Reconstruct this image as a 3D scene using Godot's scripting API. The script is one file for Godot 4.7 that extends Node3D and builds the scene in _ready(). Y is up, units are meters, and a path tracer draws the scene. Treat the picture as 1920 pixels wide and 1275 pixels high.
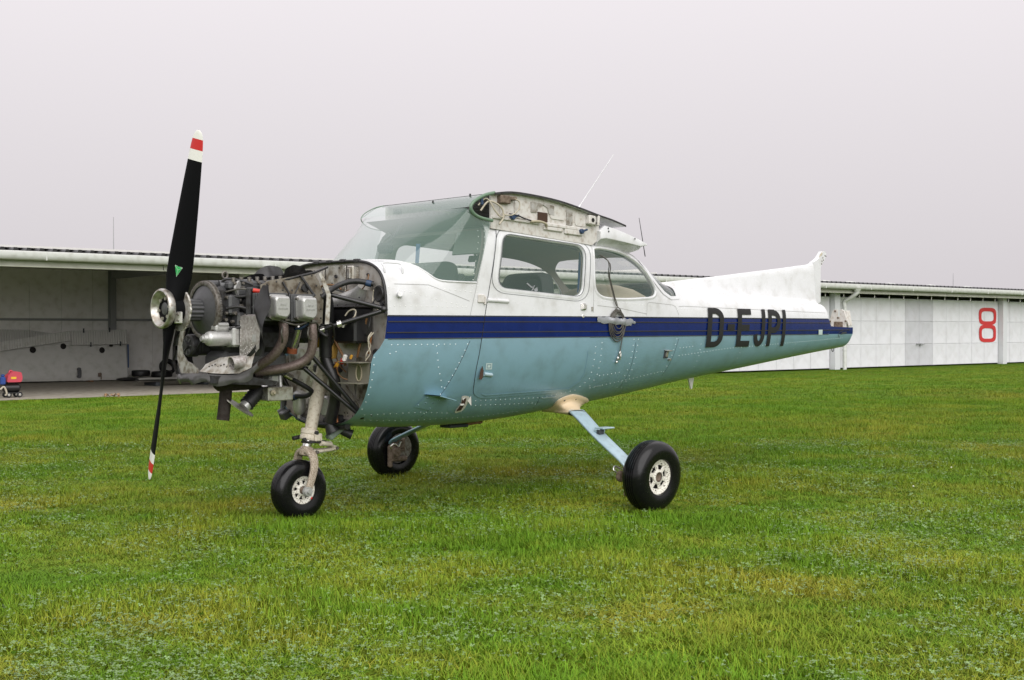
extends Node3D

# ------------------------------------------------------------------ state
var M := {}
var aero: Node3D
var hangar: Node3D
var rng := RandomNumberGenerator.new()
var noise := FastNoiseLite.new()

func _ready():
	rng.seed = 7
	# ---------------- camera
	var cam := Camera3D.new()
	cam.name = "camera"
	add_child(cam)
	cam.keep_aspect = Camera3D.KEEP_HEIGHT
	cam.fov = rad_to_deg(2.0 * atan(637.5 / 2353.5))
	cam.near = 0.05
	cam.far = 2000.0
	var yaw := 0.7680
	var pitch := 0.0064
	var fwd := Vector3(sin(yaw) * cos(pitch), -sin(pitch), -cos(yaw) * cos(pitch))
	var right := Vector3(cos(yaw), 0, sin(yaw))
	var up := right.cross(fwd)
	cam.transform = Transform3D(Basis(right, up, -fwd).rotated(fwd, 0.0013), Vector3(-4.3968, 1.0718, 6.0664))
	cam.current = true
	# ---------------- sky, air, exposure
	var sm := ProceduralSkyMaterial.new()
	sm.sky_horizon_color = lin(0.3145, 0.297, 0.308)
	sm.sky_top_color = lin(0.905, 0.865, 0.895)
	sm.sky_curve = 0.833
	sm.sky_energy_multiplier = 1.0
	sm.ground_bottom_color = Color(0.25, 0.29, 0.17)
	sm.ground_horizon_color = Color(0.55, 0.56, 0.5)
	sm.use_debanding = false
	var sky := Sky.new()
	sky.sky_material = sm
	var env := Environment.new()
	env.background_mode = Environment.BG_SKY
	env.sky = sky
	env.tonemap_mode = Environment.TONE_MAPPER_LINEAR
	env.tonemap_exposure = 2.05
	env.ambient_light_source = Environment.AMBIENT_SOURCE_SKY
	env.sdfgi_enabled = true
	env.ssao_enabled = true
	env.ssil_enabled = true
	var we := WorldEnvironment.new()
	we.name = "world_environment"
	we.environment = env
	add_child(we)
	# ---------------- veiled sun behind the fog
	var sun := DirectionalLight3D.new()
	sun.name = "sun"
	sun.light_energy = 0.5
	sun.light_color = Color(1.0, 0.988, 0.985)
	sun.light_angular_distance = 75.0
	sun.shadow_enabled = true
	add_child(sun)
	sun.look_at_from_position(Vector3(-3.5, 6.0, 6.5), Vector3.ZERO)
	make_materials()
	build_ground()
	build_hangar()
	build_hangar_contents()
	build_aeroplane()
	build_grass()

# ------------------------------------------------------------------ tagging
func tag(o: Node, label: String, category := "", group := "", kind := "") -> void:
	if label != "": o.set_meta("label", label)
	if category != "": o.set_meta("category", category)
	if group != "": o.set_meta("group", group)
	if kind != "": o.set_meta("kind", kind)

func node(called: String, parent: Node) -> Node3D:
	var o := Node3D.new()
	o.name = numbered(called, parent)
	parent.add_child(o, true)
	return o

func numbered(called: String, parent: Node) -> String:
	if parent.get_node_or_null(NodePath(called)) == null: return called
	var k := 1
	while parent.get_node_or_null(NodePath("%s_%03d" % [called, k])) != null: k += 1
	return "%s_%03d" % [called, k]

func put(called: String, mb: MB, m: Material, parent: Node, label := "") -> MeshInstance3D:
	var o := MeshInstance3D.new()
	o.mesh = mb.mesh()
	o.material_override = null
	o.mesh.surface_set_material(0, m)
	var list: Dictionary = parent.get_meta("_n", {})
	var k: int = list.get(called, 0)
	o.name = called if k == 0 else "%s_%03d" % [called, k]
	list[called] = k + 1
	parent.set_meta("_n", list)
	parent.add_child(o, true)
	if label != "": o.set_meta("label", label)
	return o

# ------------------------------------------------------------------ mesh builder
class MB:
	var v := PackedVector3Array()
	var n := PackedVector3Array()
	var c := PackedColorArray()
	var uv := PackedVector2Array()
	var ix := PackedInt32Array()
	var col := Color(1, 1, 1)
	var use_c := false

	func vert(p: Vector3, nn: Vector3, u := Vector2.ZERO) -> int:
		v.append(p); n.append(nn); uv.append(u); c.append(col)
		return v.size() - 1

	func tri_i(a: int, b: int, d: int) -> void:
		var g := (v[d] - v[a]).cross(v[b] - v[a])
		if g.dot(n[a] + n[b] + n[d]) < 0.0:
			ix.append(a); ix.append(d); ix.append(b)
		else:
			ix.append(a); ix.append(b); ix.append(d)

	func tri(a: Vector3, b: Vector3, d: Vector3) -> void:
		var g := (d - a).cross(b - a).normalized()
		var i := vert(a, g); vert(b, g); vert(d, g)
		ix.append(i); ix.append(i + 1); ix.append(i + 2)

	func quad(a: Vector3, b: Vector3, d: Vector3, e: Vector3) -> void:
		tri(a, b, d); tri(a, d, e)

	func face(pts: Array, nn: Vector3) -> void:
		var i := v.size()
		for p in pts: vert(p, nn)
		for k in range(1, pts.size() - 1): tri_i(i, i + k, i + k + 1)

	func box(o: Vector3, s: Vector3, b := Basis.IDENTITY, ch := 0.0) -> void:
		var h := s * 0.5
		ch = minf(ch, minf(h.x, minf(h.y, h.z)) * 0.7)
		var axes := [Vector3.RIGHT, Vector3.UP, Vector3.BACK]
		for a in 3:
			for sg in [-1.0, 1.0]:
				var w: Vector3 = axes[a] * sg
				var p: Vector3 = axes[(a + 1) % 3]
				var q: Vector3 = axes[(a + 2) % 3]
				var hp: float = p.dot(h) - ch
				var hq: float = q.dot(h) - ch
				var cc: Vector3 = w * absf(w.dot(h))
				face([o + b * (cc + p * hp + q * hq), o + b * (cc - p * hp + q * hq), o + b * (cc - p * hp - q * hq), o + b * (cc + p * hp - q * hq)], (b * w).normalized())
		if ch <= 0.0: return
		for a in 3:
			var r: Vector3 = axes[a]
			var p: Vector3 = axes[(a + 1) % 3]
			var q: Vector3 = axes[(a + 2) % 3]
			var hr: float = r.dot(h) - ch
			var hp: float = p.dot(h)
			var hq: float = q.dot(h)
			for s1 in [-1.0, 1.0]:
				for s2 in [-1.0, 1.0]:
					var e1: Vector3 = p * s1 * hp + q * s2 * (hq - ch)
					var e2: Vector3 = p * s1 * (hp - ch) + q * s2 * hq
					face([o + b * (e1 + r * hr), o + b * (e2 + r * hr), o + b * (e2 - r * hr), o + b * (e1 - r * hr)], (b * (p * s1 + q * s2)).normalized())
		for sx in [-1.0, 1.0]:
			for sy in [-1.0, 1.0]:
				for sz in [-1.0, 1.0]:
					face([o + b * Vector3(sx * h.x, sy * (h.y - ch), sz * (h.z - ch)), o + b * Vector3(sx * (h.x - ch), sy * h.y, sz * (h.z - ch)), o + b * Vector3(sx * (h.x - ch), sy * (h.y - ch), sz * h.z)], (b * Vector3(sx, sy, sz)).normalized())

	# rows of points -> smooth sheet; closed joins last column to first
	func grid(P: Array, closed := false) -> void:
		var rows := P.size()
		var cols: int = P[0].size()
		var nn := []
		for r in rows:
			var a := PackedVector3Array()
			a.resize(cols)
			nn.append(a)
		var lim := cols if closed else cols - 1
		for r in rows - 1:
			for k in lim:
				var k2 := (k + 1) % cols
				var g: Vector3 = (P[r + 1][k2] - P[r][k]).cross(P[r][k2] - P[r + 1][k])
				nn[r][k] += g; nn[r][k2] += g; nn[r + 1][k] += g; nn[r + 1][k2] += g
		var i := v.size()
		for r in rows:
			for k in cols:
				vert(P[r][k], nn[r][k].normalized(), Vector2(float(k) / maxf(1, cols - 1), float(r) / maxf(1, rows - 1)))
		for r in rows - 1:
			for k in lim:
				var k2 := (k + 1) % cols
				tri_i(i + r * cols + k, i + (r + 1) * cols + k, i + (r + 1) * cols + k2)
				tri_i(i + r * cols + k, i + (r + 1) * cols + k2, i + r * cols + k2)

	func tube(path: Array, rad, sides := 10, caps := true) -> void:
		var m := path.size()
		var t0: Vector3 = (path[1] - path[0]).normalized()
		var ref := Vector3.UP if absf(t0.y) < 0.9 else Vector3.RIGHT
		var u := t0.cross(ref).normalized()
		var base := v.size()
		var rows := []
		for i in m:
			var t: Vector3
			if i == 0: t = path[1] - path[0]
			elif i == m - 1: t = path[i] - path[i - 1]
			else: t = (path[i + 1] - path[i]).normalized() + (path[i] - path[i - 1]).normalized()
			t = t.normalized()
			u = (u - t * u.dot(t)).normalized()
			var w := t.cross(u)
			var r: float = rad[i] if rad is Array else rad
			var row := []
			for k in sides:
				var a := TAU * k / sides
				var d := u * cos(a) + w * sin(a)
				vert(path[i] + d * r, d)
				row.append(path[i] + d * r)
			rows.append([row, t])
		for i in m - 1:
			for k in sides:
				var k2 := (k + 1) % sides
				tri_i(base + i * sides + k, base + (i + 1) * sides + k, base + (i + 1) * sides + k2)
				tri_i(base + i * sides + k, base + (i + 1) * sides + k2, base + i * sides + k2)
		if caps:
			face(rows[0][0], -rows[0][1])
			face(rows[m - 1][0], rows[m - 1][1])

	# profile of (radius, height) turned about axis
	func lathe(prof: Array, o: Vector3, axis: Vector3, sides := 24, crease := 40.0) -> void:
		axis = axis.normalized()
		var ref := Vector3.UP if absf(axis.y) < 0.9 else Vector3.RIGHT
		var u := axis.cross(ref).normalized()
		var w := axis.cross(u)
		var sn := []
		for i in prof.size() - 1:
			var d: Vector2 = (prof[i + 1] - prof[i])
			sn.append(Vector2(d.y, -d.x).normalized())
		for i in prof.size() - 1:
			var na: Vector2 = sn[i]
			var nb: Vector2 = sn[i]
			if i > 0 and absf(rad_to_deg(sn[i].angle_to(sn[i - 1]))) < crease: na = (sn[i] + sn[i - 1]).normalized()
			if i < prof.size() - 2 and absf(rad_to_deg(sn[i].angle_to(sn[i + 1]))) < crease: nb = (sn[i] + sn[i + 1]).normalized()
			var base := v.size()
			for k in sides + 1:
				var a := TAU * k / sides
				var d := u * cos(a) + w * sin(a)
				vert(o + d * prof[i].x + axis * prof[i].y, d * na.x + axis * na.y)
				vert(o + d * prof[i + 1].x + axis * prof[i + 1].y, d * nb.x + axis * nb.y)
			for k in sides:
				var j := base + k * 2
				tri_i(j, j + 1, j + 3)
				tri_i(j, j + 3, j + 2)

	func cyl(a: Vector3, b: Vector3, r: float, sides := 16, ch := 0.0) -> void:
		var L := (b - a).length()
		if ch > 0.0: lathe([Vector2(0, 0), Vector2(r - ch, 0), Vector2(r, ch), Vector2(r, L - ch), Vector2(r - ch, L), Vector2(0, L)], a, b - a, sides)
		else: lathe([Vector2(0, 0), Vector2(r, 0), Vector2(r, L), Vector2(0, L)], a, b - a, sides)

	func ball(o: Vector3, r: Vector3, rings := 8, sides := 12, b := Basis.IDENTITY) -> void:
		var base := v.size()
		for i in rings + 1:
			var p := PI * i / rings
			for k in sides + 1:
				var a := TAU * k / sides
				var d := Vector3(sin(p) * cos(a), cos(p), sin(p) * sin(a))
				vert(o + b * (d * r), (b * (d / r)).normalized())
		for i in rings:
			for k in sides:
				var j := base + i * (sides + 1) + k
				tri_i(j, j + 1, j + sides + 2)
				tri_i(j, j + sides + 2, j + sides + 1)

	func prism(poly: PackedVector2Array, T: Transform3D, depth: float, both := true) -> void:
		var t := Geometry2D.triangulate_polygon(poly)
		var nz := T.basis.z.normalized()
		for e in ([0.0, depth] if both else [depth]):
			var base := v.size()
			for p in poly: vert(T * Vector3(p.x, p.y, e), nz * (signf(depth) if e == depth else -signf(depth)))
			for i in range(0, t.size(), 3): tri_i(base + t[i], base + t[i + 1], base + t[i + 2])
		var m := poly.size()
		var ccw := not Geometry2D.is_polygon_clockwise(poly)
		for i in m:
			var a := poly[i]
			var b := poly[(i + 1) % m]
			var e2 := (b - a).normalized()
			var out := Vector2(e2.y, -e2.x) * (1.0 if ccw else -1.0)
			face([T * Vector3(a.x, a.y, 0), T * Vector3(b.x, b.y, 0), T * Vector3(b.x, b.y, depth), T * Vector3(a.x, a.y, depth)], (T.basis * Vector3(out.x, out.y, 0)).normalized())

	func mesh() -> ArrayMesh:
		var arr := []
		arr.resize(Mesh.ARRAY_MAX)
		arr[Mesh.ARRAY_VERTEX] = v
		arr[Mesh.ARRAY_NORMAL] = n
		arr[Mesh.ARRAY_TEX_UV] = uv
		if use_c: arr[Mesh.ARRAY_COLOR] = c
		arr[Mesh.ARRAY_INDEX] = ix
		var am := ArrayMesh.new()
		am.add_surface_from_arrays(Mesh.PRIMITIVE_TRIANGLES, arr)
		return am

func arc(c: Vector2, r: Vector2, a0: float, a1: float, n: int) -> PackedVector2Array:
	var out := PackedVector2Array()
	for i in n + 1:
		var a := deg_to_rad(lerpf(a0, a1, float(i) / n))
		out.append(c + Vector2(cos(a) * r.x, sin(a) * r.y))
	return out

func spline(pts: Array, per := 6) -> Array:
	var out := []
	var m := pts.size()
	for i in m - 1:
		var p0 = pts[maxi(i - 1, 0)]
		var p1 = pts[i]
		var p2 = pts[i + 1]
		var p3 = pts[mini(i + 2, m - 1)]
		for k in per:
			var t := float(k) / per
			out.append(0.5 * ((2.0 * p1) + (p2 - p0) * t + (2.0 * p0 - 5.0 * p1 + 4.0 * p2 - p3) * t * t + (3.0 * p1 - p0 - 3.0 * p2 + p3) * t * t * t))
	out.append(pts[m - 1])
	return out

func round_poly(pts: Array, r: float, n := 5) -> PackedVector2Array:
	var out := PackedVector2Array()
	var m := pts.size()
	for i in m:
		var p: Vector2 = pts[i]
		var a: Vector2 = (pts[(i + m - 1) % m] - p)
		var b: Vector2 = (pts[(i + 1) % m] - p)
		var ra := minf(r, minf(a.length(), b.length()) * 0.45)
		var pa := p + a.normalized() * ra
		var pb := p + b.normalized() * ra
		for k in n + 1:
			var t := float(k) / n
			out.append(pa.lerp(p, t).lerp(p.lerp(pb, t), t))
	return out

# ------------------------------------------------------------------ materials
func lin(r: float, g: float, b: float) -> Color:
	return Color(r, g, b).linear_to_srgb()

func tex(freq: float, ramp: Array, seed_ := 1, size := 512, kind := FastNoiseLite.TYPE_SIMPLEX_SMOOTH, oct := 5) -> NoiseTexture2D:
	var t := NoiseTexture2D.new()
	t.width = size; t.height = size
	t.seamless = true
	var f := FastNoiseLite.new()
	f.noise_type = kind
	f.frequency = freq
	f.seed = seed_
	f.fractal_octaves = oct
	t.noise = f
	if ramp.size():
		var g := Gradient.new()
		g.offsets = PackedFloat32Array(ramp.map(func(e): return e[0]))
		g.colors = PackedColorArray(ramp.map(func(e): return e[1]))
		t.color_ramp = g
	return t

func ntex(freq: float, strength: float, seed_ := 1, size := 512, oct := 3) -> NoiseTexture2D:
	var t := tex(freq, [], seed_, size, FastNoiseLite.TYPE_SIMPLEX_SMOOTH, oct)
	t.as_normal_map = true
	t.bump_strength = strength
	return t

func mat(key: String, c: Color, rough: float, metal := 0.0, spec := 0.5) -> StandardMaterial3D:
	var m := StandardMaterial3D.new()
	m.resource_name = key
	m.albedo_color = c
	m.roughness = rough
	m.metallic = metal
	m.metallic_specular = spec
	M[key] = m
	return m

func tri_map(m: StandardMaterial3D, scale: float, world := false) -> void:
	m.uv1_triplanar = true
	m.uv1_world_triplanar = world
	m.uv1_scale = Vector3.ONE * scale
	m.uv1_triplanar_sharpness = 4.0

func make_materials() -> void:
	var W := Color.WHITE
	var fine := ntex(0.02, 1.2, 3)
	var wavy := ntex(0.006, 0.5, 5, 512, 2)
	var grime := tex(0.012, [[0.0, Color(0.91, 0.905, 0.89)], [0.35, Color(0.975, 0.975, 0.97)], [0.6, W], [1.0, W]], 11)
	var grime2 := tex(0.02, [[0.0, Color(0.72, 0.68, 0.66)], [0.5, Color(0.9, 0.88, 0.87)], [1.0, W]], 12)
	var grime3 := tex(0.014, [[0.0, Color(0.70, 0.66, 0.62)], [0.26, Color(0.90, 0.88, 0.86)], [0.5, Color(0.965, 0.96, 0.955)], [1.0, W]], 13, 512, FastNoiseLite.TYPE_SIMPLEX_SMOOTH, 6)
	var blotch := tex(0.008, [[0.0, Color(0.55, 0.51, 0.46)], [0.33, Color(0.80, 0.77, 0.73)], [0.5, Color(0.93, 0.92, 0.90)], [0.75, W], [1.0, W]], 21, 512, FastNoiseLite.TYPE_SIMPLEX_SMOOTH, 6)
	var rust := tex(0.01, [[0.0, Color(0.66, 0.55, 0.47)], [0.4, Color(0.84, 0.77, 0.71)], [0.6, W], [1.0, Color(0.86, 0.83, 0.8)]], 31, 512, FastNoiseLite.TYPE_SIMPLEX_SMOOTH, 6)
	var rough_map := tex(0.015, [[0.0, Color(0.55, 0.55, 0.55)], [0.5, Color(0.8, 0.8, 0.8)], [1.0, W]], 41)
	var m: StandardMaterial3D
	# painted skins
	for e in [["white_paint", lin(0.635, 0.64, 0.655), 0.34], ["teal_paint", lin(0.170, 0.310, 0.385), 0.45], ["blue_paint", lin(0.004, 0.015, 0.100), 0.30]]:
		m = mat(e[0], e[1], e[2])
		m.albedo_texture = grime
		m.roughness_texture = rough_map
		m.normal_enabled = true; m.normal_texture = wavy; m.normal_scale = 0.07
		m.clearcoat_enabled = true; m.clearcoat = 0.35; m.clearcoat_roughness = 0.12
		tri_map(m, 0.9)
	M.teal_paint.metallic = 0.25
	M.teal_paint.roughness_texture = null
	M.teal_paint.metallic_specular = 1.0
	M.teal_paint.clearcoat = 1.0
	M.teal_paint.clearcoat_roughness = 0.3
	M.blue_paint.metallic_specular = 0.25
	M.blue_paint.clearcoat = 0.1
	m = mat("dirty_white", lin(0.60, 0.585, 0.56), 0.55)
	m.albedo_texture = grime3; tri_map(m, 3.0)
	m.normal_enabled = true; m.normal_texture = fine; m.normal_scale = 0.25
	mat("letter_black", lin(0.016, 0.016, 0.016), 0.5, 0.0, 0.3)
	mat("seam_dark", lin(0.03, 0.035, 0.04), 0.7)
	mat("seal_grey", lin(0.10, 0.11, 0.115), 0.8)
	mat("pinstripe", lin(0.022, 0.018, 0.014), 0.5)
	m = mat("seam_white", lin(0.30, 0.30, 0.29), 0.7)
	m = mat("rivet_light", lin(0.60, 0.70, 0.72), 0.28, 0.4)
	mat("rivet_white", lin(0.72, 0.72, 0.70), 0.35)
	m = mat("leg_blue", lin(0.40, 0.52, 0.58), 0.35, 0.35)
	m.albedo_texture = grime; tri_map(m, 3.0)
	m = mat("cream", lin(0.66, 0.53, 0.36), 0.5)
	m = mat("cabin_lining", lin(0.25, 0.228, 0.205), 0.9)
	m.normal_enabled = true; m.normal_texture = fine; m.normal_scale = 0.3; tri_map(m, 6.0)
	mat("glare_black", lin(0.012, 0.012, 0.013), 0.75)
	m = mat("seat_fabric", lin(0.030, 0.032, 0.032), 0.95)
	m.normal_enabled = true; m.normal_texture = fine; m.normal_scale = 0.6; tri_map(m, 12.0)
	mat("strap_blue", lin(0.02, 0.07, 0.20), 0.8)
	mat("shelf_beige", lin(0.36, 0.32, 0.23), 0.85)
	m = mat("visor_green", lin(0.16, 0.20, 0.17), 0.5)
	# glazing: pale green acrylic
	m = mat("acrylic", Color(0.42, 0.60, 0.53, 0.12), 0.03)
	m.transparency = BaseMaterial3D.TRANSPARENCY_ALPHA
	m = mat("windscreen", Color(0.50, 0.63, 0.58, 0.28), 0.05)
	m.transparency = BaseMaterial3D.TRANSPARENCY_ALPHA
	m = mat("windscreen_roof", Color(0.54, 0.66, 0.61, 0.32), 0.08)
	m.transparency = BaseMaterial3D.TRANSPARENCY_ALPHA
	mat("acrylic_edge", lin(0.12, 0.19, 0.13), 0.3)
	# metals
	m = mat("aluminium", lin(0.52, 0.51, 0.48), 0.42, 0.75)
	m.albedo_texture = blotch; m.roughness_texture = rough_map; tri_map(m, 3.0)
	m.normal_enabled = true; m.normal_texture = fine; m.normal_scale = 0.2
	m = mat("bright_metal", lin(0.72, 0.70, 0.68), 0.25, 0.9)
	m.albedo_texture = grime; tri_map(m, 5.0)
	m = mat("dull_metal", lin(0.52, 0.51, 0.49), 0.4, 0.8)
	m.albedo_texture = blotch; tri_map(m, 5.0)
	m = mat("baffle_pale", lin(0.54, 0.525, 0.50), 0.5, 0.35)
	m.albedo_texture = blotch; m.normal_enabled = true; m.normal_texture = fine; m.normal_scale = 0.3; tri_map(m, 5.0)
	m = mat("silver_cast", lin(0.46, 0.46, 0.45), 0.38, 0.55)
	m.albedo_texture = grime; m.normal_enabled = true; m.normal_texture = fine; m.normal_scale = 0.35; tri_map(m, 9.0)
	m = mat("firewall_metal", lin(0.50, 0.48, 0.455), 0.5, 0.5)
	m.albedo_texture = grime3; m.roughness_texture = rough_map; tri_map(m, 2.0)
	m.normal_enabled = true; m.normal_texture = fine; m.normal_scale = 0.25
	m = mat("engine_dark", lin(0.040, 0.040, 0.043), 0.5, 0.3)
	m.albedo_texture = blotch; tri_map(m, 6.0)
	m.normal_enabled = true; m.normal_texture = fine; m.normal_scale = 0.5
	m = mat("engine_grey", lin(0.095, 0.096, 0.10), 0.45, 0.4)
	m.albedo_texture = grime; tri_map(m, 5.0)
	m = mat("gear_ring", lin(0.20, 0.19, 0.175), 0.5, 0.6)
	m.albedo_texture = blotch; tri_map(m, 8.0)
	m = mat("exhaust", lin(0.215, 0.172, 0.16), 0.5, 0.45)
	m.albedo_texture = grime2; tri_map(m, 6.0)
	m.normal_enabled = true; m.normal_texture = fine; m.normal_scale = 0.5
	m = mat("muffler_dark", lin(0.028, 0.021, 0.018), 0.8, 0.1)
	m.albedo_texture = rust; tri_map(m, 6.0)
	m = mat("rubber", lin(0.012, 0.012, 0.013), 0.5)
	m.normal_enabled = true; m.normal_texture = fine; m.normal_scale = 0.4; tri_map(m, 6.0)
	m = mat("skirt_rubber", lin(0.075, 0.073, 0.072), 0.38, 0.1)
	m.normal_enabled = true; m.normal_texture = ntex(0.012, 3.0, 8); m.normal_scale = 0.6; tri_map(m, 4.0)
	m = mat("stained_sheet", lin(0.25, 0.225, 0.19), 0.5, 0.5)
	m.albedo_texture = blotch; tri_map(m, 4.0)
	m = mat("clean_sheet", lin(0.58, 0.57, 0.56), 0.42, 0.6)
	m.albedo_texture = grime2; m.normal_enabled = true; m.normal_texture = fine; m.normal_scale = 0.2; tri_map(m, 4.0)
	m = mat("baffle_rubber", lin(0.012, 0.012, 0.013), 0.42)
	m.albedo_texture = blotch; m.normal_enabled = true; m.normal_texture = ntex(0.012, 3.0, 8); m.normal_scale = 0.5; tri_map(m, 4.0)
	m = mat("tyre", lin(0.005, 0.005, 0.0055), 0.30, 0.0, 0.4)
	m.roughness_texture = rough_map; m.normal_enabled = true; m.normal_texture = fine; m.normal_scale = 0.15; tri_map(m, 4.0)
	m = mat("black_tube", lin(0.012, 0.012, 0.013), 0.3)
	mat("prop_black", lin(0.005, 0.005, 0.006), 0.55, 0.0, 0.18)
	M.prop_black.albedo_texture = null
	mat("prop_white", lin(0.78, 0.77, 0.74), 0.4)
	mat("prop_red", lin(0.55, 0.02, 0.02), 0.4)
	mat("sticker_green", lin(0.03, 0.33, 0.09), 0.4)
	mat("sticker_white", lin(0.75, 0.80, 0.75), 0.4)
	m = mat("gear_white", lin(0.62, 0.57, 0.48), 0.5)
	m.albedo_texture = tex(0.02, [[0.0, Color(0.62, 0.58, 0.53)], [0.20, Color(0.84, 0.81, 0.77)], [0.40, Color(0.97, 0.96, 0.95)], [1.0, W]], 51, 512, FastNoiseLite.TYPE_SIMPLEX_SMOOTH, 6)
	tri_map(m, 4.0)
	m = mat("fork_worn", lin(0.55, 0.50, 0.43), 0.6)
	m.albedo_texture = tex(0.03, [[0.0, Color(0.40, 0.36, 0.32)], [0.40, Color(0.68, 0.63, 0.58)], [0.6, Color(0.95, 0.93, 0.9)], [1.0, W]], 52, 512, FastNoiseLite.TYPE_SIMPLEX_SMOOTH, 6)
	tri_map(m, 9.0)
	m = mat("rim_white", lin(0.70, 0.68, 0.61), 0.5)
	m.albedo_texture = tex(0.03, [[0.0, Color(0.3, 0.25, 0.2)], [0.26, Color(0.6, 0.55, 0.5)], [0.36, W], [1.0, W]], 53)
	tri_map(m, 6.0)
	m = mat("brake_grime", lin(0.17, 0.13, 0.10), 0.8)
	m.albedo_texture = blotch; tri_map(m, 8.0)
	mat("copper", lin(0.40, 0.17, 0.07), 0.4, 0.6)
	mat("wire_brown", lin(0.16, 0.08, 0.03), 0.6)
	mat("wire_pale", lin(0.42, 0.38, 0.30), 0.6)
	mat("wire_blue", lin(0.012, 0.035, 0.085), 0.5)
	mat("red_plastic", lin(0.55, 0.03, 0.015), 0.45)
	mat("orange_silicone", lin(0.26, 0.075, 0.03), 0.5)
	mat("amber_plastic", lin(0.55, 0.28, 0.03), 0.4)
	mat("olive_inside", lin(0.13, 0.14, 0.07), 0.6)
	mat("gold_bottle", lin(0.38, 0.22, 0.04), 0.4, 0.3)
	mat("olive_box", lin(0.30, 0.285, 0.23), 0.5, 0.4)
	m = mat("duct_tape", lin(0.30, 0.31, 0.33), 0.38, 0.35)
	m.normal_enabled = true; m.normal_texture = ntex(0.02, 3.0, 9); m.normal_scale = 0.35; tri_map(m, 5.0)
	mat("cable_grey", lin(0.07, 0.065, 0.055), 0.5)
	mat("hole_dark", lin(0.010, 0.008, 0.007), 0.9)
	mat("rust_hole", lin(0.05, 0.025, 0.015), 0.9)
	mat("torn_metal", lin(0.55, 0.54, 0.50), 0.5, 0.2)
	# hangar
	m = mat("hangar_panel", lin(0.665, 0.665, 0.70), 0.45)
	m.albedo_texture = tex(0.01, [[0.0, Color(0.95, 0.945, 0.94)], [0.5, Color(0.985, 0.985, 0.985)], [1.0, W]], 61)
	tri_map(m, 0.35)
	m = mat("hangar_panel_grey", lin(0.52, 0.52, 0.555), 0.45)
	m.albedo_texture = M.hangar_panel.albedo_texture; tri_map(m, 0.35)
	m = mat("hangar_steel", lin(0.56, 0.57, 0.59), 0.5)
	m = mat("gutter_zinc", lin(0.56, 0.57, 0.55), 0.5)
	m.albedo_texture = grime; tri_map(m, 0.6)
	m = mat("fascia", lin(0.44, 0.45, 0.38), 0.6)
	m.albedo_texture = grime; tri_map(m, 0.4)
	mat("roof_sheet", lin(0.10, 0.10, 0.105), 0.6)
	m = mat("inner_wall", lin(0.84, 0.82, 0.79), 0.7)
	m.albedo_texture = grime; tri_map(m, 0.4)
	mat("girt_grey", lin(0.27, 0.275, 0.28), 0.6)
	mat("inner_ceiling", lin(0.58, 0.57, 0.55), 0.9)
	mat("number_red", lin(0.50, 0.022, 0.022), 0.5)
	mat("dark_gap", lin(0.02, 0.02, 0.02), 0.9)
	m = mat("concrete", lin(0.40, 0.37, 0.32), 0.85)
	m.albedo_texture = tex(0.02, [[0.0, Color(0.7, 0.68, 0.65)], [0.5, Color(0.9, 0.89, 0.87)], [1.0, W]], 71)
	tri_map(m, 0.3, true)
	m = mat("gravel_soil", lin(0.13, 0.105, 0.075), 0.95)
	m.albedo_texture = tex(0.08, [[0.0, Color(0.5, 0.48, 0.45)], [0.5, Color(0.9, 0.88, 0.85)], [1.0, W]], 72)
	tri_map(m, 0.6, true)
	m = mat("wing_white", lin(0.46, 0.455, 0.43), 0.5)
	m.albedo_texture = grime; tri_map(m, 0.5)
	mat("wing_grey", lin(0.42, 0.415, 0.39), 0.5)
	mat("red_shroud", lin(0.45, 0.05, 0.075), 0.5)
	mat("blue_plastic", lin(0.015, 0.05, 0.22), 0.45)
	mat("yellow_label", lin(0.65, 0.42, 0.02), 0.5)
	# grass field
	m = mat("grass_ground", lin(0.10, 0.15, 0.022), 0.95, 0.0, 0.1)
	m.albedo_texture = tex(0.05, [[0.0, Color(0.50, 0.42, 0.30)], [0.4, Color(0.85, 0.82, 0.6)], [0.6, Color(0.8, 0.95, 0.7)], [1.0, W]], 81)
	tri_map(m, 0.22, true)
	m = mat("grass_blade", W, 0.6, 0.0, 0.22)
	m.vertex_color_use_as_albedo = true
	m.backlight_enabled = true; m.backlight = Color(0.62, 0.60, 0.40)
	m = mat("clover_leaf", W, 0.5, 0.0, 0.4)
	m.vertex_color_use_as_albedo = true
	m.backlight_enabled = true; m.backlight = Color(0.35, 0.35, 0.35)
	m = mat("petal", lin(0.7, 0.68, 0.6), 0.8)
	mat("dead_leaf", lin(0.28, 0.17, 0.09), 0.9)

# ------------------------------------------------------------------ ground
const HP := Vector3(7.139, 0, -22.733)      # hangar line origin (eave, left frame edge)
const HX := Vector3(0.99761, 0, 0.06913)    # along the hangar
const HZ := Vector3(-0.06913, 0, 0.99761)   # out towards the field
const FLOOR := -0.45

func ground_y(x: float, z: float) -> float:
	var w := (Vector3(x, 0, z) - HP).dot(HZ)
	var t := clampf((w - 0.6) / 16.5, 0.0, 1.0)
	var s := t * t * (3.0 - 2.0 * t)
	return FLOOR * (1.0 - lerpf(t, s, 0.6)) - 0.004

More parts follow.
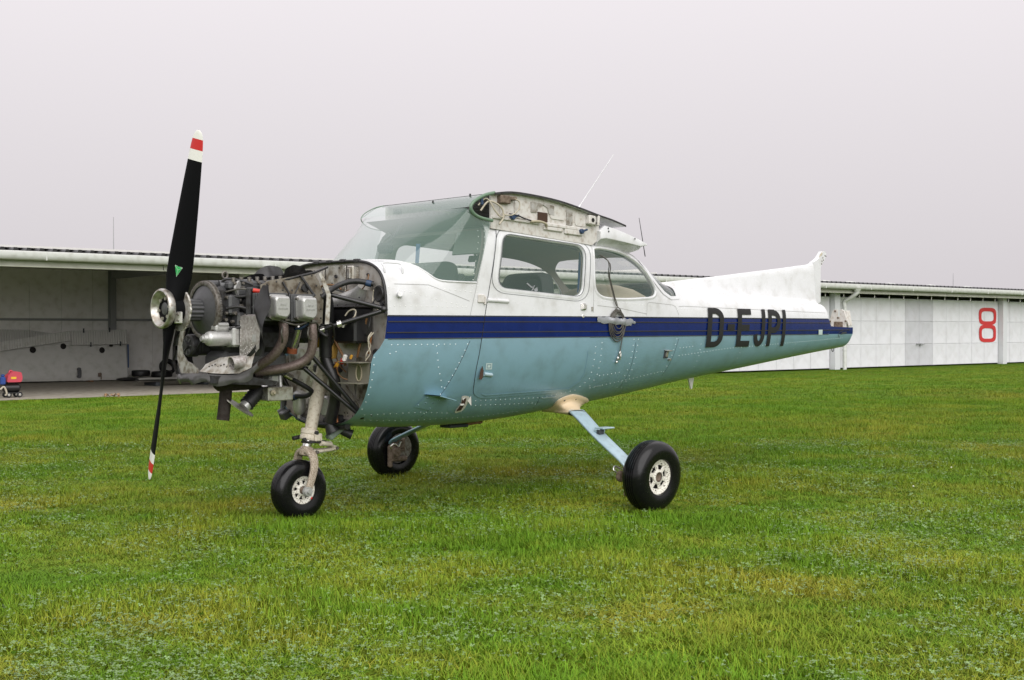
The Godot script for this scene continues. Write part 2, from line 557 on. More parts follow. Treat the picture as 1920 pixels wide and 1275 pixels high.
func build_ground() -> void:
	var mb := MB.new()
	var us := []
	var ws := []
	for k in range(-60, 110): us.append(k * 0.75)
	for e in [-900.0, -300.0, -120.0, -70.0]: us.append(e)
	for e in [110.0, 200.0, 400.0, 900.0]: us.append(e)
	us.sort()
	for k in range(0, 80): ws.append(1.0 + k * 0.6)
	for e in [-900.0, -300.0, -100.0, -40.0, -12.0, 0.985, 60.0, 90.0, 200.0, 600.0]: ws.append(e)
	ws.sort()
	var P := []
	for w in ws:
		var row := PackedVector3Array()
		for u in us:
			var p: Vector3 = HP + HX * u + HZ * w
			p.y = ground_y(p.x, p.z)
			if w < 0.98: p.y = FLOOR - 0.02
			row.append(p)
		P.append(row)
	mb.grid(P)
	var o := put("grass_field", mb, M.grass_ground, self)
	tag(o, "mown airfield grass sloping gently down to the hangars", "", "", "structure")
	# concrete hangar floor and apron
	mb = MB.new()
	var c := HP + HX * 7.0 + HZ * -4.6
	c.y = FLOOR - 0.06
	mb.box(c, Vector3(30.0, 0.12, 11.2), Basis(HX, Vector3.UP, HZ), 0.01)
	o = put("concrete_floor", mb, M.concrete, self)
	tag(o, "pale concrete floor slab of the open hangar bay", "", "", "structure")
	mb = MB.new()
	c = HP + HX * 60.0 + HZ * -0.2
	c.y = FLOOR - 0.035
	mb.box(c, Vector3(75.9, 0.05, 1.7), Basis(HX, Vector3.UP, HZ))
	o = put("gravel_strip", mb, M.gravel_soil, self)
	tag(o, "bare brown strip of soil along the foot of the hangar doors", "", "", "structure")

# ------------------------------------------------------------------ hangar (local x along, z out, floor y = 0)
func build_hangar() -> void:
	hangar = node("hangar", self)
	hangar.position = Vector3(HP.x, FLOOR, HP.z)
	hangar.rotation.y = atan2(-HX.z, HX.x)
	tag(hangar, "long low pale grey hangar row with ribbed roof edge and sliding doors", "hangar")
	var U0 := -20.0
	var U1 := 84.0
	var mb: MB
	# ribbed roof sheet with open rib ends at the eave
	mb = MB.new()
	var prof := []
	var u := U0
	while u < U1:
		prof.append(Vector2(u, 3.42)); prof.append(Vector2(u + 0.17, 3.42)); prof.append(Vector2(u + 0.195, 3.49)); prof.append(Vector2(u + 0.27, 3.49))
		u += 0.30
	for k in prof.size() - 1:
		var a: Vector2 = prof[k]
		var b: Vector2 = prof[k + 1]
		mb.quad(Vector3(a.x, a.y, 0.06), Vector3(b.x, b.y, 0.06), Vector3(b.x, b.y + 0.2, -10.0), Vector3(a.x, a.y + 0.2, -10.0))
	put("roof", mb, M.roof_sheet, hangar)
	# dark quads over the open rib ends, painted for the shade inside
	mb = MB.new()
	u = U0
	while u < U1:
		mb.quad(Vector3(u + 0.17, 3.424, 0.05), Vector3(u + 0.195, 3.486, 0.05), Vector3(u + 0.27, 3.486, 0.05), Vector3(u + 0.295, 3.424, 0.05))
		u += 0.30
	var f := put("rib_end_shade", mb, M.dark_gap, hangar)
	f.set_meta("kind", "stuff")
	# gutter: half round trough in lengths
	u = U0
	while u < U1:
		mb = MB.new()
		var rows := []
		for uu in [u, u + 2.985]:
			var row := PackedVector3Array()
			for p in [Vector2(0.02, 3.405), Vector2(0.20, 3.405), Vector2(0.215, 3.39), Vector2(0.215, 3.30), Vector2(0.19, 3.23), Vector2(0.14, 3.20), Vector2(0.02, 3.20)]:
				row.append(Vector3(uu, p.y, p.x))
			rows.append(row)
		mb.grid(rows)
		for uu in [u, u + 2.985]:
			mb.face([Vector3(uu, 3.405, 0.02), Vector3(uu, 3.405, 0.215), Vector3(uu, 3.30, 0.215), Vector3(uu, 3.20, 0.14), Vector3(uu, 3.20, 0.02)], Vector3(signf(uu - u - 1), 0, 0))
		put("gutter", mb, M.gutter_zinc, hangar)
		mb = MB.new()
		mb.box(Vector3(u + 2.993, 3.30, 0.115), Vector3(0.03, 0.21, 0.21), Basis.IDENTITY, 0.02)
		put("gutter_joint", mb, M.gutter_zinc, hangar)
		u += 3.0
	# fascia board, its lower flange, and the soffit behind
	u = U0
	while u < U1:
		mb = MB.new()
		mb.box(Vector3(u + 2.99, 3.23, -0.10), Vector3(5.98, 0.34, 0.06), Basis.IDENTITY, 0.006)
		mb.box(Vector3(u + 2.99, 3.055, -0.06), Vector3(5.98, 0.025, 0.14), Basis.IDENTITY, 0.006)
		put("fascia", mb, M.fascia, hangar)
		u += 6.0
	mb = MB.new()
	mb.box(Vector3((U0 + U1) / 2, 3.27, -0.45), Vector3(U1 - U0, 0.06, 0.64))
	put("soffit", mb, M.inner_ceiling, hangar)
	# pillars and their downpipes, one per bay line
	for k in range(-1, 6):
		var pu := 6.62 + 13.03 * k
		mb = MB.new()
		mb.box(Vector3(pu, 1.6, -0.62), Vector3(0.34, 3.2, 0.30), Basis.IDENTITY, 0.008)
		put("pillar", mb, M.hangar_steel if k != 0 else M.hangar_panel, hangar)
		if k % 2 == 0 or k == 5:
			var du := pu + 0.36
			if k == 0: du = pu + 0.05
			mb = MB.new()
			var zz := -0.40
			mb.tube(spline([Vector3(du + 0.10, 3.25, 0.12), Vector3(du + 0.10, 3.08, 0.12), Vector3(du + 0.06, 2.9, -0.1), Vector3(du, 2.72, zz), Vector3(du, 2.5, zz)], 5), 0.085, 14)
			mb.tube([Vector3(du, 2.5, zz), Vector3(du, 0.0, zz)], 0.08, 14)
			mb.lathe([Vector2(0.10, 0), Vector2(0.19, 0.16), Vector2(0.0, 0.16)], Vector3(du + 0.10, 3.10, 0.12), Vector3.UP, 16)
			for yy in [0.75, 1.9]: mb.lathe([Vector2(0.08, 0), Vector2(0.093, 0), Vector2(0.093, 0.06), Vector2(0.08, 0.06)], Vector3(du, yy, zz), Vector3.UP, 14)
			put("downpipe", mb, M.gutter_zinc, hangar)
	# sliding doors: each bay a door of pressed steel panels with shallow pyramids
	for bay in range(0, 6):
		var b0 := 6.62 + 13.03 * bay + 0.19
		var b1 := 6.62 + 13.03 * (bay + 1) - 0.19
		if bay == 5: b1 = b0 + 12.6
		var door := node("sliding_door", hangar)
		var edges := [b0]
		for k in 12:
			var e := 33.55 + 13.03 * (bay - 2) + 1.073 * k
			if e > b0 + 0.2 and e < b1 - 0.2: edges.append(e)
		edges.append(b1)
		for k in edges.size() - 1:
			var e0: float = edges[k] + 0.006
			var e1: float = edges[k + 1] - 0.006
			mb = MB.new()
			var ys := [0.05, 0.98, 1.95, 2.92]
			for r in 3:
				var y0: float = ys[r] + 0.004
				var y1: float = ys[r + 1] - 0.004
				var z0 := -0.72
				var mid := Vector3((e0 + e1) / 2, (y0 + y1) / 2, z0 - 0.022)
				var q := [Vector3(e0 + .02, y0 + .015, z0), Vector3(e1 - .02, y0 + .015, z0), Vector3(e1 - .02, y1 - .015, z0), Vector3(e0 + .02, y1 - .015, z0)]
				var o4 := [Vector3(e0, y0, z0 - 0.008), Vector3(e1, y0, z0 - 0.008), Vector3(e1, y1, z0 - 0.008), Vector3(e0, y1, z0 - 0.008)]
				for s in 4:
					var s2 := (s + 1) % 4
					mb.tri(q[s2], q[s], mid)
					mb.quad(q[s], q[s2], o4[s2], o4[s])
			mb.box(Vector3((e0 + e1) / 2, 1.49, -0.77), Vector3(e1 - e0, 2.86, 0.05))
			var grey := bay == 2 and (k == 5 or k == 6)
			put("panel", mb, M.hangar_panel_grey if grey else M.hangar_panel, door, "darker grey panel of the pass door" if grey else "")
		# roller track with hangers
		mb = MB.new()
		mb.box(Vector3((b0 + b1) / 2, 3.17, -0.70), Vector3(b1 - b0, 0.06, 0.10))
		put("track", mb, M.girt_grey, door)
		var hh := b0 + 0.5
		while hh < b1:
			mb = MB.new()
			mb.box(Vector3(hh, 3.03, -0.69), Vector3(0.05, 0.24, 0.05), Basis.IDENTITY, 0.008)
			put("hanger", mb, M.bright_metal, door)
			hh += 1.073
		if bay == 2:
			mb = MB.new()
			mb.tube([Vector3(38.62, 0.985, -0.64), Vector3(39.24, 0.985, -0.64)], 0.022, 10)
			mb.box(Vector3(38.95, 0.96, -0.68), Vector3(0.10, 0.12, 0.10), Basis.IDENTITY, 0.01)
			mb.box(Vector3(38.72, 0.985, -0.68), Vector3(0.05, 0.05, 0.10))
			put("handle", mb, M.girt_grey, door)
			put("painted_number", figure_eight(), M.number_red, door, "red painted number 8")
	# inside of the open bay: back wall sheets, posts, rails, ceiling, end wall
	var x := -20.0
	while x < 22.0:
		mb = MB.new()
		mb.box(Vector3(x + 0.497, 1.85, -9.75), Vector3(0.994, 3.7, 0.08), Basis.IDENTITY, 0.004)
		put("back_wall_sheet", mb, M.inner_wall, hangar)
		x += 1.0
	for yy in [1.93]:
		mb = MB.new()
		mb.box(Vector3(1.0, yy, -9.64), Vector3(42.0, 0.07, 0.12), Basis.IDENTITY, 0.004)
		put("wall_rail", mb, M.girt_grey, hangar)
	for pu in [-6.45, 6.56, 19.6]:
		mb = MB.new()
		mb.box(Vector3(pu, 1.8, -9.44), Vector3(0.20, 3.6, 0.012))
		mb.box(Vector3(pu, 1.8, -9.60), Vector3(0.20, 3.6, 0.012))
		mb.box(Vector3(pu, 1.8, -9.52), Vector3(0.012, 3.6, 0.148))
		put("wall_post", mb, M.girt_grey, hangar)
		mb = MB.new()
		mb.box(Vector3(pu, 3.36, -5.05), Vector3(0.16, 0.24, 8.7), Basis.IDENTITY, 0.01)
		put("rafter", mb, M.girt_grey, hangar)
	mb = MB.new()
	mb.box(Vector3(1.0, 3.53, -5.0), Vector3(42.0, 0.05, 9.5))
	put("ceiling_liner", mb, M.inner_ceiling, hangar)
	for e in [-20.0, 22.0]:
		mb = MB.new()
		mb.box(Vector3(e, 1.85, -5.25), Vector3(0.1, 3.7, 8.9))
		put("end_wall", mb, M.inner_wall, hangar)
	# outer back wall so that the row is closed
	mb = MB.new()
	mb.box(Vector3(32, 1.8, -9.9), Vector3(104, 3.6, 0.1))
	put("rear_wall", mb, M.hangar_panel, hangar)
	# roof vents near the ridge
	for vu in [36.4, 37.3, 39.2, 42.4, 45.9, 49.2]:
		mb = MB.new()
		mb.lathe([Vector2(0.30, 0), Vector2(0.30, 0.10), Vector2(0.46, 0.12), Vector2(0.44, 0.17), Vector2(0.28, 0.26), Vector2(0.0, 0.30)], Vector3(vu, 3.53, -4.5), Vector3.UP, 16)
		put("roof_vent", mb, M.gutter_zinc, hangar)
	# lightning rods
	for e in [[4.33, 1.25], [47.18, 0.95]]:
		mb = MB.new()
		mb.tube([Vector3(e[0], 3.45, -4.0), Vector3(e[0], 3.45 + e[1] * 0.5, -4.0), Vector3(e[0], 3.45 + e[1], -4.0)], [0.016, 0.013, 0.008], 8)
		mb.cyl(Vector3(e[0], 3.4, -4.0), Vector3(e[0], 3.5, -4.0), 0.06, 10)
		put("lightning_rod", mb, M.girt_grey, hangar)

func figure_eight() -> MB:
	# squared figure: two stacked rounded rings, flat paint on the door
	var mb := MB.new()
	var cx := 44.58
	for e in [[1.04, 1.82, 2.61], [1.00, 1.02, 1.83]]:
		var y0: float = e[1]
		var y1: float = e[2]
		var wd: float = 0.74 * e[0]
		var cy := (y0 + y1) / 2
		var hy := (y1 - y0) / 2
		var n := 48
		for i in n:
			var q := []
			for k in 2:
				var a := TAU * (i + k) / n
				for s in [[wd, hy], [wd - 0.225, hy - 0.165]]:
					var p := 4.0
					var rr := pow(pow(absf(cos(a)) / s[0], p) + pow(absf(sin(a)) / s[1], p), -1.0 / p)
					q.append(Vector3(cx + rr * cos(a), cy + rr * sin(a), -0.712 if e[1] > 1.5 else -0.709))
			mb.face([q[0], q[1], q[3], q[2]], Vector3(0, 0, 1))
	return mb

# ------------------------------------------------------------------ what stands in the open bay (built in hangar axes)
func in_hangar(called: String, u: float, w: float) -> Node3D:
	var o := node(called, self)
	var p := HP + HX * u + HZ * w
	o.position = Vector3(p.x, FLOOR + 0.002, p.z)
	o.rotation.y = atan2(-HX.z, HX.x)
	return o

# a wing panel standing on its leading edge: outline in (u, height), thickness profile over the height
func stand_panel(mb: MB, cols: Array, thick: Callable) -> void:
	# cols: [u, y0, y1]
	for side in [1.0, -1.0]:
		var P := []
		for c in cols:
			var row := PackedVector3Array()
			for k in 15:
				var t := k / 14.0
				row.append(Vector3(c[0], lerpf(c[1], c[2], t), side * thick.call(t) + 0.10 * t * t * -1.0))
			P.append(row)
		mb.grid(P)

func corrugated(mb: MB, u0: float, u1: float, b0: float, b1: float, t0: float, t1: float, z: float, pitch: float, lean := 0.0) -> void:
	var n := int((u1 - u0) / pitch)
	for k in n:
		var a := u0 + (u1 - u0) * k / n
		var b := u0 + (u1 - u0) * (k + 1) / n
		var fa := float(k) / n
		var fb := float(k + 1) / n
		var m := (a + b) / 2
		var fm := (fa + fb) / 2
		var ya := lerpf(b0, b1, fa)
		var yb2 := lerpf(b0, b1, fm)
		var yc := lerpf(b0, b1, fb)
		var ta := lerpf(t0, t1, fa)
		var tb := lerpf(t0, t1, fm)
		var tc := lerpf(t0, t1, fb)
		mb.quad(Vector3(a, ya, z), Vector3(m, yb2, z + 0.014), Vector3(m, tb, z + 0.014 - lean), Vector3(a, ta, z - lean))
		mb.quad(Vector3(m, yb2, z + 0.014), Vector3(b, yc, z), Vector3(b, tc, z - lean), Vector3(m, tb, z + 0.014 - lean))
	mb.quad(Vector3(u0, b0, z - 0.05), Vector3(u1, b1, z - 0.05), Vector3(u1, t1, z - 0.02 - lean), Vector3(u0, t0, z - 0.02 - lean))
	mb.quad(Vector3(u1, b1, z - 0.05), Vector3(u1, b1, z), Vector3(u1, t1, z - lean), Vector3(u1, t1, z - 0.02 - lean))

func build_hangar_contents() -> void:
	var mb: MB
	# ---- wing leaning on the back wall, leading edge down
	var wing := in_hangar("aeroplane_wing", 6.66, -8.62)
	tag(wing, "detached white wing with lowered ribbed flap and four dark holes, leaning on the hangar wall", "wing", "detached aeroplane wings")
	var th := func(t: float) -> float: return 0.115 * (sqrt(t) * 1.5 - t * 1.35 - 0.14 * t * t) + 0.012
	mb = MB.new()
	stand_panel(mb, [[-6.2, 0.06, 0.9], [-3.9, 0.05, 1.00], [-1.79, 0.04, 1.30], [0.0, 0.03, 1.17]], th)
	put("wing_skin", mb, M.wing_white, wing)
	mb = MB.new()
	var rib := PackedVector2Array()
	for k in 12: rib.append(Vector2(th.call(k / 11.0), lerpf(0.03, 1.17, k / 11.0)))
	for k in 12: rib.append(Vector2(-th.call(1 - k / 11.0), lerpf(1.17, 0.03, k / 11.0)))
	mb.prism(rib, Transform3D(Basis(Vector3.BACK, Vector3.UP, Vector3.LEFT), Vector3(0.003, 0, 0)), 0.02)
	put("root_rib", mb, M.girt_grey, wing)
	mb = MB.new()
	corrugated(mb, -1.78, -0.02, 1.13, 1.16, 1.58, 1.61, 0.10, 0.075, 0.06)
	put("flap", mb, M.wing_grey, wing)
	mb = MB.new()
	corrugated(mb, -6.2, -1.80, 0.64, 1.28, 0.90, 1.57, 0.08, 0.075, 0.05)
	put("aileron", mb, M.wing_white, wing)
	for e in [[-2.93, 1.0, 0.085], [-2.0, 1.10, 0.08], [-0.8, 0.97, 0.08]]:
		mb = MB.new()
		mb.lathe([Vector2(0, 0.004), Vector2(e[2], 0.004), Vector2(e[2] + 0.012, 0)], Vector3(e[0], e[1], th.call(e[1] / 1.17) - 0.10 * pow(e[1] / 1.17, 2.0) + 0.03), Vector3(0, 0.1, 1), 16)
		put("access_hole", mb, M.hole_dark, wing)
	mb = MB.new()
	mb.ball(Vector3(-0.55, 1.11, 0.09), Vector3(0.07, 0.035, 0.02), 6, 10)
	put("access_hole", mb, M.hole_dark, wing)
	for e in [[-1.42, 1.58], [-0.6, 1.60], [-1.2, 1.15], [-0.25, 1.17]]:
		mb = MB.new()
		mb.box(Vector3(e[0], e[1], 0.10), Vector3(0.035, 0.14, 0.05), Basis.IDENTITY, 0.006)
		put("flap_bracket", mb, M.seam_dark, wing)
	mb = MB.new()
	mb.box(Vector3(0.025, 0.78, 0.02), Vector3(0.012, 0.74, 0.13))
	put("blue_root_stripe", mb, M.strap_blue, wing)
	mb = MB.new()
	mb.cyl(Vector3(-1.58, 0.40, 0.09), Vector3(-1.58, 0.40, 0.17), 0.05, 14)
	mb.cyl(Vector3(-1.58, 0.18, 0.09), Vector3(-1.58, 0.18, 0.17), 0.06, 14)
	mb.box(Vector3(-1.56, 0.28, 0.11), Vector3(0.12, 0.18, 0.04), Basis.IDENTITY, 0.01)
	put("strut_fitting", mb, M.engine_grey, wing)
	mb = MB.new()
	mb.box(Vector3(-0.92, 0.21, 0.10), Vector3(0.10, 0.12, 0.03), Basis.IDENTITY, 0.01)
	mb.box(Vector3(-0.88, 0.16, 0.115), Vector3(0.03, 0.2, 0.02), Basis.IDENTITY, 0.004)
	put("fuel_fitting", mb, M.brake_grime, wing)
	# wooden battens the leading edge rests on
	for e in [-4.6, -1.2]:
		var bt := in_hangar("wood_batten", 6.66 + e, -8.62)
		mb = MB.new()
		mb.box(Vector3(0, 0.02, 0), Vector3(0.10, 0.04, 0.4), Basis.IDENTITY, 0.005)
		put("plank", mb, M.wire_brown, bt)
		tag(bt, "short wooden batten under the " + ("outer" if e < -3 else "root") + " end of the front leaning wing", "batten")
	# ---- second wing behind
	var w2 := in_hangar("aeroplane_wing", 4.45, -9.18)
	tag(w2, "second detached wing, only its ribbed trailing edge showing above the first", "wing", "detached aeroplane wings")
	mb = MB.new()
	stand_panel(mb, [[-6.2, 0.06, 1.25], [0.0, 0.05, 1.20]], th)
	put("wing_skin", mb, M.wing_white, w2)
	mb = MB.new()
	corrugated(mb, -5.0, -0.62, 1.12, 1.12, 1.68, 1.60, 0.05, 0.075, 0.04)
	put("flap", mb, M.wing_grey, w2)
	mb = MB.new()
	corrugated(mb, -0.60, 0.5, 1.12, 1.10, 1.59, 1.42, 0.05, 0.075, 0.04)
	put("aileron", mb, M.wing_grey, w2)
	# ---- tyres by the back wall
	var specs := [[7.2, -8.8, 0.22, 0.0, 0.29, "black tyre lying flat on the floor right of the leaning wing"], [7.95, -8.9, 0.17, 0.0, 0.33, "black tyre lying flat under the leaning tyre by the hangar wall"], [8.2, -9.0, 0.40, 62.0, 0.27, "black tyre leaning against the hangar wall on top of another"]]
	for s in specs:
		var t := in_hangar("old_tyre", s[0], s[1])
		tag(t, s[5], "tyre", "old tyres at the back of the hangar")
		mb = MB.new()
		var R: float = s[4]
		mb.lathe([Vector2(R * 0.62, -0.07), Vector2(R * 0.80, -0.095), Vector2(R * 0.96, -0.085), Vector2(R, -0.06), Vector2(R, 0.06), Vector2(R * 0.96, 0.085), Vector2(R * 0.80, 0.095), Vector2(R * 0.62, 0.07), Vector2(R * 0.66, 0), Vector2(R * 0.62, -0.07)], Vector3(0, s[2], 0), Vector3.UP.rotated(Vector3.RIGHT, deg_to_rad(s[3])), 28, 60)
		put("tyre_carcass", mb, M.rubber, t)
	var cu := in_hangar("dark_oval", 6.6, -8.35)  # flattened dark oval on the floor, its nature unspecified
	tag(cu, "flat dark oval lying on the floor under the wing root", "mat")
	mb = MB.new()
	mb.ball(Vector3(0, 0.06, 0), Vector3(0.40, 0.055, 0.25), 8, 20)
	put("oval_body", mb, M.rubber, cu)
	# ---- tailplane lying flat on the floor
	var tp := in_hangar("tailplane", 6.6, -4.6)
	tag(tp, "white tailplane lying flat on low blocks in the open hangar", "tailplane")
	mb = MB.new()
	for sgn in [1.0, -1.0]:
		var P := []
		for e in [[-1.38, 0.25, -0.05], [-1.25, 0.42, -0.16], [-0.6, 0.50, -0.3], [0.85, 0.52, -0.42]]:
			var row := PackedVector3Array()
			for k in 11:
				var t := k / 10.0
				row.append(Vector3(e[0], 0.17 + sgn * 0.06 * sqrt(sin(PI * clampf(t * 0.9 + 0.05, 0, 1))) * (0.55 if e[0] < -1.3 else 1.0), lerpf(e[1], e[2], t)))
			P.append(row)
		mb.grid(P)
	mb.face([Vector3(0.85, 0.11, 0.52), Vector3(0.85, 0.23, 0.52), Vector3(0.85, 0.23, -0.42), Vector3(0.85, 0.11, -0.42)], Vector3.RIGHT)
	put("tail_skin", mb, M.wing_white, tp)
	mb = MB.new()
	corrugated(mb, 0.88, 1.55, 0.0, 0.0, 0.20, 0.20, 0.42, 0.06, 0.1)
	put("elevator", mb, M.prop_white, tp)
	for e in [-0.9, 0.6]:
		mb = MB.new()
		mb.box(Vector3(e, 0.055, 0.0), Vector3(0.12, 0.11, 0.8), Basis.IDENTITY, 0.006)
		put("support_block", mb, M.seam_dark, tp)
	# ---- air compressor on the apron
	var ac := in_hangar("air_compressor", 0.42, -0.55)
	tag(ac, "small wheeled air compressor with pink red shroud and black tank", "compressor")
	mb = MB.new()
	mb.lathe([Vector2(0, 0), Vector2(0.06, 0.01), Vector2(0.10, 0.05), Vector2(0.10, 0.37), Vector2(0.06, 0.41), Vector2(0, 0.42)], Vector3(-0.21, 0.22, 0), Vector3.RIGHT, 20)
	put("air_tank", mb, M.black_tube, ac)
	mb = MB.new()
	mb.prism(round_poly([Vector2(-0.13, 0.36), Vector2(0.20, 0.36), Vector2(0.23, 0.45), Vector2(0.20, 0.59), Vector2(0.02, 0.62), Vector2(-0.11, 0.52)], 0.035, 4), Transform3D(Basis.IDENTITY, Vector3(0, 0, -0.11)), 0.22)
	put("motor_shroud", mb, M.red_shroud, ac)
	mb = MB.new()
	mb.box(Vector3(0.02, 0.46, 0.1125), Vector3(0.12, 0.05, 0.005))
	put("warning_label", mb, M.yellow_label, ac)
	mb = MB.new()
	mb.tube(spline([Vector3(0.04, 0.60, 0), Vector3(-0.02, 0.63, 0), Vector3(-0.05, 0.58, 0)], 5), 0.02, 8)
	put("carry_handle", mb, M.red_shroud, ac)
	mb = MB.new()
	mb.box(Vector3(-0.24, 0.40, 0.14), Vector3(0.12, 0.18, 0.12), Basis.IDENTITY, 0.025)
	mb.box(Vector3(-0.24, 0.52, 0.14), Vector3(0.07, 0.06, 0.07), Basis.IDENTITY, 0.015)
	put("air_filter", mb, M.blue_plastic, ac)
	mb = MB.new()
	mb.tube(spline([Vector3(-0.3, 0.2, 0.16), Vector3(-0.22, 0.26, 0.17), Vector3(-0.16, 0.12, 0.17), Vector3(-0.18, 0.06, 0.15)], 5), 0.022, 8)
	put("hose", mb, M.wire_pale, ac)
	for e in [[0.15, 0.13], [0.15, -0.13], [-0.10, 0.13], [-0.10, -0.13]]:
		mb = MB.new()
		mb.lathe([Vector2(0, -0.02), Vector2(0.055, -0.02), Vector2(0.066, -0.01), Vector2(0.066, 0.01), Vector2(0.055, 0.02), Vector2(0, 0.02)], Vector3(e[0], 0.066, e[1]), Vector3.BACK, 18)
		var wl := put("wheel", mb, M.rubber, ac)
		mb = MB.new()
		mb.lathe([Vector2(0, 0), Vector2(0.015, 0.002), Vector2(0.03, 0)], Vector3(e[0], 0.066, e[1] + 0.021), Vector3.BACK, 12)
		put("hub_cap", mb, M.bright_metal, wl)
	mb = MB.new()
	mb.box(Vector3(0.02, 0.11, 0), Vector3(0.34, 0.03, 0.22), Basis.IDENTITY, 0.005)
	put("chassis", mb, M.black_tube, ac)
	# ---- dry leaves on the grass edge
	var dl := in_hangar("leaf_heap", 2.05, 1.35)
	tag(dl, "little heap of dry brown leaves on the grass before the open bay", "leaves", "", "stuff")
	mb = MB.new()
	for k in 24:
		var p := Vector3(rng.randf_range(-0.22, 0.22), rng.randf_range(0.02, 0.09), rng.randf_range(-0.1, 0.1))
		var b := Basis(Vector3(rng.randf() - 0.5, rng.randf(), rng.randf() - 0.5).normalized(), rng.randf() * 3.0)
		mb.face([p + b * Vector3(-0.05, 0, 0), p + b * Vector3(0, 0.012, 0.03), p + b * Vector3(0.05, 0, 0), p + b * Vector3(0, 0.012, -0.03)], b.y)
	put("dry_leaf", mb, M.dead_leaf, dl)

# ------------------------------------------------------------------ fuselage surface: x aft, y up, z to the left wing
const FX0 := -0.2
const FDX := 0.02
var F_yb := PackedFloat32Array()
var F_yt := PackedFloat32Array()
var F_hw := PackedFloat32Array()
var F_nb := PackedFloat32Array()
var F_nt := PackedFloat32Array()

func table(pts: Array) -> PackedFloat32Array:
	var out := PackedFloat32Array()
	var m := pts.size()
	var sl := []
	for i in m - 1: sl.append((pts[i + 1][1] - pts[i][1]) / (pts[i + 1][0] - pts[i][0]))
	var tg := []
	for i in m:
		if i == 0: tg.append(sl[0])
		elif i == m - 1: tg.append(sl[m - 2])
		elif sl[i - 1] * sl[i] <= 0.0: tg.append(0.0)
		else: tg.append(2.0 * sl[i - 1] * sl[i] / (sl[i - 1] + sl[i]))
	var j := 0
	for k in 305:
		var x := FX0 + k * FDX
		while j < m - 2 and x > pts[j + 1][0]: j += 1
		var h: float = pts[j + 1][0] - pts[j][0]
		var t := clampf((x - pts[j][0]) / h, 0.0, 1.0)
		var t2 := t * t
		var t3 := t2 * t
		out.append((2 * t3 - 3 * t2 + 1) * pts[j][1] + (t3 - 2 * t2 + t) * h * tg[j] + (-2 * t3 + 3 * t2) * pts[j + 1][1] + (t3 - t2) * h * tg[j + 1])
	return out

func setup_fuselage() -> void:
	F_yb = table([[-.2, .54], [0, .522], [.4, .495], [.8, .49], [1.2, .508], [1.5, .535], [2.0, .58], [2.4, .62], [3.0, .69], [3.8, .768], [5.0, .885], [5.9, .965]])
	F_yt = table([[-.2, 1.475], [0, 1.485], [.2, 1.50], [.40, 1.51], [.58, 1.73], [.75, 1.752], [1.2, 1.730], [1.7, 1.692], [2.0, 1.665], [2.2, 1.637], [2.35, 1.595], [2.5, 1.53], [2.65, 1.46], [2.8, 1.425], [3.2, 1.402], [4, 1.368], [5.1, 1.318], [5.9, 1.3]])
	F_hw = table([[-.2, .495], [0, .507], [.3, .522], [.7, .532], [1.6, .532], [2.0, .515], [2.6, .452], [3.5, .355], [4.5, .243], [5.5, .136], [5.9, .10]])
	F_nb = table([[-.2, 2.9], [1.5, 3.0], [2.2, 2.9], [3, 2.9], [5.9, 2.7]])
	F_nt = table([[-.2, 4.2], [.38, 4.5], [.60, 9.0], [1.9, 9.0], [2.2, 6.0], [2.5, 3.8], [2.8, 3.3], [3.5, 3.1], [5.9, 3.0]])

func fat(a: PackedFloat32Array, x: float) -> float:
	var f := clampf((x - FX0) / FDX, 0.0, 303.0)
	var i := int(f)
	return lerpf(a[i], a[i + 1], f - i)

const YC := 1.1
func fp(x: float, th: float, side := 1.0) -> Vector3:
	var w := fat(F_hw, x)
	var c := absf(cos(th)) / w
	var s := sin(th)
	var n: float
	var h: float
	if s < 0.0:
		h = YC - fat(F_yb, x); n = fat(F_nb, x)
	else:
		h = fat(F_yt, x) - YC; n = fat(F_nt, x)
	s = absf(s) / h
	var r := pow(pow(c, n) + pow(s, n), -1.0 / n)
	return Vector3(x, YC + r * sin(th), side * r * absf(cos(th)))

func fn(x: float, th: float, side := 1.0) -> Vector3:
	var t2 := minf(th + 0.01, PI / 2)
	var t1 := maxf(th - 0.01, -PI / 2)
	var du := fp(x + 0.015, th, side) - fp(x - 0.015, th, side)
	var dv := fp(x, t2, side) - fp(x, t1, side)
	if side == 1.0 and (th > PI / 2 - 0.011 or th < -PI / 2 + 0.011): pass
	var g := du.cross(dv) * side
	return g.normalized() if g.length() > 1e-9 else Vector3(0, signf(th), 0)

func th_of(x: float, y: float) -> float:
	var lo := -PI / 2
	var hi := PI / 2
	for i in 22:
		var m := (lo + hi) / 2
		if fp(x, m).y < y: lo = m
		else: hi = m
	return (lo + hi) / 2

# point on the left side at given x, y
func fxy(x: float, y: float, off := 0.0, side := 1.0) -> Vector3:
	var t := th_of(x, y)
	return fp(x, t, side) + fn(x, t, side) * off

# polygon in (x, y) -> polygon in (x, theta), edges divided
func xyt(pts, step := 0.03) -> PackedVector2Array:
	var out := PackedVector2Array()
	var m: int = pts.size()
	for i in m:
		var a: Vector2 = pts[i]
		var b: Vector2 = pts[(i + 1) % m]
		var k := maxi(1, int(ceil((b - a).length() / step)))
		for j in k:
			var p := a.lerp(b, float(j) / k)
			var yt := fat(F_yt, p.x)
			var yb := fat(F_yb, p.x)
			var t := PI / 2 if p.y >= yt - 0.0005 else (-PI / 2 if p.y <= yb + 0.0005 else th_of(p.x, p.y))
			out.append(Vector2(p.x, t))
	return out

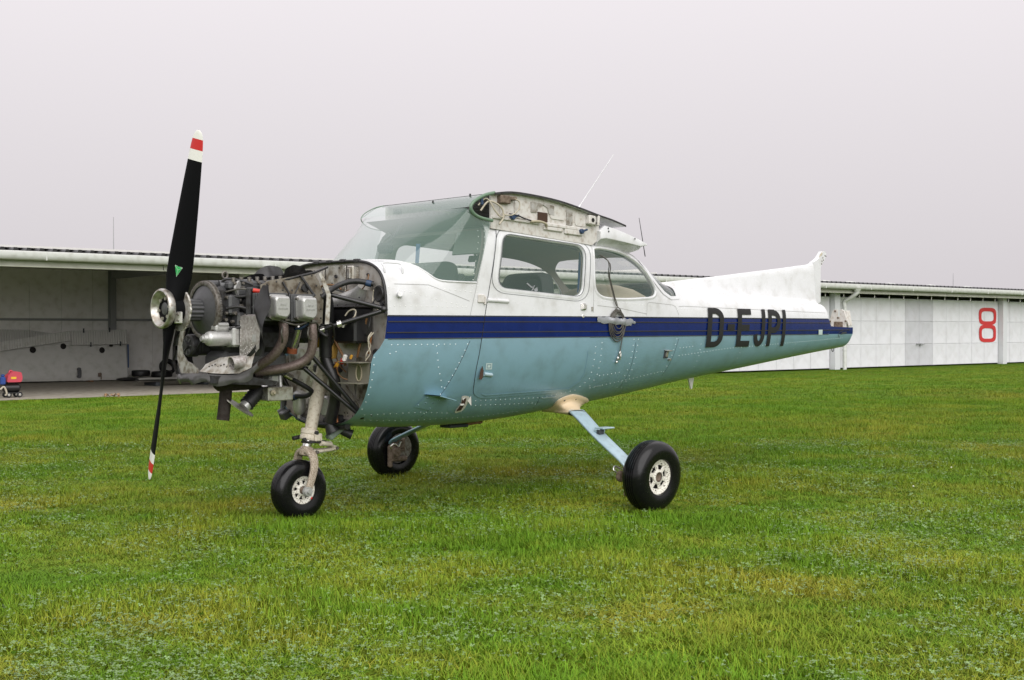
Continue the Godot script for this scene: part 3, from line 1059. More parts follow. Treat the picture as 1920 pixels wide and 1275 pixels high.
# part of the surface inside poly (x, theta) minus holes
func patch(mb: MB, poly: PackedVector2Array, holes: Array, off: float, side: float, dx := 0.06, dt := 0.055, inward := false) -> void:
	var lo := Vector2(INF, INF)
	var hi := -lo
	for p in poly: lo = lo.min(p); hi = hi.max(p)
	var sets := [poly] + holes
	var segs := []
	for s in sets:
		var m: int = s.size()
		for i in m: segs.append([s[i], s[(i + 1) % m]])
	# which cells do edges touch
	var i0 := int(floor(lo.x / dx))
	var i1 := int(ceil(hi.x / dx))
	var j0 := int(floor(lo.y / dt))
	var j1 := int(ceil(hi.y / dt))
	var touched := {}
	for sg in segs:
		var a: Vector2 = sg[0]
		var b: Vector2 = sg[1]
		for i in range(int(floor((minf(a.x, b.x) - 1e-5) / dx)), int(floor((maxf(a.x, b.x) + 1e-5) / dx)) + 1):
			for j in range(int(floor((minf(a.y, b.y) - 1e-5) / dt)), int(floor((maxf(a.y, b.y) + 1e-5) / dt)) + 1):
				touched[Vector2i(i, j)] = true
	var sg2 := -1.0 if inward else 1.0
	for i in range(i0, i1):
		for j in range(j0, j1):
			var cell := PackedVector2Array([Vector2(i * dx, j * dt), Vector2((i + 1) * dx, j * dt), Vector2((i + 1) * dx, (j + 1) * dt), Vector2(i * dx, (j + 1) * dt)])
			var pieces: Array
			if touched.has(Vector2i(i, j)):
				pieces = Geometry2D.intersect_polygons(cell, poly)
				for h in holes:
					var nx := []
					for q in pieces: nx.append_array(Geometry2D.clip_polygons(q, h))
					pieces = nx
			else:
				var cc := (cell[0] + cell[2]) / 2
				if not Geometry2D.is_point_in_polygon(cc, poly): continue
				var inside := false
				for h in holes:
					if Geometry2D.is_point_in_polygon(cc, h): inside = true
				if inside: continue
				pieces = [cell]
			for q in pieces:
				if q.size() < 3: continue
				var t := Geometry2D.triangulate_polygon(q)
				if t.is_empty(): continue
				var base := mb.v.size()
				for p in q:
					var th := clampf(p.y, -PI / 2, PI / 2)
					var nn := fn(p.x, th, side)
					mb.vert(fp(p.x, th, side) + nn * off, nn * sg2)
				for k in range(0, t.size(), 3): mb.tri_i(base + t[k], base + t[k + 1], base + t[k + 2])

# thin line lying on the skin along points (x, y)
func skin_line(mb: MB, pts: Array, width: float, off: float, side := 1.0) -> void:
	var P := []
	var path := []
	for i in pts.size() - 1:
		var a: Vector2 = pts[i]
		var b: Vector2 = pts[i + 1]
		var k := maxi(1, int(ceil((b - a).length() / 0.05)))
		for j in k: path.append(a.lerp(b, float(j) / k))
	path.append(pts[pts.size() - 1])
	for i in path.size():
		var p: Vector2 = path[i]
		var q: Vector2 = path[mini(i + 1, path.size() - 1)] - path[maxi(i - 1, 0)]
		var s := Vector2(-q.y, q.x).normalized() * width * 0.5
		P.append(PackedVector3Array([fxy(p.x + s.x, p.y + s.y, off, side), fxy(p.x, p.y, off + width * 0.12, side), fxy(p.x - s.x, p.y - s.y, off, side)]))
	mb.grid(P)

func rivet(mb: MB, p: Vector3, nn: Vector3, r: float) -> void:
	var u := nn.cross(Vector3(0.3, 1, 0.2)).normalized()
	var w := nn.cross(u)
	var base := mb.v.size()
	mb.vert(p + nn * r * 0.45, nn)
	for k in 6:
		var d := u * cos(TAU * k / 6) + w * sin(TAU * k / 6)
		mb.vert(p + d * r, (d + nn * 0.5).normalized())
	for k in 6: mb.tri_i(base, base + 1 + k, base + 1 + (k + 1) % 6)

func rivets(mb: MB, pts: Array, gap: float, r := 0.0045, side := 1.0) -> void:
	var carry := 0.0
	for i in pts.size() - 1:
		var a: Vector2 = pts[i]
		var b: Vector2 = pts[i + 1]
		var L := (b - a).length()
		var d := carry
		while d < L:
			var p := a.lerp(b, d / L)
			var t := th_of(p.x, p.y)
			rivet(mb, fp(p.x, t, side), fn(p.x, t, side), r)
			d += gap
		carry = d - L

func stu(x: float) -> float: return 1.165 + 0.0030 * x
func stl(x: float) -> float: return 1.034 + 0.0031 * x

func v2(a: Array) -> Array:
	var o := []
	for e in a: o.append(Vector2(e[0], e[1]))
	return o

func smooth_closed(pts: Array, per := 5) -> PackedVector2Array:
	var out := PackedVector2Array()
	var m := pts.size()
	for i in m:
		var p0: Vector2 = pts[(i + m - 1) % m]
		var p1: Vector2 = pts[i]
		var p2: Vector2 = pts[(i + 1) % m]
		var p3: Vector2 = pts[(i + 2) % m]
		for k in per:
			var t := float(k) / per
			out.append(0.5 * ((2.0 * p1) + (p2 - p0) * t + (2.0 * p0 - 5.0 * p1 + 4.0 * p2 - p3) * t * t + (3.0 * p1 - p0 - 3.0 * p2 + p3) * t * t * t))
	return out

func build_aeroplane() -> void:
	setup_fuselage()
	aero = node("aeroplane", self)
	tag(aero, "white, blue and teal light aeroplane without wings, cowling or tail, engine exposed", "aeroplane")
	build_fuselage()
	build_cabin()
	build_roof()
	build_fittings()
	build_tail()
	build_firewall()
	build_engine()
	build_propeller()
	build_nose_gear()
	build_main_gear()

var WIN_F: PackedVector2Array
var WIN_R: PackedVector2Array
var DOOR: PackedVector2Array
var WS: PackedVector2Array
var RW: PackedVector2Array

func build_fuselage() -> void:
	var H := PI / 2
	# openings in (x, theta)
	WIN_F = xyt(round_poly(v2([[.822, 1.345], [.882, 1.668], [1.615, 1.628], [1.580, 1.300]]), 0.075, 6), 0.04)
	WIN_R = xyt(smooth_closed(v2([[1.712, 1.38], [1.714, 1.58], [1.745, 1.618], [1.9, 1.616], [2.07, 1.592], [2.21, 1.545], [2.32, 1.475], [2.395, 1.39], [2.402, 1.345], [2.36, 1.318], [2.25, 1.308], [2.05, 1.299], [1.88, 1.300], [1.765, 1.316]]), 4), 0.04)
	DOOR = xyt(round_poly(v2([[.845, 1.725], [.728, 1.21], [.655, .83], [.668, .70], [.75, .668], [1.52, .684], [1.632, .77], [1.662, 1.2], [1.690, 1.66], [1.62, 1.692]]), 0.06, 5), 0.03)
	WS = PackedVector2Array()
	for e in [[.11, 1.485, .0], [.14, 1.485, .18], [.20, 1.48, .33], [.265, 1.462, .435], [.315, 1.425, .492], [.38, 1.382, .515], [.50, 1.366, .525], [.655, 1.366, .53]]:
		WS.append(Vector2(e[0], minf(H, atan2(e[1] - YC, e[2]))))
	for e in [[.68, 1.45], [.72, 1.58], [.77, 1.735]]: WS.append(Vector2(e[0], th_of(e[0], e[1])))
	WS.append(Vector2(.80, H)); WS[0].y = H + 0.05; WS[WS.size() - 1].y = H + 0.05
	RW = PackedVector2Array()
	for e in [[2.26, 91], [2.26, 58], [2.31, 46], [2.42, 37.5], [2.54, 30], [2.62, 27.5], [2.70, 29], [2.745, 40], [2.76, 62], [2.765, 91]]: RW.append(Vector2(e[0], deg_to_rad(e[1])))
	var XF0 := -0.105
	# outline of the three paint fields (x, theta)
	var up := PackedVector2Array()
	var band := PackedVector2Array()
	var low := PackedVector2Array()
	var n := 112
	var xe := 5.56
	var top_l := []
	for k in n + 1:
		var x := lerpf(0.0, xe, float(k) / n)
		up.append(Vector2(x, th_of(x, stu(x))))
		top_l.append(Vector2(x, th_of(x, stu(x))))
	up.append(Vector2(xe, H + 0.05)); up.append(Vector2(0.0, H + 0.05))
	for p in top_l: band.append(p)
	for k in n + 1:
		var x := lerpf(xe, -0.018, float(k) / n)
		band.append(Vector2(x, th_of(x, stl(x))))
	for k in n + 1:
		var x := lerpf(-0.018, xe, float(k) / n)
		low.append(Vector2(x, th_of(x, stl(x))))
	# aft end slopes forward going down; front edge steps forward below the stripe
	low.append(Vector2(5.54, deg_to_rad(-30))); low.append(Vector2(5.51, deg_to_rad(-60))); low.append(Vector2(5.49, -H - 0.05))
	low.append(Vector2(XF0, -H - 0.05)); low.append(Vector2(XF0, th_of(XF0, 0.9))); low.append(Vector2(-.092, th_of(-.09, .945))); low.append(Vector2(-.05, th_of(-.05, .985)))
	# notch where the fin and rudder sat
	var notch := PackedVector2Array([Vector2(5.088, H + .06)])
	for e in [[5.088, 1.25], [5.088, 1.19], [5.13, 1.118], [5.3, 1.112], [5.62, 1.108]]: notch.append(Vector2(e[0], th_of(e[0], e[1])))
	notch.append(Vector2(5.62, H + .06))
	var fus := node("fuselage", aero)
	var mb: MB
	for e in [["upper_skin", up, M.white_paint, "white upper skin"], ["blue_band", band, M.blue_paint, "dark blue band"], ["lower_skin", low, M.teal_paint, "teal lower skin"]]:
		mb = MB.new()
		patch(mb, e[1], [WIN_R, DOOR, WS, RW, notch, WIN_F], 0.0, 1.0)
		patch(mb, e[1], [WIN_R, WS, RW, notch, WIN_F], 0.0, -1.0)
		put(e[0], mb, e[2], fus, e[3])
	# inner lining of the cabin
	mb = MB.new()
	var inner := PackedVector2Array([Vector2(.45, -H - .05), Vector2(2.8, -H - .05), Vector2(2.8, H + .05), Vector2(.45, H + .05)])
	for s in [1.0, -1.0]: patch(mb, inner, [WIN_R, WS, RW, WIN_F], -0.03, s, 0.09, 0.08, true)
	put("cabin_lining", mb, M.cabin_lining, aero)
	# bare metal inside of the skin ahead of the firewall
	mb = MB.new()
	for s in [1.0, -1.0]: patch(mb, PackedVector2Array([Vector2(-.098, -H - .05), Vector2(.02, -H - .05), Vector2(.02, th_of(0, .93)), Vector2(-.098, th_of(-.09, .90))]), [], -0.004, s, 0.06, 0.055, true)
	put("skin_lip", mb, M.aluminium, fus)
	# closing bulkheads of the tail
	mb = MB.new()
	var ring := []
	for k in 13:
		var th := lerpf(th_of(5.08, 1.12), H, k / 12.0)
		ring.append(fp(5.082, th) - Vector3(0, 0.004, 0.004))
	for k in 13: ring.append(ring[12 - k] * Vector3(1, 1, -1))
	mb.face(ring, Vector3(1, 0, 0))
	put("tail_bulkhead", mb, M.aluminium, fus)
	mb = MB.new()
	ring = []
	for k in 9: ring.append(fp(5.49, lerpf(deg_to_rad(-80), th_of(5.5, 1.095), k / 8.0)) - Vector3(0, 0, 0.004))
	for k in 9: ring.append(ring[8 - k] * Vector3(1, 1, -1))
	mb.face(ring, Vector3(1, 0, 0))
	put("tail_bulkhead", mb, M.aluminium, fus)
	mb = MB.new()
	mb.quad(Vector3(5.12, 1.10, 0.16), Vector3(5.53, 1.09, 0.12), Vector3(5.53, 1.09, -0.12), Vector3(5.12, 1.10, -0.16))
	put("tail_deck", mb, M.dirty_white, fus)
	# ---- left door with its own paint fields
	var door := node("door", aero)
	for e in [["door_skin", up, M.white_paint], ["door_band", band, M.blue_paint], ["door_lower_skin", low, M.teal_paint]]:
		mb = MB.new()
		var shr := Geometry2D.offset_polygon(DOOR, -0.002)
		for q in Geometry2D.intersect_polygons(shr[0], e[1]): patch(mb, q, [WIN_F], 0.004, 1.0)
		put(e[0], mb, e[2], door)
	mb = MB.new()
	patch(mb, DOOR, [Geometry2D.offset_polygon(DOOR, -0.022)[0]], -0.006, 1.0)
	put("door_seal", mb, M.seal_grey, door)
	# window surround: raised bead round the door window
	window_bead(WIN_F, 0.030, 0.006, "window_frame", M.white_paint, door, 1.0)
	mb = MB.new()
	var wo := Geometry2D.offset_polygon(WIN_F, 0.058)[0]
	var wi := Geometry2D.offset_polygon(WIN_F, 0.054)[0]
	patch(mb, wo, [wi], 0.006, 1.0)
	patch(mb, Geometry2D.offset_polygon(WIN_F, 0.006)[0], [WIN_F], 0.0105, 1.0)
	put("window_seam", mb, M.seal_grey, door)
	mb = MB.new()
	patch(mb, WIN_F, [], -0.004, 1.0)
	put("window_pane", mb, M.acrylic, door)
	mb = MB.new()
	patch(mb, WIN_F, [], -0.004, -1.0)
	put("window_pane", mb, M.acrylic, aero)
	for s in [1.0, -1.0]:
		mb = MB.new()
		patch(mb, WIN_R, [], -0.006, s)
		put("rear_side_window", mb, M.acrylic, aero)
		window_bead(WIN_R, 0.014, 0.004, "rear_window_frame", M.white_paint, aero, s)
	mb = MB.new()
	for s in [1.0, -1.0]: patch(mb, RW, [], -0.002, s)
	put("rear_window", mb, M.acrylic, aero)
	mb = MB.new()
	for s in [1.0, -1.0]: patch(mb, Geometry2D.offset_polygon(RW, 0.05)[0], [RW], 0.004, s)
	put("rear_window_rim", mb, M.white_paint, aero)
	# ---- pinstripes, seams, access panels
	for f in [0.26, 0.73]:
		for s in [1.0, -1.0]:
			mb = MB.new()
			var l := []
			for k in 60:
				var x := lerpf(0.0 if f < .5 else -.01, 5.12 if f < .5 else 5.5, k / 59.0)
				l.append(Vector2(x, lerpf(stu(x), stl(x), f)))
			skin_line(mb, l, 0.006, 0.0015 if s < 0 else 0.0052, s)
			put("pinstripe", mb, M.pinstripe, fus)
	for f in [[0.0, 0.007], [1.0, 0.006]]:
		mb = MB.new()
		var l := []
		for k in 60:
			var x := lerpf(0.0, 5.08, k / 59.0)
			l.append(Vector2(x, lerpf(stu(x), stl(x), f[0])))
		skin_line(mb, l, f[1], 0.0046)
		put("pinstripe", mb, M.seam_dark, fus)
	for l in [[[.764, 1.72], [.603, 1.17]], [[1.73, 1.245], [1.95, 1.232], [2.28, 1.195]], [[2.28, 1.18], [2.285, 1.262], [2.31, 1.276], [2.62, 1.262], [2.66, 1.25], [2.695, 1.19]], [[2.70, 1.252], [2.78, 1.256], [5.05, 1.232]], [[.06, 1.345], [.30, 1.345], [.60, 1.255]], [[1.70, 1.67], [1.69, 1.2]]]:
		mb = MB.new()
		skin_line(mb, v2(l), 0.0028, 0.001)
		put("seam", mb, M.seam_white, fus)
	mb = MB.new()
	for l in [[[.603, 1.02], [.424, .70], [.37, .57]], [[2.15, 1.0], [2.10, .66]], [[2.69, 1.02], [2.58, .76]], [[1.28, .66], [1.31, .58]]]:
		mb = MB.new()
		skin_line(mb, v2(l), 0.003, 0.001)
		put("seam", mb, M.seam_dark, fus)
	# ---- rivets
	mb = MB.new()
	for l in [
		[[-.085, .93], [-.085, .60]], [[.03, 1.0], [.5, 1.0]], [[.02, .95], [.1, .97]], [[.585, 1.0], [.41, .68], [.36, .57]], [[.35, .99], [.37, .87], [.43, .72]],
		[[-.04, .60], [.35, .60], [.55, .585]], [[.72, .655], [1.30, .652], [1.60, .69], [1.70, .76], [1.72, 1.0]], [[.74, .625], [1.25, .618], [1.32, .60]],
		[[1.78, 1.0], [1.77, .78], [1.72, .68]], [[2.13, 1.02], [2.07, .66]], [[2.18, 1.02], [2.13, .66]], [[2.67, 1.02], [2.56, .75]],
		[[2.72, .90], [3.4, .945], [5.4, 1.015]], [[1.80, .78], [2.05, .80]], [[1.75, .70], [2.06, .735], [2.55, .79]], [[3.0, .98], [2.98, .79]], [[3.6, .95], [3.58, .83]], [[4.5, .97], [4.48, .90]],
		[[.0, .565], [.3, .55], [.8, .55], [1.2, .565]], [[5.08, 1.05], [5.06, .94]], [[2.72, .955], [2.9, .965]]]:
		rivets(mb, v2(l), 0.042, 0.0046)
	var rv := put("rivet", mb, M.rivet_light, fus)
	rv.set_meta("kind", "stuff")
	mb = MB.new()
	for l in [[[.018, 1.44], [.018, 1.19]], [[.05, 1.32], [.58, 1.22]], [[.05, 1.22], [.58, 1.22]], [[.69, 1.68], [.60, 1.25]], [[.74, 1.68], [.645, 1.25]], [[.30, 1.33], [.62, 1.31]],
		[[1.70, 1.28], [2.35, 1.25]], [[2.43, 1.30], [2.60, 1.30]], [[2.70, 1.235], [5.05, 1.222]], [[2.66, 1.30], [2.70, 1.18]], [[.80, 1.715], [1.68, 1.66]], [[1.70, 1.655], [2.25, 1.60]], [[1.67, 1.60], [1.66, 1.25]]]:
		rivets(mb, v2(l), 0.038, 0.0038)
	rv = put("rivet", mb, M.rivet_white, fus)
	rv.set_meta("kind", "stuff")
	mb = MB.new()
	for l in [[[.0, 1.14], [.0, 1.06]], [[2.18, 1.15], [2.17, 1.05]], [[2.69, 1.15], [2.68, 1.05]], [[4.86, 1.12], [5.08, 1.12]], [[.60, 1.15], [.56, 1.05]]]: rivets(mb, v2(l), 0.03, 0.004)
	rv = put("rivet", mb, M.blue_paint, fus)
	rv.set_meta("kind", "stuff")
	registration()

func window_bead(poly: PackedVector2Array, width: float, high: float, called: String, m: Material, parent: Node, side: float) -> void:
	# raised rounded moulding following the opening
	var mb := MB.new()
	var P := []
	var offs := [[-0.002, -0.012], [0.0, high * 0.6], [width * 0.3, high], [width * 0.7, high], [width, high * 0.4], [width + 0.004, 0.001]]
	var m2 := poly.size()
	var rows := []
	for o in offs:
		var row := PackedVector3Array()
		for i in m2:
			var a := poly[(i + m2 - 1) % m2]
			var p := poly[i]
			var b := poly[(i + 1) % m2]
			# work in metres: theta is scaled by the local radius
			var r := fp(p.x, p.y).distance_to(Vector3(p.x, YC, 0))
			var d := Vector2(b.x - a.x, (b.y - a.y) * r).normalized()
			var nn := Vector2(d.y, -d.x)
			if Geometry2D.is_polygon_clockwise(poly): nn = -nn
			var q := Vector2(p.x + nn.x * o[0], p.y + nn.y * o[0] / r)
			row.append(fp(q.x, q.y, side) + fn(q.x, q.y, side) * o[1])
		rows.append(row)
	mb.grid(rows, true)
	put(called, mb, m, parent)

# black registration letters on the left side, sheared, each its own part
func registration() -> void:
	var y0 := 0.957
	var y1 := 1.247
	var glyphs := []
	# each: [x left at base, polygons (outer, holes)] in unit coordinates
	var D_o := PackedVector2Array([Vector2(0, 0), Vector2(.105, 0)])
	D_o.append_array(arc(Vector2(.105, .085), Vector2(.125, .085), -90, 0, 8))
	D_o.append_array(arc(Vector2(.105, .205), Vector2(.125, .085), 0, 90, 8))
	D_o.append(Vector2(0, .29))
	var D_i := PackedVector2Array([Vector2(.062, .042), Vector2(.10, .042)])
	D_i.append_array(arc(Vector2(.105, .09), Vector2(.065, .048), -90, 0, 6))
	D_i.append_array(arc(Vector2(.105, .20), Vector2(.065, .048), 0, 90, 6))
	D_i.append(Vector2(.062, .248))
	glyphs.append([3.054, D_o, [D_i]])
	glyphs.append([3.343, PackedVector2Array([Vector2(0, .125), Vector2(.105, .125), Vector2(.105, .172), Vector2(0, .172)]), []])
	glyphs.append([3.492, PackedVector2Array([Vector2(0, 0), Vector2(.203, 0), Vector2(.203, .045), Vector2(.062, .045), Vector2(.062, .125), Vector2(.185, .125), Vector2(.185, .17), Vector2(.062, .17), Vector2(.062, .245), Vector2(.205, .245), Vector2(.205, .29), Vector2(0, .29)]), []])
	var J := PackedVector2Array([Vector2(.17, .29), Vector2(.115, .29), Vector2(.115, .085)])
	J.append_array(arc(Vector2(.085, .085), Vector2(.030, .043), 0, -180, 8))
	J.append(Vector2(.055, .10)); J.append(Vector2(0, .09))
	J.append_array(arc(Vector2(.085, .088), Vector2(.085, .088), 180, 360, 12))
	glyphs.append([3.755, J, []])
	var Pp := PackedVector2Array([Vector2(0, 0), Vector2(.055, 0), Vector2(.055, .105), Vector2(.10, .105)])
	Pp.append_array(arc(Vector2(.105, .195), Vector2(.100, .09), -88, 90, 14))
	Pp.append(Vector2(.10, .29)); Pp.append(Vector2(0, .29))
	var Pi := PackedVector2Array([Vector2(.055, .15), Vector2(.10, .15)])
	Pi.append_array(arc(Vector2(.10, .197), Vector2(.048, .046), -88, 88, 10))
	Pi.append(Vector2(.055, .245))
	glyphs.append([3.976, Pp, [Pi]])
	glyphs.append([4.219, PackedVector2Array([Vector2(0, 0), Vector2(.052, 0), Vector2(.052, .29), Vector2(0, .29)]), []])
	for g in glyphs:
		for side in [1.0]:
			var conv := func(pp: PackedVector2Array) -> PackedVector2Array:
				var o := []
				for p in pp:
					var yy := y0 + p.y
					var xx: float = g[0] + p.x + p.y * 0.14
					if side < 0.0: xx = 7.4 - xx
					o.append(Vector2(xx, yy))
				return xyt(o, 0.04)
			var mb := MB.new()
			var holes := []
			for h in g[2]: holes.append(conv.call(h))
			patch(mb, conv.call(g[1]), holes, 0.0072, side, 0.03, 0.06)
			put("registration_letter", mb, M.letter_black, aero)

# ------------------------------------------------------------------ cabin, windscreen, roof, fittings
func build_cabin() -> void:
	var mb := MB.new()
	# windscreen: sheet from the base line up to the nose of the wing root
	var Bp := []
	var Tp := []
	var tops := [[.600, 1.815, 0.0], [.600, 1.815, .18], [.600, 1.815, .33], [.602, 1.813, .44], [.606, 1.808, .50], [.625, 1.785, .528], [.68, 1.758, .532], [.775, 1.742, .533]]
	for k in 8:
		var p := fp(WS[k].x, minf(WS[k].y, PI / 2))
		Bp.append(p); Tp.append(Vector3(tops[k][0], tops[k][1], tops[k][2]))
	var fullB := []
	var fullT := []
	for k in range(7, 0, -1):
		fullB.append(Bp[k] * Vector3(1, 1, -1)); fullT.append(Tp[k] * Vector3(1, 1, -1))
	for k in 8:
		fullB.append(Bp[k]); fullT.append(Tp[k])
	var b := spline(fullB, 4)
	var t := spline(fullT, 4)
	var rows := []
	for r in 13:
		var v := r / 12.0
		var row := PackedVector3Array()
		for k in b.size():
			var p: Vector3 = b[k].lerp(t[k], v)
			var bulge := sin(PI * v) * 0.020 * clampf((0.53 - absf(p.z)) * 6.0, 0.0, 1.0)
			row.append(p + Vector3(-0.55, 0.83, 0) * bulge)
		rows.append(row)
	mb.grid(rows)
	put("windscreen", mb, M.windscreen, aero)
	# the sheet rolls over the wing root nose
	mb = MB.new()
	rows = []
	for e in spline([Vector2(.600, 1.815), Vector2(.650, 1.851), Vector2(.72, 1.889), Vector2(.80, 1.913)], 4):
		var row := PackedVector3Array()
		for k in 25: row.append(Vector3(e.x, e.y, lerpf(-.535, .535, k / 24.0)))
		rows.append(row)
	mb.grid(rows)
	put("windscreen_top", mb, M.windscreen_roof, aero)
	for s in [1.0, -1.0]:
		mb = MB.new()
		mb.tube(spline([Vector3(.785, 1.744, .53 * s), Vector3(.69, 1.755, .533 * s), Vector3(.632, 1.777, .533 * s), Vector3(.606, 1.810, .535 * s), Vector3(.625, 1.842, .535 * s), Vector3(.67, 1.870, .535 * s), Vector3(.73, 1.896, .535 * s), Vector3(.80, 1.913, .535 * s)], 4), 0.011 if s > 0 else 0.003, 8)
		put("windscreen_edge", mb, M.acrylic_edge, aero)
		mb = MB.new()
		rows = []
		for k in 8:
			var p: Vector3 = Bp[k] * Vector3(1, 1, s)
			rows.append(p)
		mb.tube(spline(rows, 4), 0.006, 6)
		put("windscreen_gasket", mb, M.white_paint, aero)
	# glare shield, panel, compass
	mb = MB.new()
	mb.prism(round_poly(v2([[.30, 1.30], [.30, 1.455], [.50, 1.495], [.585, 1.475], [.60, 1.25]]), 0.05, 5), Transform3D(Basis.IDENTITY, Vector3(0, 0, -.44)), 0.88)
	put("glare_shield", mb, M.glare_black, aero)
	mb = MB.new()
	mb.box(Vector3(.60, 1.22, 0), Vector3(.05, .40, .94), Basis.IDENTITY, 0.01)
	put("instrument_panel", mb, M.glare_black, aero)
	mb = MB.new()
	mb.box(Vector3(.385, 1.585, 0.0), Vector3(.075, .065, .10), Basis.IDENTITY, 0.018)
	mb.tube([Vector3(.40, 1.61, 0), Vector3(.52, 1.74, 0)], 0.008, 6)
	put("compass", mb, M.glare_black, aero)
	# floor and headliner
	mb = MB.new()
	mb.box(Vector3(1.25, .66, 0), Vector3(1.2, .03, .74))
	put("cabin_floor", mb, M.glare_black, aero)
	mb = MB.new()
	mb.box(Vector3(1.32, 1.685, 0), Vector3(1.02, .02, .96), Basis(Vector3.BACK, -0.03))
	put("headliner", mb, M.cabin_lining, aero)
	mb = MB.new()
	mb.quad(Vector3(.62, 1.79, -.50), Vector3(.62, 1.79, .50), Vector3(.84, 1.705, .50), Vector3(.84, 1.705, -.50))
	put("headliner", mb, M.cabin_lining, aero)
	# sun visor and straps
	mb = MB.new()
	mb.box(Vector3(.80, 1.645, .32), Vector3(.012, .20, .28), Basis(Vector3.BACK, -0.30), 0.005)
	put("sun_visor", mb, M.visor_green, aero)
	mb = MB.new()
	mb.box(Vector3(.83, 1.525, .33), Vector3(.02, .04, .12), Basis(Vector3.BACK, -0.30), 0.006)
	put("visor_clip", mb, M.glare_black, aero)
	for e in [[1.78, 1.67, 1.77, 1.22, .34, .050, .075], [.83, 1.53, .84, 1.44, .36, .03, .03], [.60, 1.62, .59, 1.50, .05, .03, .02]]:
		mb = MB.new()
		var q := [Vector3(e[0] - e[5] * .4, e[1], e[4]), Vector3(e[0] + e[5] * .4, e[1], e[4] + e[5] * .4), Vector3(e[2] + e[6] * .5, e[3], e[4] + e[6] * .5), Vector3(e[2] - e[6] * .5, e[3], e[4])]
		mb.quad(q[0], q[1], q[2], q[3])
		mb.quad(q[0] + Vector3(.003, 0, -.003), q[1] + Vector3(.003, 0, -.003), q[2] + Vector3(.003, 0, -.003), q[3] + Vector3(.003, 0, -.003))
		put("blue_strap", mb, M.strap_blue, aero)
	# front seats and rear bench
	for z in [.245, -.245]:
		var seat := node("seat", aero)
		mb = MB.new()
		var P := []
		var out := round_poly(v2([[-.19, 0], [.19, 0], [.205, .40], [.16, .50], [-.16, .50], [-.205, .40]]), 0.09, 5)
		for e in [[-.045, .86], [-.060, .95], [-.055, 1.0], [.0, 1.03], [.045, 1.0], [.055, .9]]:
			var row := PackedVector3Array()
			for p in out: row.append(Vector3(1.30 + e[0] + (p.y) * .16, .95 + .25 + (p.y - .25) * e[1], z + p.x * e[1]))
			P.append(row)
		mb.grid(P, true)
		var fr := []
		for p in P[0]: fr.append(p)
		mb.face(fr, Vector3(-1, 0, 0))
		fr = []
		for p in P[5]: fr.append(p)
		mb.face(fr, Vector3(1, 0, 0))
		put("seat_back", mb, M.seat_fabric, seat)
		mb = MB.new()
		mb.box(Vector3(1.12, .92, z), Vector3(.45, .12, .42), Basis.IDENTITY, 0.04)
		put("seat_cushion", mb, M.seat_fabric, seat)
	var bench := node("rear_bench", aero)
	mb = MB.new()
	mb.box(Vector3(2.12, 1.05, 0), Vector3(.12, .42, .88), Basis(Vector3.BACK, -0.2), 0.05)
	put("bench_back", mb, M.seat_fabric, bench)
	mb = MB.new()
	mb.box(Vector3(1.88, .86, 0), Vector3(.42, .14, .88), Basis.IDENTITY, 0.05)
	put("bench_cushion", mb, M.seat_fabric, bench)
	mb = MB.new()
	mb.ball(Vector3(2.36, 1.20, 0), Vector3(.36, .215, .41), 10, 24)
	put("hat_shelf", mb, M.shelf_beige, aero)

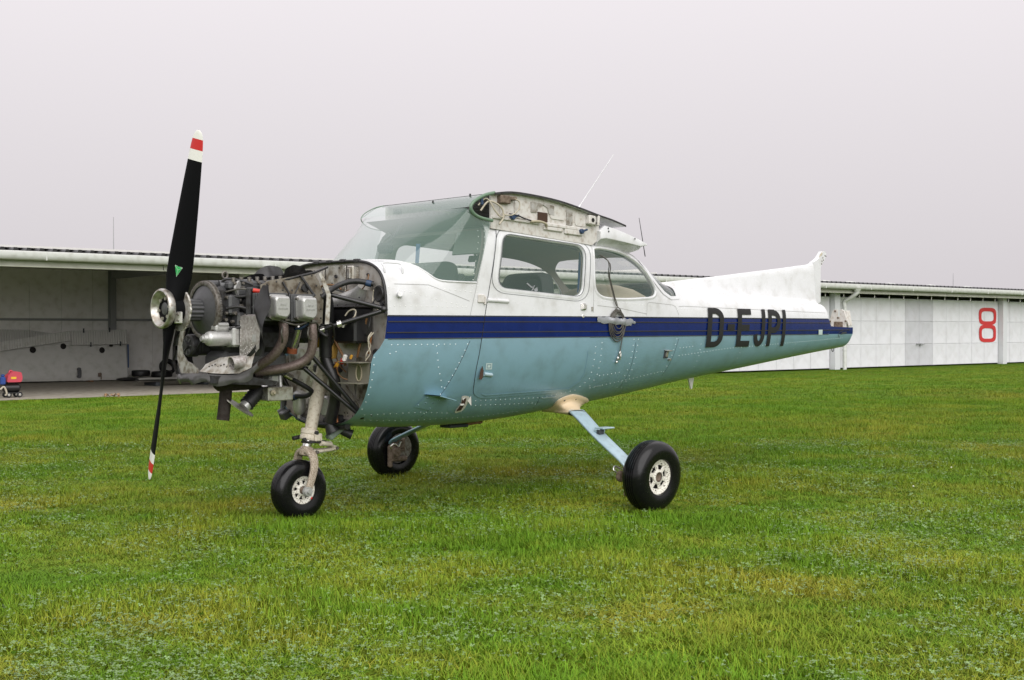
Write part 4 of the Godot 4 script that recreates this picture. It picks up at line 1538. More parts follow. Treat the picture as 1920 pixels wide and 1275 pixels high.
func build_roof() -> void:
	var roof := node("wing_root", aero)
	var mb := MB.new()
	var line := spline([Vector2(.79, 1.912), Vector2(.93, 1.930), Vector2(1.10, 1.927), Vector2(1.33, 1.909), Vector2(1.53, 1.878), Vector2(1.73, 1.839), Vector2(1.86, 1.817), Vector2(2.0, 1.785)], 4)
	for dy in [0.0, -0.009]:
		var rows := []
		for e in line:
			var row := PackedVector3Array()
			for k in 15: row.append(Vector3(e.x, e.y + dy, lerpf(-.545, .545, k / 14.0)))
			rows.append(row)
		mb.grid(rows)
	put("roof_skin", mb, M.white_paint, roof)
	mb = MB.new()
	for s in [1.0, -1.0]:
		for k in line.size() - 1:
			var a: Vector2 = line[k]
			var c: Vector2 = line[k + 1]
			mb.face([Vector3(a.x, a.y + .001, .546 * s), Vector3(c.x, c.y + .001, .546 * s), Vector3(c.x, c.y - .012, .546 * s), Vector3(a.x, a.y - .012, .546 * s)], Vector3(0, 0, s))
	mb.quad(Vector3(2.001, 1.786, -.545), Vector3(2.001, 1.786, .545), Vector3(2.001, 1.776, .545), Vector3(2.001, 1.776, -.545))
	put("roof_edge", mb, M.engine_dark, roof)
	for s in [1.0, -1.0]:
		mb = MB.new()
		var poly := PackedVector2Array()
		for e in line:
			if e.x < 1.78: poly.append(Vector2(e.x, e.y - 0.012))
		poly.append(Vector2(1.76, 1.68)); poly.append(Vector2(1.70, 1.64)); poly.append(Vector2(.79, 1.70))
		mb.prism(poly, Transform3D(Basis.IDENTITY, Vector3(0, 0, .500 * s)), 0.012 * s)
		put("root_rib", mb, M.dirty_white, roof)
		# pressed panels, doubler, holes
		mb = MB.new()
		for e in [[.86, 1.775, .98, 1.86], [.985, 1.775, 1.10, 1.885], [1.30, 1.79, 1.43, 1.875], [1.53, 1.76, 1.63, 1.84]]:
			mb = MB.new()
			mb.prism(round_poly(v2([[e[0], e[1]], [e[2], e[1] - .006], [e[2], e[3] - .012], [e[0], e[3]]]), 0.02, 3), Transform3D(Basis.IDENTITY, Vector3(0, 0, .512 * s)), 0.006 * s)
			put("rib_panel", mb, M.dirty_white, roof)
		mb = MB.new()
		for e in [[.80, 1.755, 1.20, 1.772], [1.25, 1.735, 1.62, 1.757], [1.43, 1.70, 1.60, 1.733], [1.24, 1.715, 1.41, 1.738]]:
			mb.box(Vector3((e[0] + e[2]) / 2, (e[1] + e[3]) / 2 - .003, .518 * s), Vector3(e[2] - e[0], e[3] - e[1], .016), Basis(Vector3.BACK, -0.04), 0.004)
		put("rib_ledge", mb, M.dirty_white, roof)
		mb = MB.new()
		mb.prism(v2p([[1.13, 1.82], [1.18, 1.82], [1.20, 1.855], [1.235, 1.872], [1.275, 1.855], [1.29, 1.815], [1.335, 1.81], [1.335, 1.872], [1.13, 1.885]]), Transform3D(Basis.IDENTITY, Vector3(0, 0, .513 * s)), 0.006 * s)
		mb.prism(v2p([[1.45, 1.76], [1.505, 1.757], [1.505, 1.845], [1.45, 1.855]]), Transform3D(Basis.IDENTITY, Vector3(0, 0, .513 * s)), 0.005 * s)
		put("rib_doubler", mb, M.aluminium, roof)
		mb = MB.new()
		mb.prism(v2p([[1.19, 1.765], [1.275, 1.765], [1.275, 1.822], [1.19, 1.825]]), Transform3D(Basis.IDENTITY, Vector3(0, 0, .513 * s)), 0.006 * s)
		put("rib_hole", mb, M.rust_hole, roof)
		# spar fittings
		mb = MB.new()
		mb.box(Vector3(.885, 1.878, .525 * s), Vector3(.085, .05, .05), Basis.IDENTITY, 0.006)
		mb.box(Vector3(.95, 1.888, .53 * s), Vector3(.05, .022, .05), Basis.IDENTITY, 0.004)
		put("spar_fitting", mb, M.brake_grime, roof)
		mb = MB.new()
		mb.box(Vector3(1.665, 1.80, .525 * s), Vector3(.065, .06, .05), Basis(Vector3.BACK, -0.1), 0.006)
		mb.box(Vector3(1.725, 1.80, .525 * s), Vector3(.02, .065, .05), Basis(Vector3.BACK, -0.1), 0.004)
		put("spar_fitting", mb, M.dirty_white, roof)
		mb = MB.new()
		mb.cyl(Vector3(1.665, 1.80, .548 * s), Vector3(1.665, 1.80, .553 * s), 0.014, 12)
		put("fitting_hole", mb, M.hole_dark, roof)
		for e in [[.955, 1.775], [1.575, 1.722]]:
			mb = MB.new()
			mb.cyl(Vector3(e[0], e[1], .51 * s), Vector3(e[0], e[1], .545 * s), 0.016, 12, 0.003)
			mb.box(Vector3(e[0] + .03, e[1] + .008, .535 * s), Vector3(.05, .012, .012), Basis(Vector3.BACK, 0.3), 0.003)
			put("fuel_plug", mb, M.wire_blue, roof)
	# loose wiring at the left root
	mb = MB.new()
	mb.tube(spline([Vector3(.70, 1.80, .52), Vector3(.76, 1.86, .53), Vector3(.85, 1.83, .54), Vector3(.87, 1.77, .54), Vector3(.83, 1.725, .545)], 6), 0.006, 6)
	mb.tube(spline([Vector3(.68, 1.83, .52), Vector3(.74, 1.875, .53), Vector3(.80, 1.80, .545), Vector3(.845, 1.77, .545), Vector3(.90, 1.79, .53)], 6), 0.005, 6)
	mb.tube(spline([Vector3(.94, 1.89, .55), Vector3(.99, 1.87, .555), Vector3(.985, 1.82, .55), Vector3(.93, 1.785, .545), Vector3(.86, 1.79, .535)], 6), 0.004, 6)
	put("loose_wire", mb, M.wire_pale, roof)
	mb = MB.new()
	mb.tube(spline([Vector3(.93, 1.795, .53), Vector3(1.0, 1.785, .54), Vector3(1.06, 1.772, .535), Vector3(1.14, 1.760, .535)], 6), 0.0045, 6)
	put("loose_wire", mb, M.glare_black, roof)
	mb = MB.new()
	mb.tube(spline([Vector3(1.11, 1.758, .535), Vector3(1.18, 1.762, .54), Vector3(1.235, 1.752, .54), Vector3(1.255, 1.735, .53)], 6), 0.008, 8)
	put("loose_wire", mb, M.shelf_beige, roof)
	mb = MB.new()
	mb.box(Vector3(.70, 1.855, .53), Vector3(.018, .045, .018), Basis(Vector3.BACK, 0.1), 0.004)
	put("wire_clip", mb, M.wire_blue, roof)
	# little bolts standing on the roof
	mb = MB.new()
	for e in [[.76, 1.908, .36], [.70, 1.882, .08]]: mb.tube([Vector3(e[0], e[1] - .02, e[2]), Vector3(e[0], e[1] + .010, e[2])], 0.006, 8)
	put("roof_bolt", mb, M.engine_dark, roof)
	# trailing edge fairings
	for s in [1.0, -1.0]:
		mb = MB.new()
		var P := []
		for e in [[1.745, 1.655, 1.735, .545, .50], [1.80, 1.650, 1.775, .545, .48], [1.92, 1.645, 1.757, .540, .47], [2.05, 1.638, 1.728, .538, .45], [2.16, 1.632, 1.700, .535, .43], [2.235, 1.655, 1.678, .530, .45]]:
			var row := PackedVector3Array()
			row.append(Vector3(e[0], e[2] - .004, (e[4] - .10) * s))
			row.append(Vector3(e[0], e[2], (e[3] - .02) * s))
			row.append(Vector3(e[0], e[2] - .006, e[3] * s))
			row.append(Vector3(e[0], lerpf(e[1], e[2], .35), (e[3] - .002) * s))
			row.append(Vector3(e[0], lerpf(e[1], e[2], .30), (e[3] - .004) * s))
			row.append(Vector3(e[0], lerpf(e[1], e[2], .12), (lerpf(e[3], e[4], .55)) * s))
			row.append(Vector3(e[0], e[1] - .02, (e[4]) * s))
			P.append(row)
		mb.grid(P)
		var fr := []
		for p in P[0]: fr.append(p)
		mb.face(fr, Vector3(-1, 0, 0))
		put("trailing_fairing", mb, M.white_paint, roof)
	mb = MB.new()
	for e in [[1.82, 1.755], [1.825, 1.735], [2.09, 1.70]]: rivet(mb, Vector3(e[0], e[1], .546), Vector3(0, 0, 1), 0.007)
	put("fairing_screw", mb, M.engine_dark, roof)
	# aerials
	mb = MB.new()
	mb.tube([Vector3(1.70, 1.835, .35), Vector3(1.735, 1.885, .35), Vector3(1.76, 1.92, .35)], [0.022, 0.014, 0.005], 8)
	mb.tube([Vector3(1.76, 1.92, .35), Vector3(2.095, 2.288, .35)], [0.003, 0.0018], 6)
	put("aerial", mb, M.white_paint, aero)
	mb = MB.new()
	mb.tube([Vector3(2.335, 1.595, .43), Vector3(2.27, 1.86, .43)], [0.0035, 0.002], 6)
	put("aerial", mb, M.engine_dark, aero)

func v2p(a: Array) -> PackedVector2Array:
	var o := PackedVector2Array()
	for e in a: o.append(Vector2(e[0], e[1]))
	return o

func build_fittings() -> void:
	var mb := MB.new()
	# door latch and lock
	var door := aero.get_node("door")
	var p := fxy(1.584, 1.235)
	mb.box(p + Vector3(0, 0, .008), Vector3(.045, .045, .018), Basis.IDENTITY, 0.006)
	mb.box(p + Vector3(0.004, -.002, .018), Vector3(.036, .030, .010), Basis.IDENTITY, 0.004)
	put("door_handle", mb, M.bright_metal, door)
	mb = MB.new()
	p = fxy(1.584, 1.173)
	mb.cyl(p, p + Vector3(0, 0, .010), 0.012, 14, 0.003)
	put("door_lock", mb, M.bright_metal, door)
	mb = MB.new()
	p = fxy(1.675, 1.222)
	mb.box(p + Vector3(0, 0, .004), Vector3(.012, .028, .008), Basis.IDENTITY, 0.002)
	put("door_catch", mb, M.aluminium, aero)
	# little white emblem stuck on the door window
	mb = MB.new()
	for q in [[[1.075, 1.372], [1.082, 1.378], [1.125, 1.352], [1.12, 1.344]], [[1.115, 1.325], [1.124, 1.325], [1.15, 1.362], [1.141, 1.362]], [[1.15, 1.325], [1.159, 1.325], [1.124, 1.358], [1.116, 1.356]], [[1.145, 1.34], [1.17, 1.352], [1.175, 1.33], [1.16, 1.322]]]:
		patch(mb, xyt(v2(q)), [], -0.0015, 1.0, 0.03, 0.05)
	put("window_sticker", mb, M.duct_tape, door)
	# hinges
	for e in [[.665, .91, 1.268, 1.258, "white_paint"], [.655, .79, .824, .812, "leg_blue"]]:
		mb = MB.new()
		var a := fxy(e[0] + .07, e[2] - .004, .006)
		var b := fxy(e[1], e[3], .004)
		mb.tube([a, b], 0.0125, 10)
		mb.tube([b, b + (b - a).normalized() * .012], [0.0125, 0.004], 10)
		put("hinge_cover", mb, M[e[4]], door)
		mb = MB.new()
		if e[4] == "leg_blue":
			mb.prism(v2p([[.672, .79], [.69, .785], [.705, .80], [.71, .84], [.70, .868], [.69, .85], [.682, .83]]), Transform3D(Basis.IDENTITY, Vector3(0, 0, .5322)), 0.002)
			put("hinge_slot", mb, M.rust_hole, aero)
		else:
			mb.box(fxy(.69, 1.272, .004), Vector3(.055, .05, .010), Basis.IDENTITY, 0.003)
			mb.box(fxy(.715, 1.262, .010), Vector3(.012, .05, .012), Basis.IDENTITY, 0.002)
			put("hinge_bracket", mb, M.dirty_white, aero)
	# grab bar on the nose, static vent, camera-like port
	mb = MB.new()
	mb.tube(spline([fxy(.022, 1.410), fxy(.022, 1.425, .022), fxy(.03, 1.440, .030), fxy(.132, 1.440, .030), fxy(.140, 1.425, .022), fxy(.140, 1.408)], 5), 0.0055, 8)
	put("grab_bar", mb, M.white_paint, aero)
	mb = MB.new()
	p = fxy(.085, 1.282)
	mb.tube([p, p + Vector3(-.02, .004, .035)], [0.020, 0.014], 12)
	put("air_vent", mb, M.white_paint, aero)
	mb = MB.new()
	p = fxy(2.54, .914)
	var nn := fn(2.54, th_of(2.54, .914))
	var bb := Basis(Vector3.UP.cross(nn).normalized(), nn.cross(Vector3.UP.cross(nn)).normalized(), nn)
	mb.box(p + nn * .001, Vector3(.055, .058, .006), bb, 0.001)
	put("step_socket", mb, M.seam_dark, aero)
	mb = MB.new()
	mb.box(p + nn * .006, Vector3(.022, .036, .02), bb, 0.003)
	mb.box(p + nn * .006 + bb * Vector3(.005, .028, .008), Vector3(.06, .006, .03), bb, 0.001)
	p = fxy(2.585, .878)
	mb.tube([p, p + nn * .02], 0.009, 8)
	put("step_stud", mb, M.aluminium, aero)
	# step bracket on its doubler
	mb = MB.new()
	patch(mb, xyt(v2([[.262, .638], [.395, .610], [.445, .678], [.318, .708]])), [], 0.0035, 1.0, 0.05, 0.05)
	put("step_doubler", mb, M.teal_paint, aero)
	mb = MB.new()
	for e in [[.285, .648], [.385, .625], [.425, .672], [.33, .69], [.335, .66], [.39, .655]]: rivet(mb, fxy(e[0], e[1], .0036), fn(e[0], th_of(e[0], e[1])), 0.006)
	put("step_bolt", mb, M.teal_paint, aero)
	mb = MB.new()
	var a0 := fxy(.300, .712)
	var a1 := fxy(.480, .685)
	mb.face([a0, a1, a1 + Vector3(.0, -.012, .085), a0 + Vector3(.05, -.008, .085)], Vector3.UP)
	mb.face([a0 - Vector3(0, .005, 0), a1 - Vector3(0, .005, 0), a1 + Vector3(.0, -.017, .085), a0 + Vector3(.05, -.013, .085)], Vector3.DOWN)
	mb.face([a1, a1 - Vector3(0, .005, 0), a1 + Vector3(.0, -.017, .085), a1 + Vector3(.0, -.012, .085)], Vector3.RIGHT)
	mb.face([a0 + Vector3(.05, -.008, .085), a1 + Vector3(.0, -.012, .085), a1 + Vector3(.0, -.017, .085), a0 + Vector3(.05, -.013, .085)], Vector3.BACK)
	put("boarding_step", mb, M.teal_paint, aero)
	# torn strut attachment
	mb = MB.new()
	patch(mb, smooth_closed(xyt(v2([[.592, .690], [.65, .685], [.66, .655], [.655, .60], [.61, .585], [.595, .61], [.605, .65]]), 1.0), 3), [], 0.003, 1.0, 0.05, 0.05)
	put("torn_patch", mb, M.torn_metal, aero)
	mb = MB.new()
	patch(mb, xyt(v2([[.602, .672], [.632, .678], [.640, .640], [.632, .603], [.602, .600], [.608, .64]]), 1.0), [], 0.0055, 1.0, 0.05, 0.05)
	put("strut_opening", mb, M.rust_hole, aero)
	mb = MB.new()
	var q0 := fxy(.61, .665, .006)
	mb.face([q0, q0 + Vector3(.012, .02, .01), q0 + Vector3(-.014, .012, .012)], Vector3(0, 0, 1))
	q0 = fxy(.65, .66, .004)
	mb.face([q0, q0 + Vector3(.018, .03, .012), q0 + Vector3(.02, -.03, .012)], Vector3(0, 0, 1))
	q0 = fxy(.645, .61, .004)
	mb.face([q0, q0 + Vector3(.01, .04, .014), q0 + Vector3(-.025, -.02, .012)], Vector3(0, 0, 1))
	mb.box(fxy(.618, .64, .006), Vector3(.03, .012, .01), Basis.IDENTITY, 0.002)
	put("torn_flap", mb, M.torn_metal, aero)
	mb = MB.new()
	var oval := PackedVector2Array()
	for k in 32: oval.append(Vector2(.64 + .125 * cos(TAU * k / 32), .64 + .062 * sin(TAU * k / 32)))
	var ol := []
	for o in oval: ol.append(o)
	ol.append(oval[0])
	skin_line(mb, ol, 0.003, 0.001)
	put("strut_doubler_edge", mb, M.teal_paint, aero)
	# small faded plate near the hinge
	mb = MB.new()
	patch(mb, xyt(v2([[.735, .847], [.785, .847], [.785, .884], [.735, .884]])), [xyt(v2([[.742, .853], [.778, .853], [.778, .878], [.742, .878]]))], 0.006, 1.0)
	patch(mb, xyt(v2([[.748, .858], [.772, .858], [.772, .873], [.748, .873]])), [], 0.006, 1.0)
	put("placard", mb, M.rivet_light, door)
	# bead pressed round the lower door and side skin
	mb = MB.new()
	skin_line(mb, v2([[.74, .70], [.78, .69], [1.52, .705], [1.60, .75], [1.628, .80], [1.640, .95]]), 0.010, 0.0065)
	put("door_bead", mb, M.teal_paint, door)
	mb = MB.new()
	skin_line(mb, v2([[1.31, .650], [1.44, .655]]), 0.008, 0.003)
	skin_line(mb, v2([[1.79, .71], [1.86, .712]]), 0.006, 0.002)
	put("skin_bead", mb, M.leg_blue, aero)
	# cable hanging from the roof, coiled and taped to the side
	mb = MB.new()
	mb.tube(spline([Vector3(1.700, 1.785, .55), fxy(1.73, 1.70, .02), fxy(1.775, 1.57, .012), fxy(1.83, 1.44, .014), fxy(1.885, 1.31, .012), fxy(1.912, 1.25, .014), fxy(1.96, 1.215, .014), fxy(1.985, 1.15, .012)], 6), 0.0032, 8)
	mb.tube(spline([Vector3(1.706, 1.785, .55), fxy(1.745, 1.69, .02), fxy(1.79, 1.56, .012), fxy(1.843, 1.43, .014), fxy(1.895, 1.31, .012), fxy(1.92, 1.245, .016), fxy(1.89, 1.21, .016), fxy(1.855, 1.15, .012)], 6), 0.0032, 8)
	for k in 6:
		var loop := []
		for i in 25:
			var a := TAU * i / 24.0
			var rx := .086 - .0075 * k + .004 * sin(k * 2.1)
			var ry := .106 - .010 * k + .006 * sin(k * 3.3)
			var cy := 1.114 + .006 * k
			loop.append(fxy(1.926 + rx * cos(a) + .004 * sin(k * 1.7), cy + ry * sin(a), .010 + .0045 * k * .5))
		mb.tube(loop, 0.0036, 6, false)
	mb.tube(spline([fxy(2.00, 1.10, .02), fxy(1.975, 1.02, .014), fxy(1.965, .945, .010)], 6), 0.0035, 6)
	mb.tube(spline([fxy(1.985, 1.10, .02), fxy(1.972, 1.02, .016), fxy(1.962, .95, .012), fxy(1.945, .905, .010), fxy(1.935, .88, .010)], 6), 0.0025, 6)
	put("coiled_cable", mb, M.cable_grey, aero)
	mb = MB.new()
	mb.tube(spline([fxy(1.965, .945, .010), fxy(1.955, .93, .016), fxy(1.966, .905, .016), fxy(1.972, .93, .012), fxy(1.965, .945, .010)], 5), 0.004, 6)
	mb.tube([fxy(1.966, .905, .014), fxy(1.966, .885, .012)], 0.005, 6)
	mb.ball(fxy(1.937, .872, .012), Vector3.ONE * .009, 6, 8)
	mb.ball(fxy(1.945, .897, .012), Vector3(.007, .012, .007), 6, 8)
	put("cable_clip", mb, M.bright_metal, aero)
	mb = MB.new()
	var P := []
	for k in 25:
		var t := k / 24.0
		var x := lerpf(1.722, 2.135, t)
		var yt := lerpf(1.174, 1.156, t) + .004 * sin(t * 31.0) + (.010 if k > 22 else 0.0) * -1.0
		var yb := lerpf(1.134, 1.106, t) + .004 * sin(t * 23.0 + 1.0) + (.022 if k > 21 else 0.0)
		var lift := .008 + .020 * exp(-pow((t - .36) / .06, 2.0)) + .022 * exp(-pow((t - .64) / .05, 2.0)) + .010 * exp(-pow((t - .5) / .2, 2.0))
		var row := PackedVector3Array()
		for j in 7:
			var s := j / 6.0
			row.append(fxy(x, lerpf(yb, yt, s), lift * (0.75 + 0.25 * sin(PI * s)) + .003 * sin(t * 60.0 + s * 9.0)))
		P.append(row)
	mb.grid(P)
	put("duct_tape", mb, M.duct_tape, aero)
	# belly items
	mb = MB.new()
	mb.prism(v2p([[0, 0], [.075, .012], [.05, -.085], [.035, -.088]]), Transform3D(Basis.IDENTITY, Vector3(3.36, .715, -.006)), 0.012)
	put("belly_aerial", mb, M.prop_white, aero)
	mb = MB.new()
	mb.box(Vector3(.90, .475, .05), Vector3(.16, .02, .10), Basis.IDENTITY, 0.004)
	put("belly_fairing", mb, M.seam_dark, aero)
	mb = MB.new()
	mb.box(Vector3(1.04, .486, .05), Vector3(.14, .018, .09), Basis(Vector3.BACK, 0.06), 0.004)
	put("belly_drain", mb, M.wire_brown, aero)
	for e in [[Vector3(.03, .50, .10), .012], [Vector3(5.44, .915, 0), .016], [Vector3(1.12, .487, .05), .010]]:
		mb = MB.new()
		var ring := []
		for k in 17: ring.append(e[0] + Vector3(cos(TAU * k / 16) * e[1], sin(TAU * k / 16) * e[1] * 1.3, 0))
		mb.tube(ring, 0.0035, 6, false)
		put("tie_down_ring", mb, M.engine_dark, aero)

func build_tail() -> void:
	var mb := MB.new()
	# dorsal fin stub: thin section swept along the deck
	var rows := []
	var st := [[2.84, 1.427], [3.1, 1.452], [3.4, 1.482], [3.8, 1.522], [4.2, 1.565], [4.6, 1.607], [4.85, 1.636], [5.0, 1.652], [5.09, 1.674], [5.16, 1.722], [5.215, 1.758], [5.25, 1.775]]
	for e in st:
		var x: float = e[0]
		var yt: float = e[1]
		var yd := fat(F_yt, x) - 0.012
		var hgt := maxf(yt - yd, 0.008)
		var half := lerpf(.035, .045, clampf((x - 2.8) / 2.0, 0, 1))
		var row := PackedVector3Array()
		var prof := [[1.9, 0.0], [1.25, .05], [1.0, .14], [.86, .45], [.72, .8], [.55, .93], [.3, .985], [0.0, 1.0]]
		for q in prof: row.append(Vector3(x, yd + hgt * q[1], half * q[0] * minf(1.0, hgt / .12 + .15)))
		for k in 7:
			var q = prof[6 - k]
			row.append(Vector3(x, yd + hgt * q[1], -half * q[0] * minf(1.0, hgt / .12 + .15)))
		rows.append(row)
	# rear edge: cut back from the tip horn down to the deck
	for e in rows.slice(7):
		pass
	mb.grid(rows.slice(0, 9))
	# horn beyond the vertical cut: built as plate
	var horn := v2p([[5.088, 1.30], [5.205, 1.33], [5.205, 1.640], [5.235, 1.668], [5.27, 1.705], [5.295, 1.735], [5.296, 1.757], [5.282, 1.774], [5.262, 1.780], [5.245, 1.775], [5.215, 1.744], [5.18, 1.714], [5.14, 1.693], [5.088, 1.674]])
	mb.prism(horn, Transform3D(Basis.IDENTITY, Vector3(0, 0, -.024)), 0.048)
	put("dorsal_fin", mb, M.white_paint, aero)
	mb = MB.new()
	for e in [[5.24, 1.72], [5.275, 1.74], [5.225, 1.69], [5.25, 1.70], [5.22, 1.665], [5.29, 1.735]]: rivet(mb, Vector3(e[0], e[1], .0245), Vector3(0, 0, 1), 0.007)
	put("fin_hole", mb, M.rust_hole, aero)
	mb = MB.new()
	mb.tube([Vector3(5.19, 1.719, .018), Vector3(5.22, 1.746, .018), Vector3(5.255, 1.775, .016)], [0.004, 0.009, 0.006], 6)
	put("fin_rust", mb, M.shelf_beige, aero)
	# rudder post bracket
	mb = MB.new()
	var T := Transform3D(Basis(Vector3.BACK, Vector3.UP, Vector3.LEFT), Vector3(5.555, 1.105, 0))
	mb.prism(v2p([[-.075, 0], [.07, 0], [.07, .04], [.085, .05], [.085, .065], [.055, .15], [.03, .165], [.015, .165], [.015, .10], [-.015, .10], [-.015, .165], [-.045, .165], [-.062, .15], [-.09, .065], [-.09, .05], [-.075, .04]]), T, 0.022)
	mb.box(Vector3(5.58, 1.125, 0), Vector3(.08, .05, .11), Basis.IDENTITY, 0.006)
	mb.box(Vector3(5.585, 1.19, .075), Vector3(.06, .14, .012), Basis(Vector3.RIGHT, -.18), 0.003)
	mb.box(Vector3(5.585, 1.19, -.075), Vector3(.06, .14, .012), Basis(Vector3.RIGHT, .18), 0.003)
	put("rudder_bracket", mb, M.dirty_white, aero)
	mb = MB.new()
	for e in [[-.082, 1.165], [.078, 1.165], [0, 1.195], [-.03, 1.255]]: mb.cyl(Vector3(5.52, e[1], e[0]), Vector3(5.547, e[1], e[0]), 0.008, 8)
	mb.box(Vector3(5.543, 1.135, 0), Vector3(.03, .05, .09), Basis.IDENTITY, 0.003)
	put("bracket_bolt", mb, M.brake_grime, aero)
	mb = MB.new()
	patch(mb, xyt(v2([[4.885, 1.045], [4.957, 1.045], [4.957, 1.088], [4.885, 1.088]])), [], 0.006, 1.0)
	put("tail_placard", mb, M.rivet_light, aero)
	mb = MB.new()
	skin_line(mb, v2([[5.30, 1.02], [5.27, 1.04], [5.28, 1.065], [5.36, 1.08]]), 0.006, 0.004)
	patch(mb, xyt(v2([[5.30, 1.045], [5.43, 1.058], [5.42, 1.072], [5.34, 1.068]])), [], 0.006, 1.0)
	put("tail_vent", mb, M.seam_dark, aero)

# ------------------------------------------------------------------ firewall and everything bolted to it
func zy_plate(mb: MB, pts: Array, x: float, depth: float) -> void:
	# polygon in (z, y) on a plane across the aeroplane, thickness towards the nose
	var T := Transform3D(Basis(Vector3.BACK, Vector3.UP, Vector3.LEFT), Vector3(x, 0, 0))
	mb.prism(v2p(pts), T, depth)

func build_firewall() -> void:
	var fw := node("firewall", aero)
	var mb := MB.new()
	var ring := PackedVector2Array()
	for k in 25:
		var p := fp(0.0, lerpf(-PI / 2, PI / 2, k / 24.0))
		ring.append(Vector2(p.z - .004, p.y))
	for k in range(23, 0, -1):
		ring.append(Vector2(-ring[k].x, ring[k].y))
	mb.prism(ring, Transform3D(Basis(Vector3.BACK, Vector3.UP, Vector3.LEFT), Vector3(0.02, 0, 0)), 0.004)
	put("firewall_sheet", mb, M.firewall_metal, fw)
	# black rubber bead round the upper edge, with clips
	mb = MB.new()
	for s in [1.0, -1.0]:
		var path := []
		for k in 25: path.append(fp(-.004, lerpf(deg_to_rad(8), PI / 2, k / 24.0), s) + Vector3(-.006, 0, 0))
		mb.tube(path, 0.009, 8)
	put("edge_seal", mb, M.baffle_rubber, fw)
	mb = MB.new()
	for e in [[75.0, 1.0], [58.0, 1.0], [86.0, -1.0], [68.0, -1.0]]:
		mb.box(fp(-.01, deg_to_rad(e[0]), e[1]) + Vector3(0, .004, 0), Vector3(.03, .02, .04), Basis.IDENTITY, 0.004)
	put("seal_clip", mb, M.engine_dark, fw)
	# sheet panels
	for e in [[[[-.40, 1.20], [-.11, 1.20], [-.11, 1.455], [-.34, 1.455]], "firewall_metal"], [[[-.085, 1.20], [.10, 1.20], [.10, 1.465], [-.085, 1.465]], "aluminium"], [[[.125, 1.22], [.44, 1.22], [.45, 1.38], [.38, 1.45], [.125, 1.46]], "firewall_metal"], [[[-.44, .60], [-.05, .60], [-.05, .95], [-.46, .98]], "aluminium"], [[[-.02, .57], [.18, .56], [.20, .93], [-.02, .95]], "firewall_metal"], [[[.22, .62], [.40, .70], [.44, .93], [.22, .93]], "aluminium"]]:
		mb = MB.new()
		zy_plate(mb, e[0], 0.012, 0.010)
		put("firewall_panel", mb, M[e[1]], fw)
	# stiffening ridges
	mb = MB.new()
	for e in [[Vector3(0, 1.22, -.10), Vector3(0, 1.46, -.10)], [Vector3(0, 1.46, .112), Vector3(0, 1.22, .112)], [Vector3(0, .76, .12), Vector3(0, .60, .30)], [Vector3(0, .72, -.38), Vector3(0, .62, -.10)]]:
		mb.tube([e[0], e[1]], 0.007, 6)
	put("stiffener", mb, M.aluminium, fw)
	# relay box high on the sheet, shallow duct pressing
	mb = MB.new()
	mb.box(Vector3(-.02, 1.405, .215), Vector3(.05, .10, .06), Basis.IDENTITY, 0.008)
	mb.box(Vector3(-.05, 1.41, .215), Vector3(.012, .06, .03), Basis.IDENTITY, 0.003)
	put("relay", mb, M.aluminium, fw)
	mb = MB.new()
	mb.tube(spline([Vector3(0, 1.245, -.05), Vector3(-.01, 1.25, .10), Vector3(-.012, 1.275, .24), Vector3(-.008, 1.33, .29)], 6), [.05, .05, .05, .05, .05, .05, .052, .053, .054, .055, .056, .056, .055, .053, .05, .045, .04, .035, .03], 12)
	put("heat_duct", mb, M.silver_cast, fw)
	# battery box
	mb = MB.new()
	mb.box(Vector3(-.055, 1.11, .215), Vector3(.13, .20, .30), Basis.IDENTITY, 0.012)
	put("battery_box", mb, M.black_tube, fw)
	mb = MB.new()
	mb.box(Vector3(-.055, 1.216, .215), Vector3(.14, .012, .31), Basis.IDENTITY, 0.004)
	for z in [.12, .20, .30]: mb.cyl(Vector3(-.055, 1.22, z), Vector3(-.055, 1.232, z), 0.008, 8)
	put("battery_lid", mb, M.engine_dark, fw)
	# box with an oval opening
	mb = MB.new()
	var B := Vector3(-.055, .84, .315)
	zy_plate(mb, [[.215, .782], [.41, .782], [.41, .90], [.215, .90]], -.05, .004)
	mb.box(Vector3(-.07, .90, .312), Vector3(.12, .005, .20))
	mb.box(Vector3(-.07, .782, .312), Vector3(.12, .005, .20))
	mb.box(Vector3(-.02, .84, .215), Vector3(.07, .118, .005))
	put("air_box", mb, M.olive_box, fw)
	mb = MB.new()
	var oval := PackedVector2Array()
	for k in 24:
		var a := TAU * k / 24
		oval.append(Vector2(.315 + .026 * cos(a), .84 + .048 * sin(a) * (1.0 if absf(sin(a)) < .9 else .97)))
	var rim := []
	for p in oval: rim.append(Vector3(-.056, p.y, p.x))
	rim.append(rim[0])
	mb.tube(rim, 0.005, 6, false)
	put("oval_rim", mb, M.shelf_beige, fw)
	mb = MB.new()
	zy_plate(mb, [[.29, .80], [.34, .80], [.34, .88], [.29, .88]], -.054, .002)
	put("oval_opening", mb, M.olive_inside, fw)
	# grommets and holes near the edge
	for e in [[.425, 1.29, .042], [.40, .95, .025], [.36, .72, .028], [.455, 1.235, .016], [-.33, 1.33, .022], [.02, 1.40, .010], [.33, 1.40, .009], [.30, .62, .012]]:
		mb = MB.new()
		mb.lathe([Vector2(0, .004), Vector2(e[2] * .8, .004), Vector2(e[2], .008), Vector2(e[2] * 1.15, 0)], Vector3(.002, e[1], e[0]), Vector3.LEFT, 18)
		put("grommet", mb, M.engine_dark, fw)
	mb = MB.new()
	for e in [[-.42, .68], [-.40, .64], [-.28, .63], [.10, .60], [.13, .60], [.30, .68], [.33, .70], [.25, .60], [-.2, 1.44], [.05, 1.45], [.28, 1.36], [-.02, 1.36]]:
		rivet(mb, Vector3(.0, e[1], e[0]), Vector3.LEFT, 0.006)
	var k9 := 0
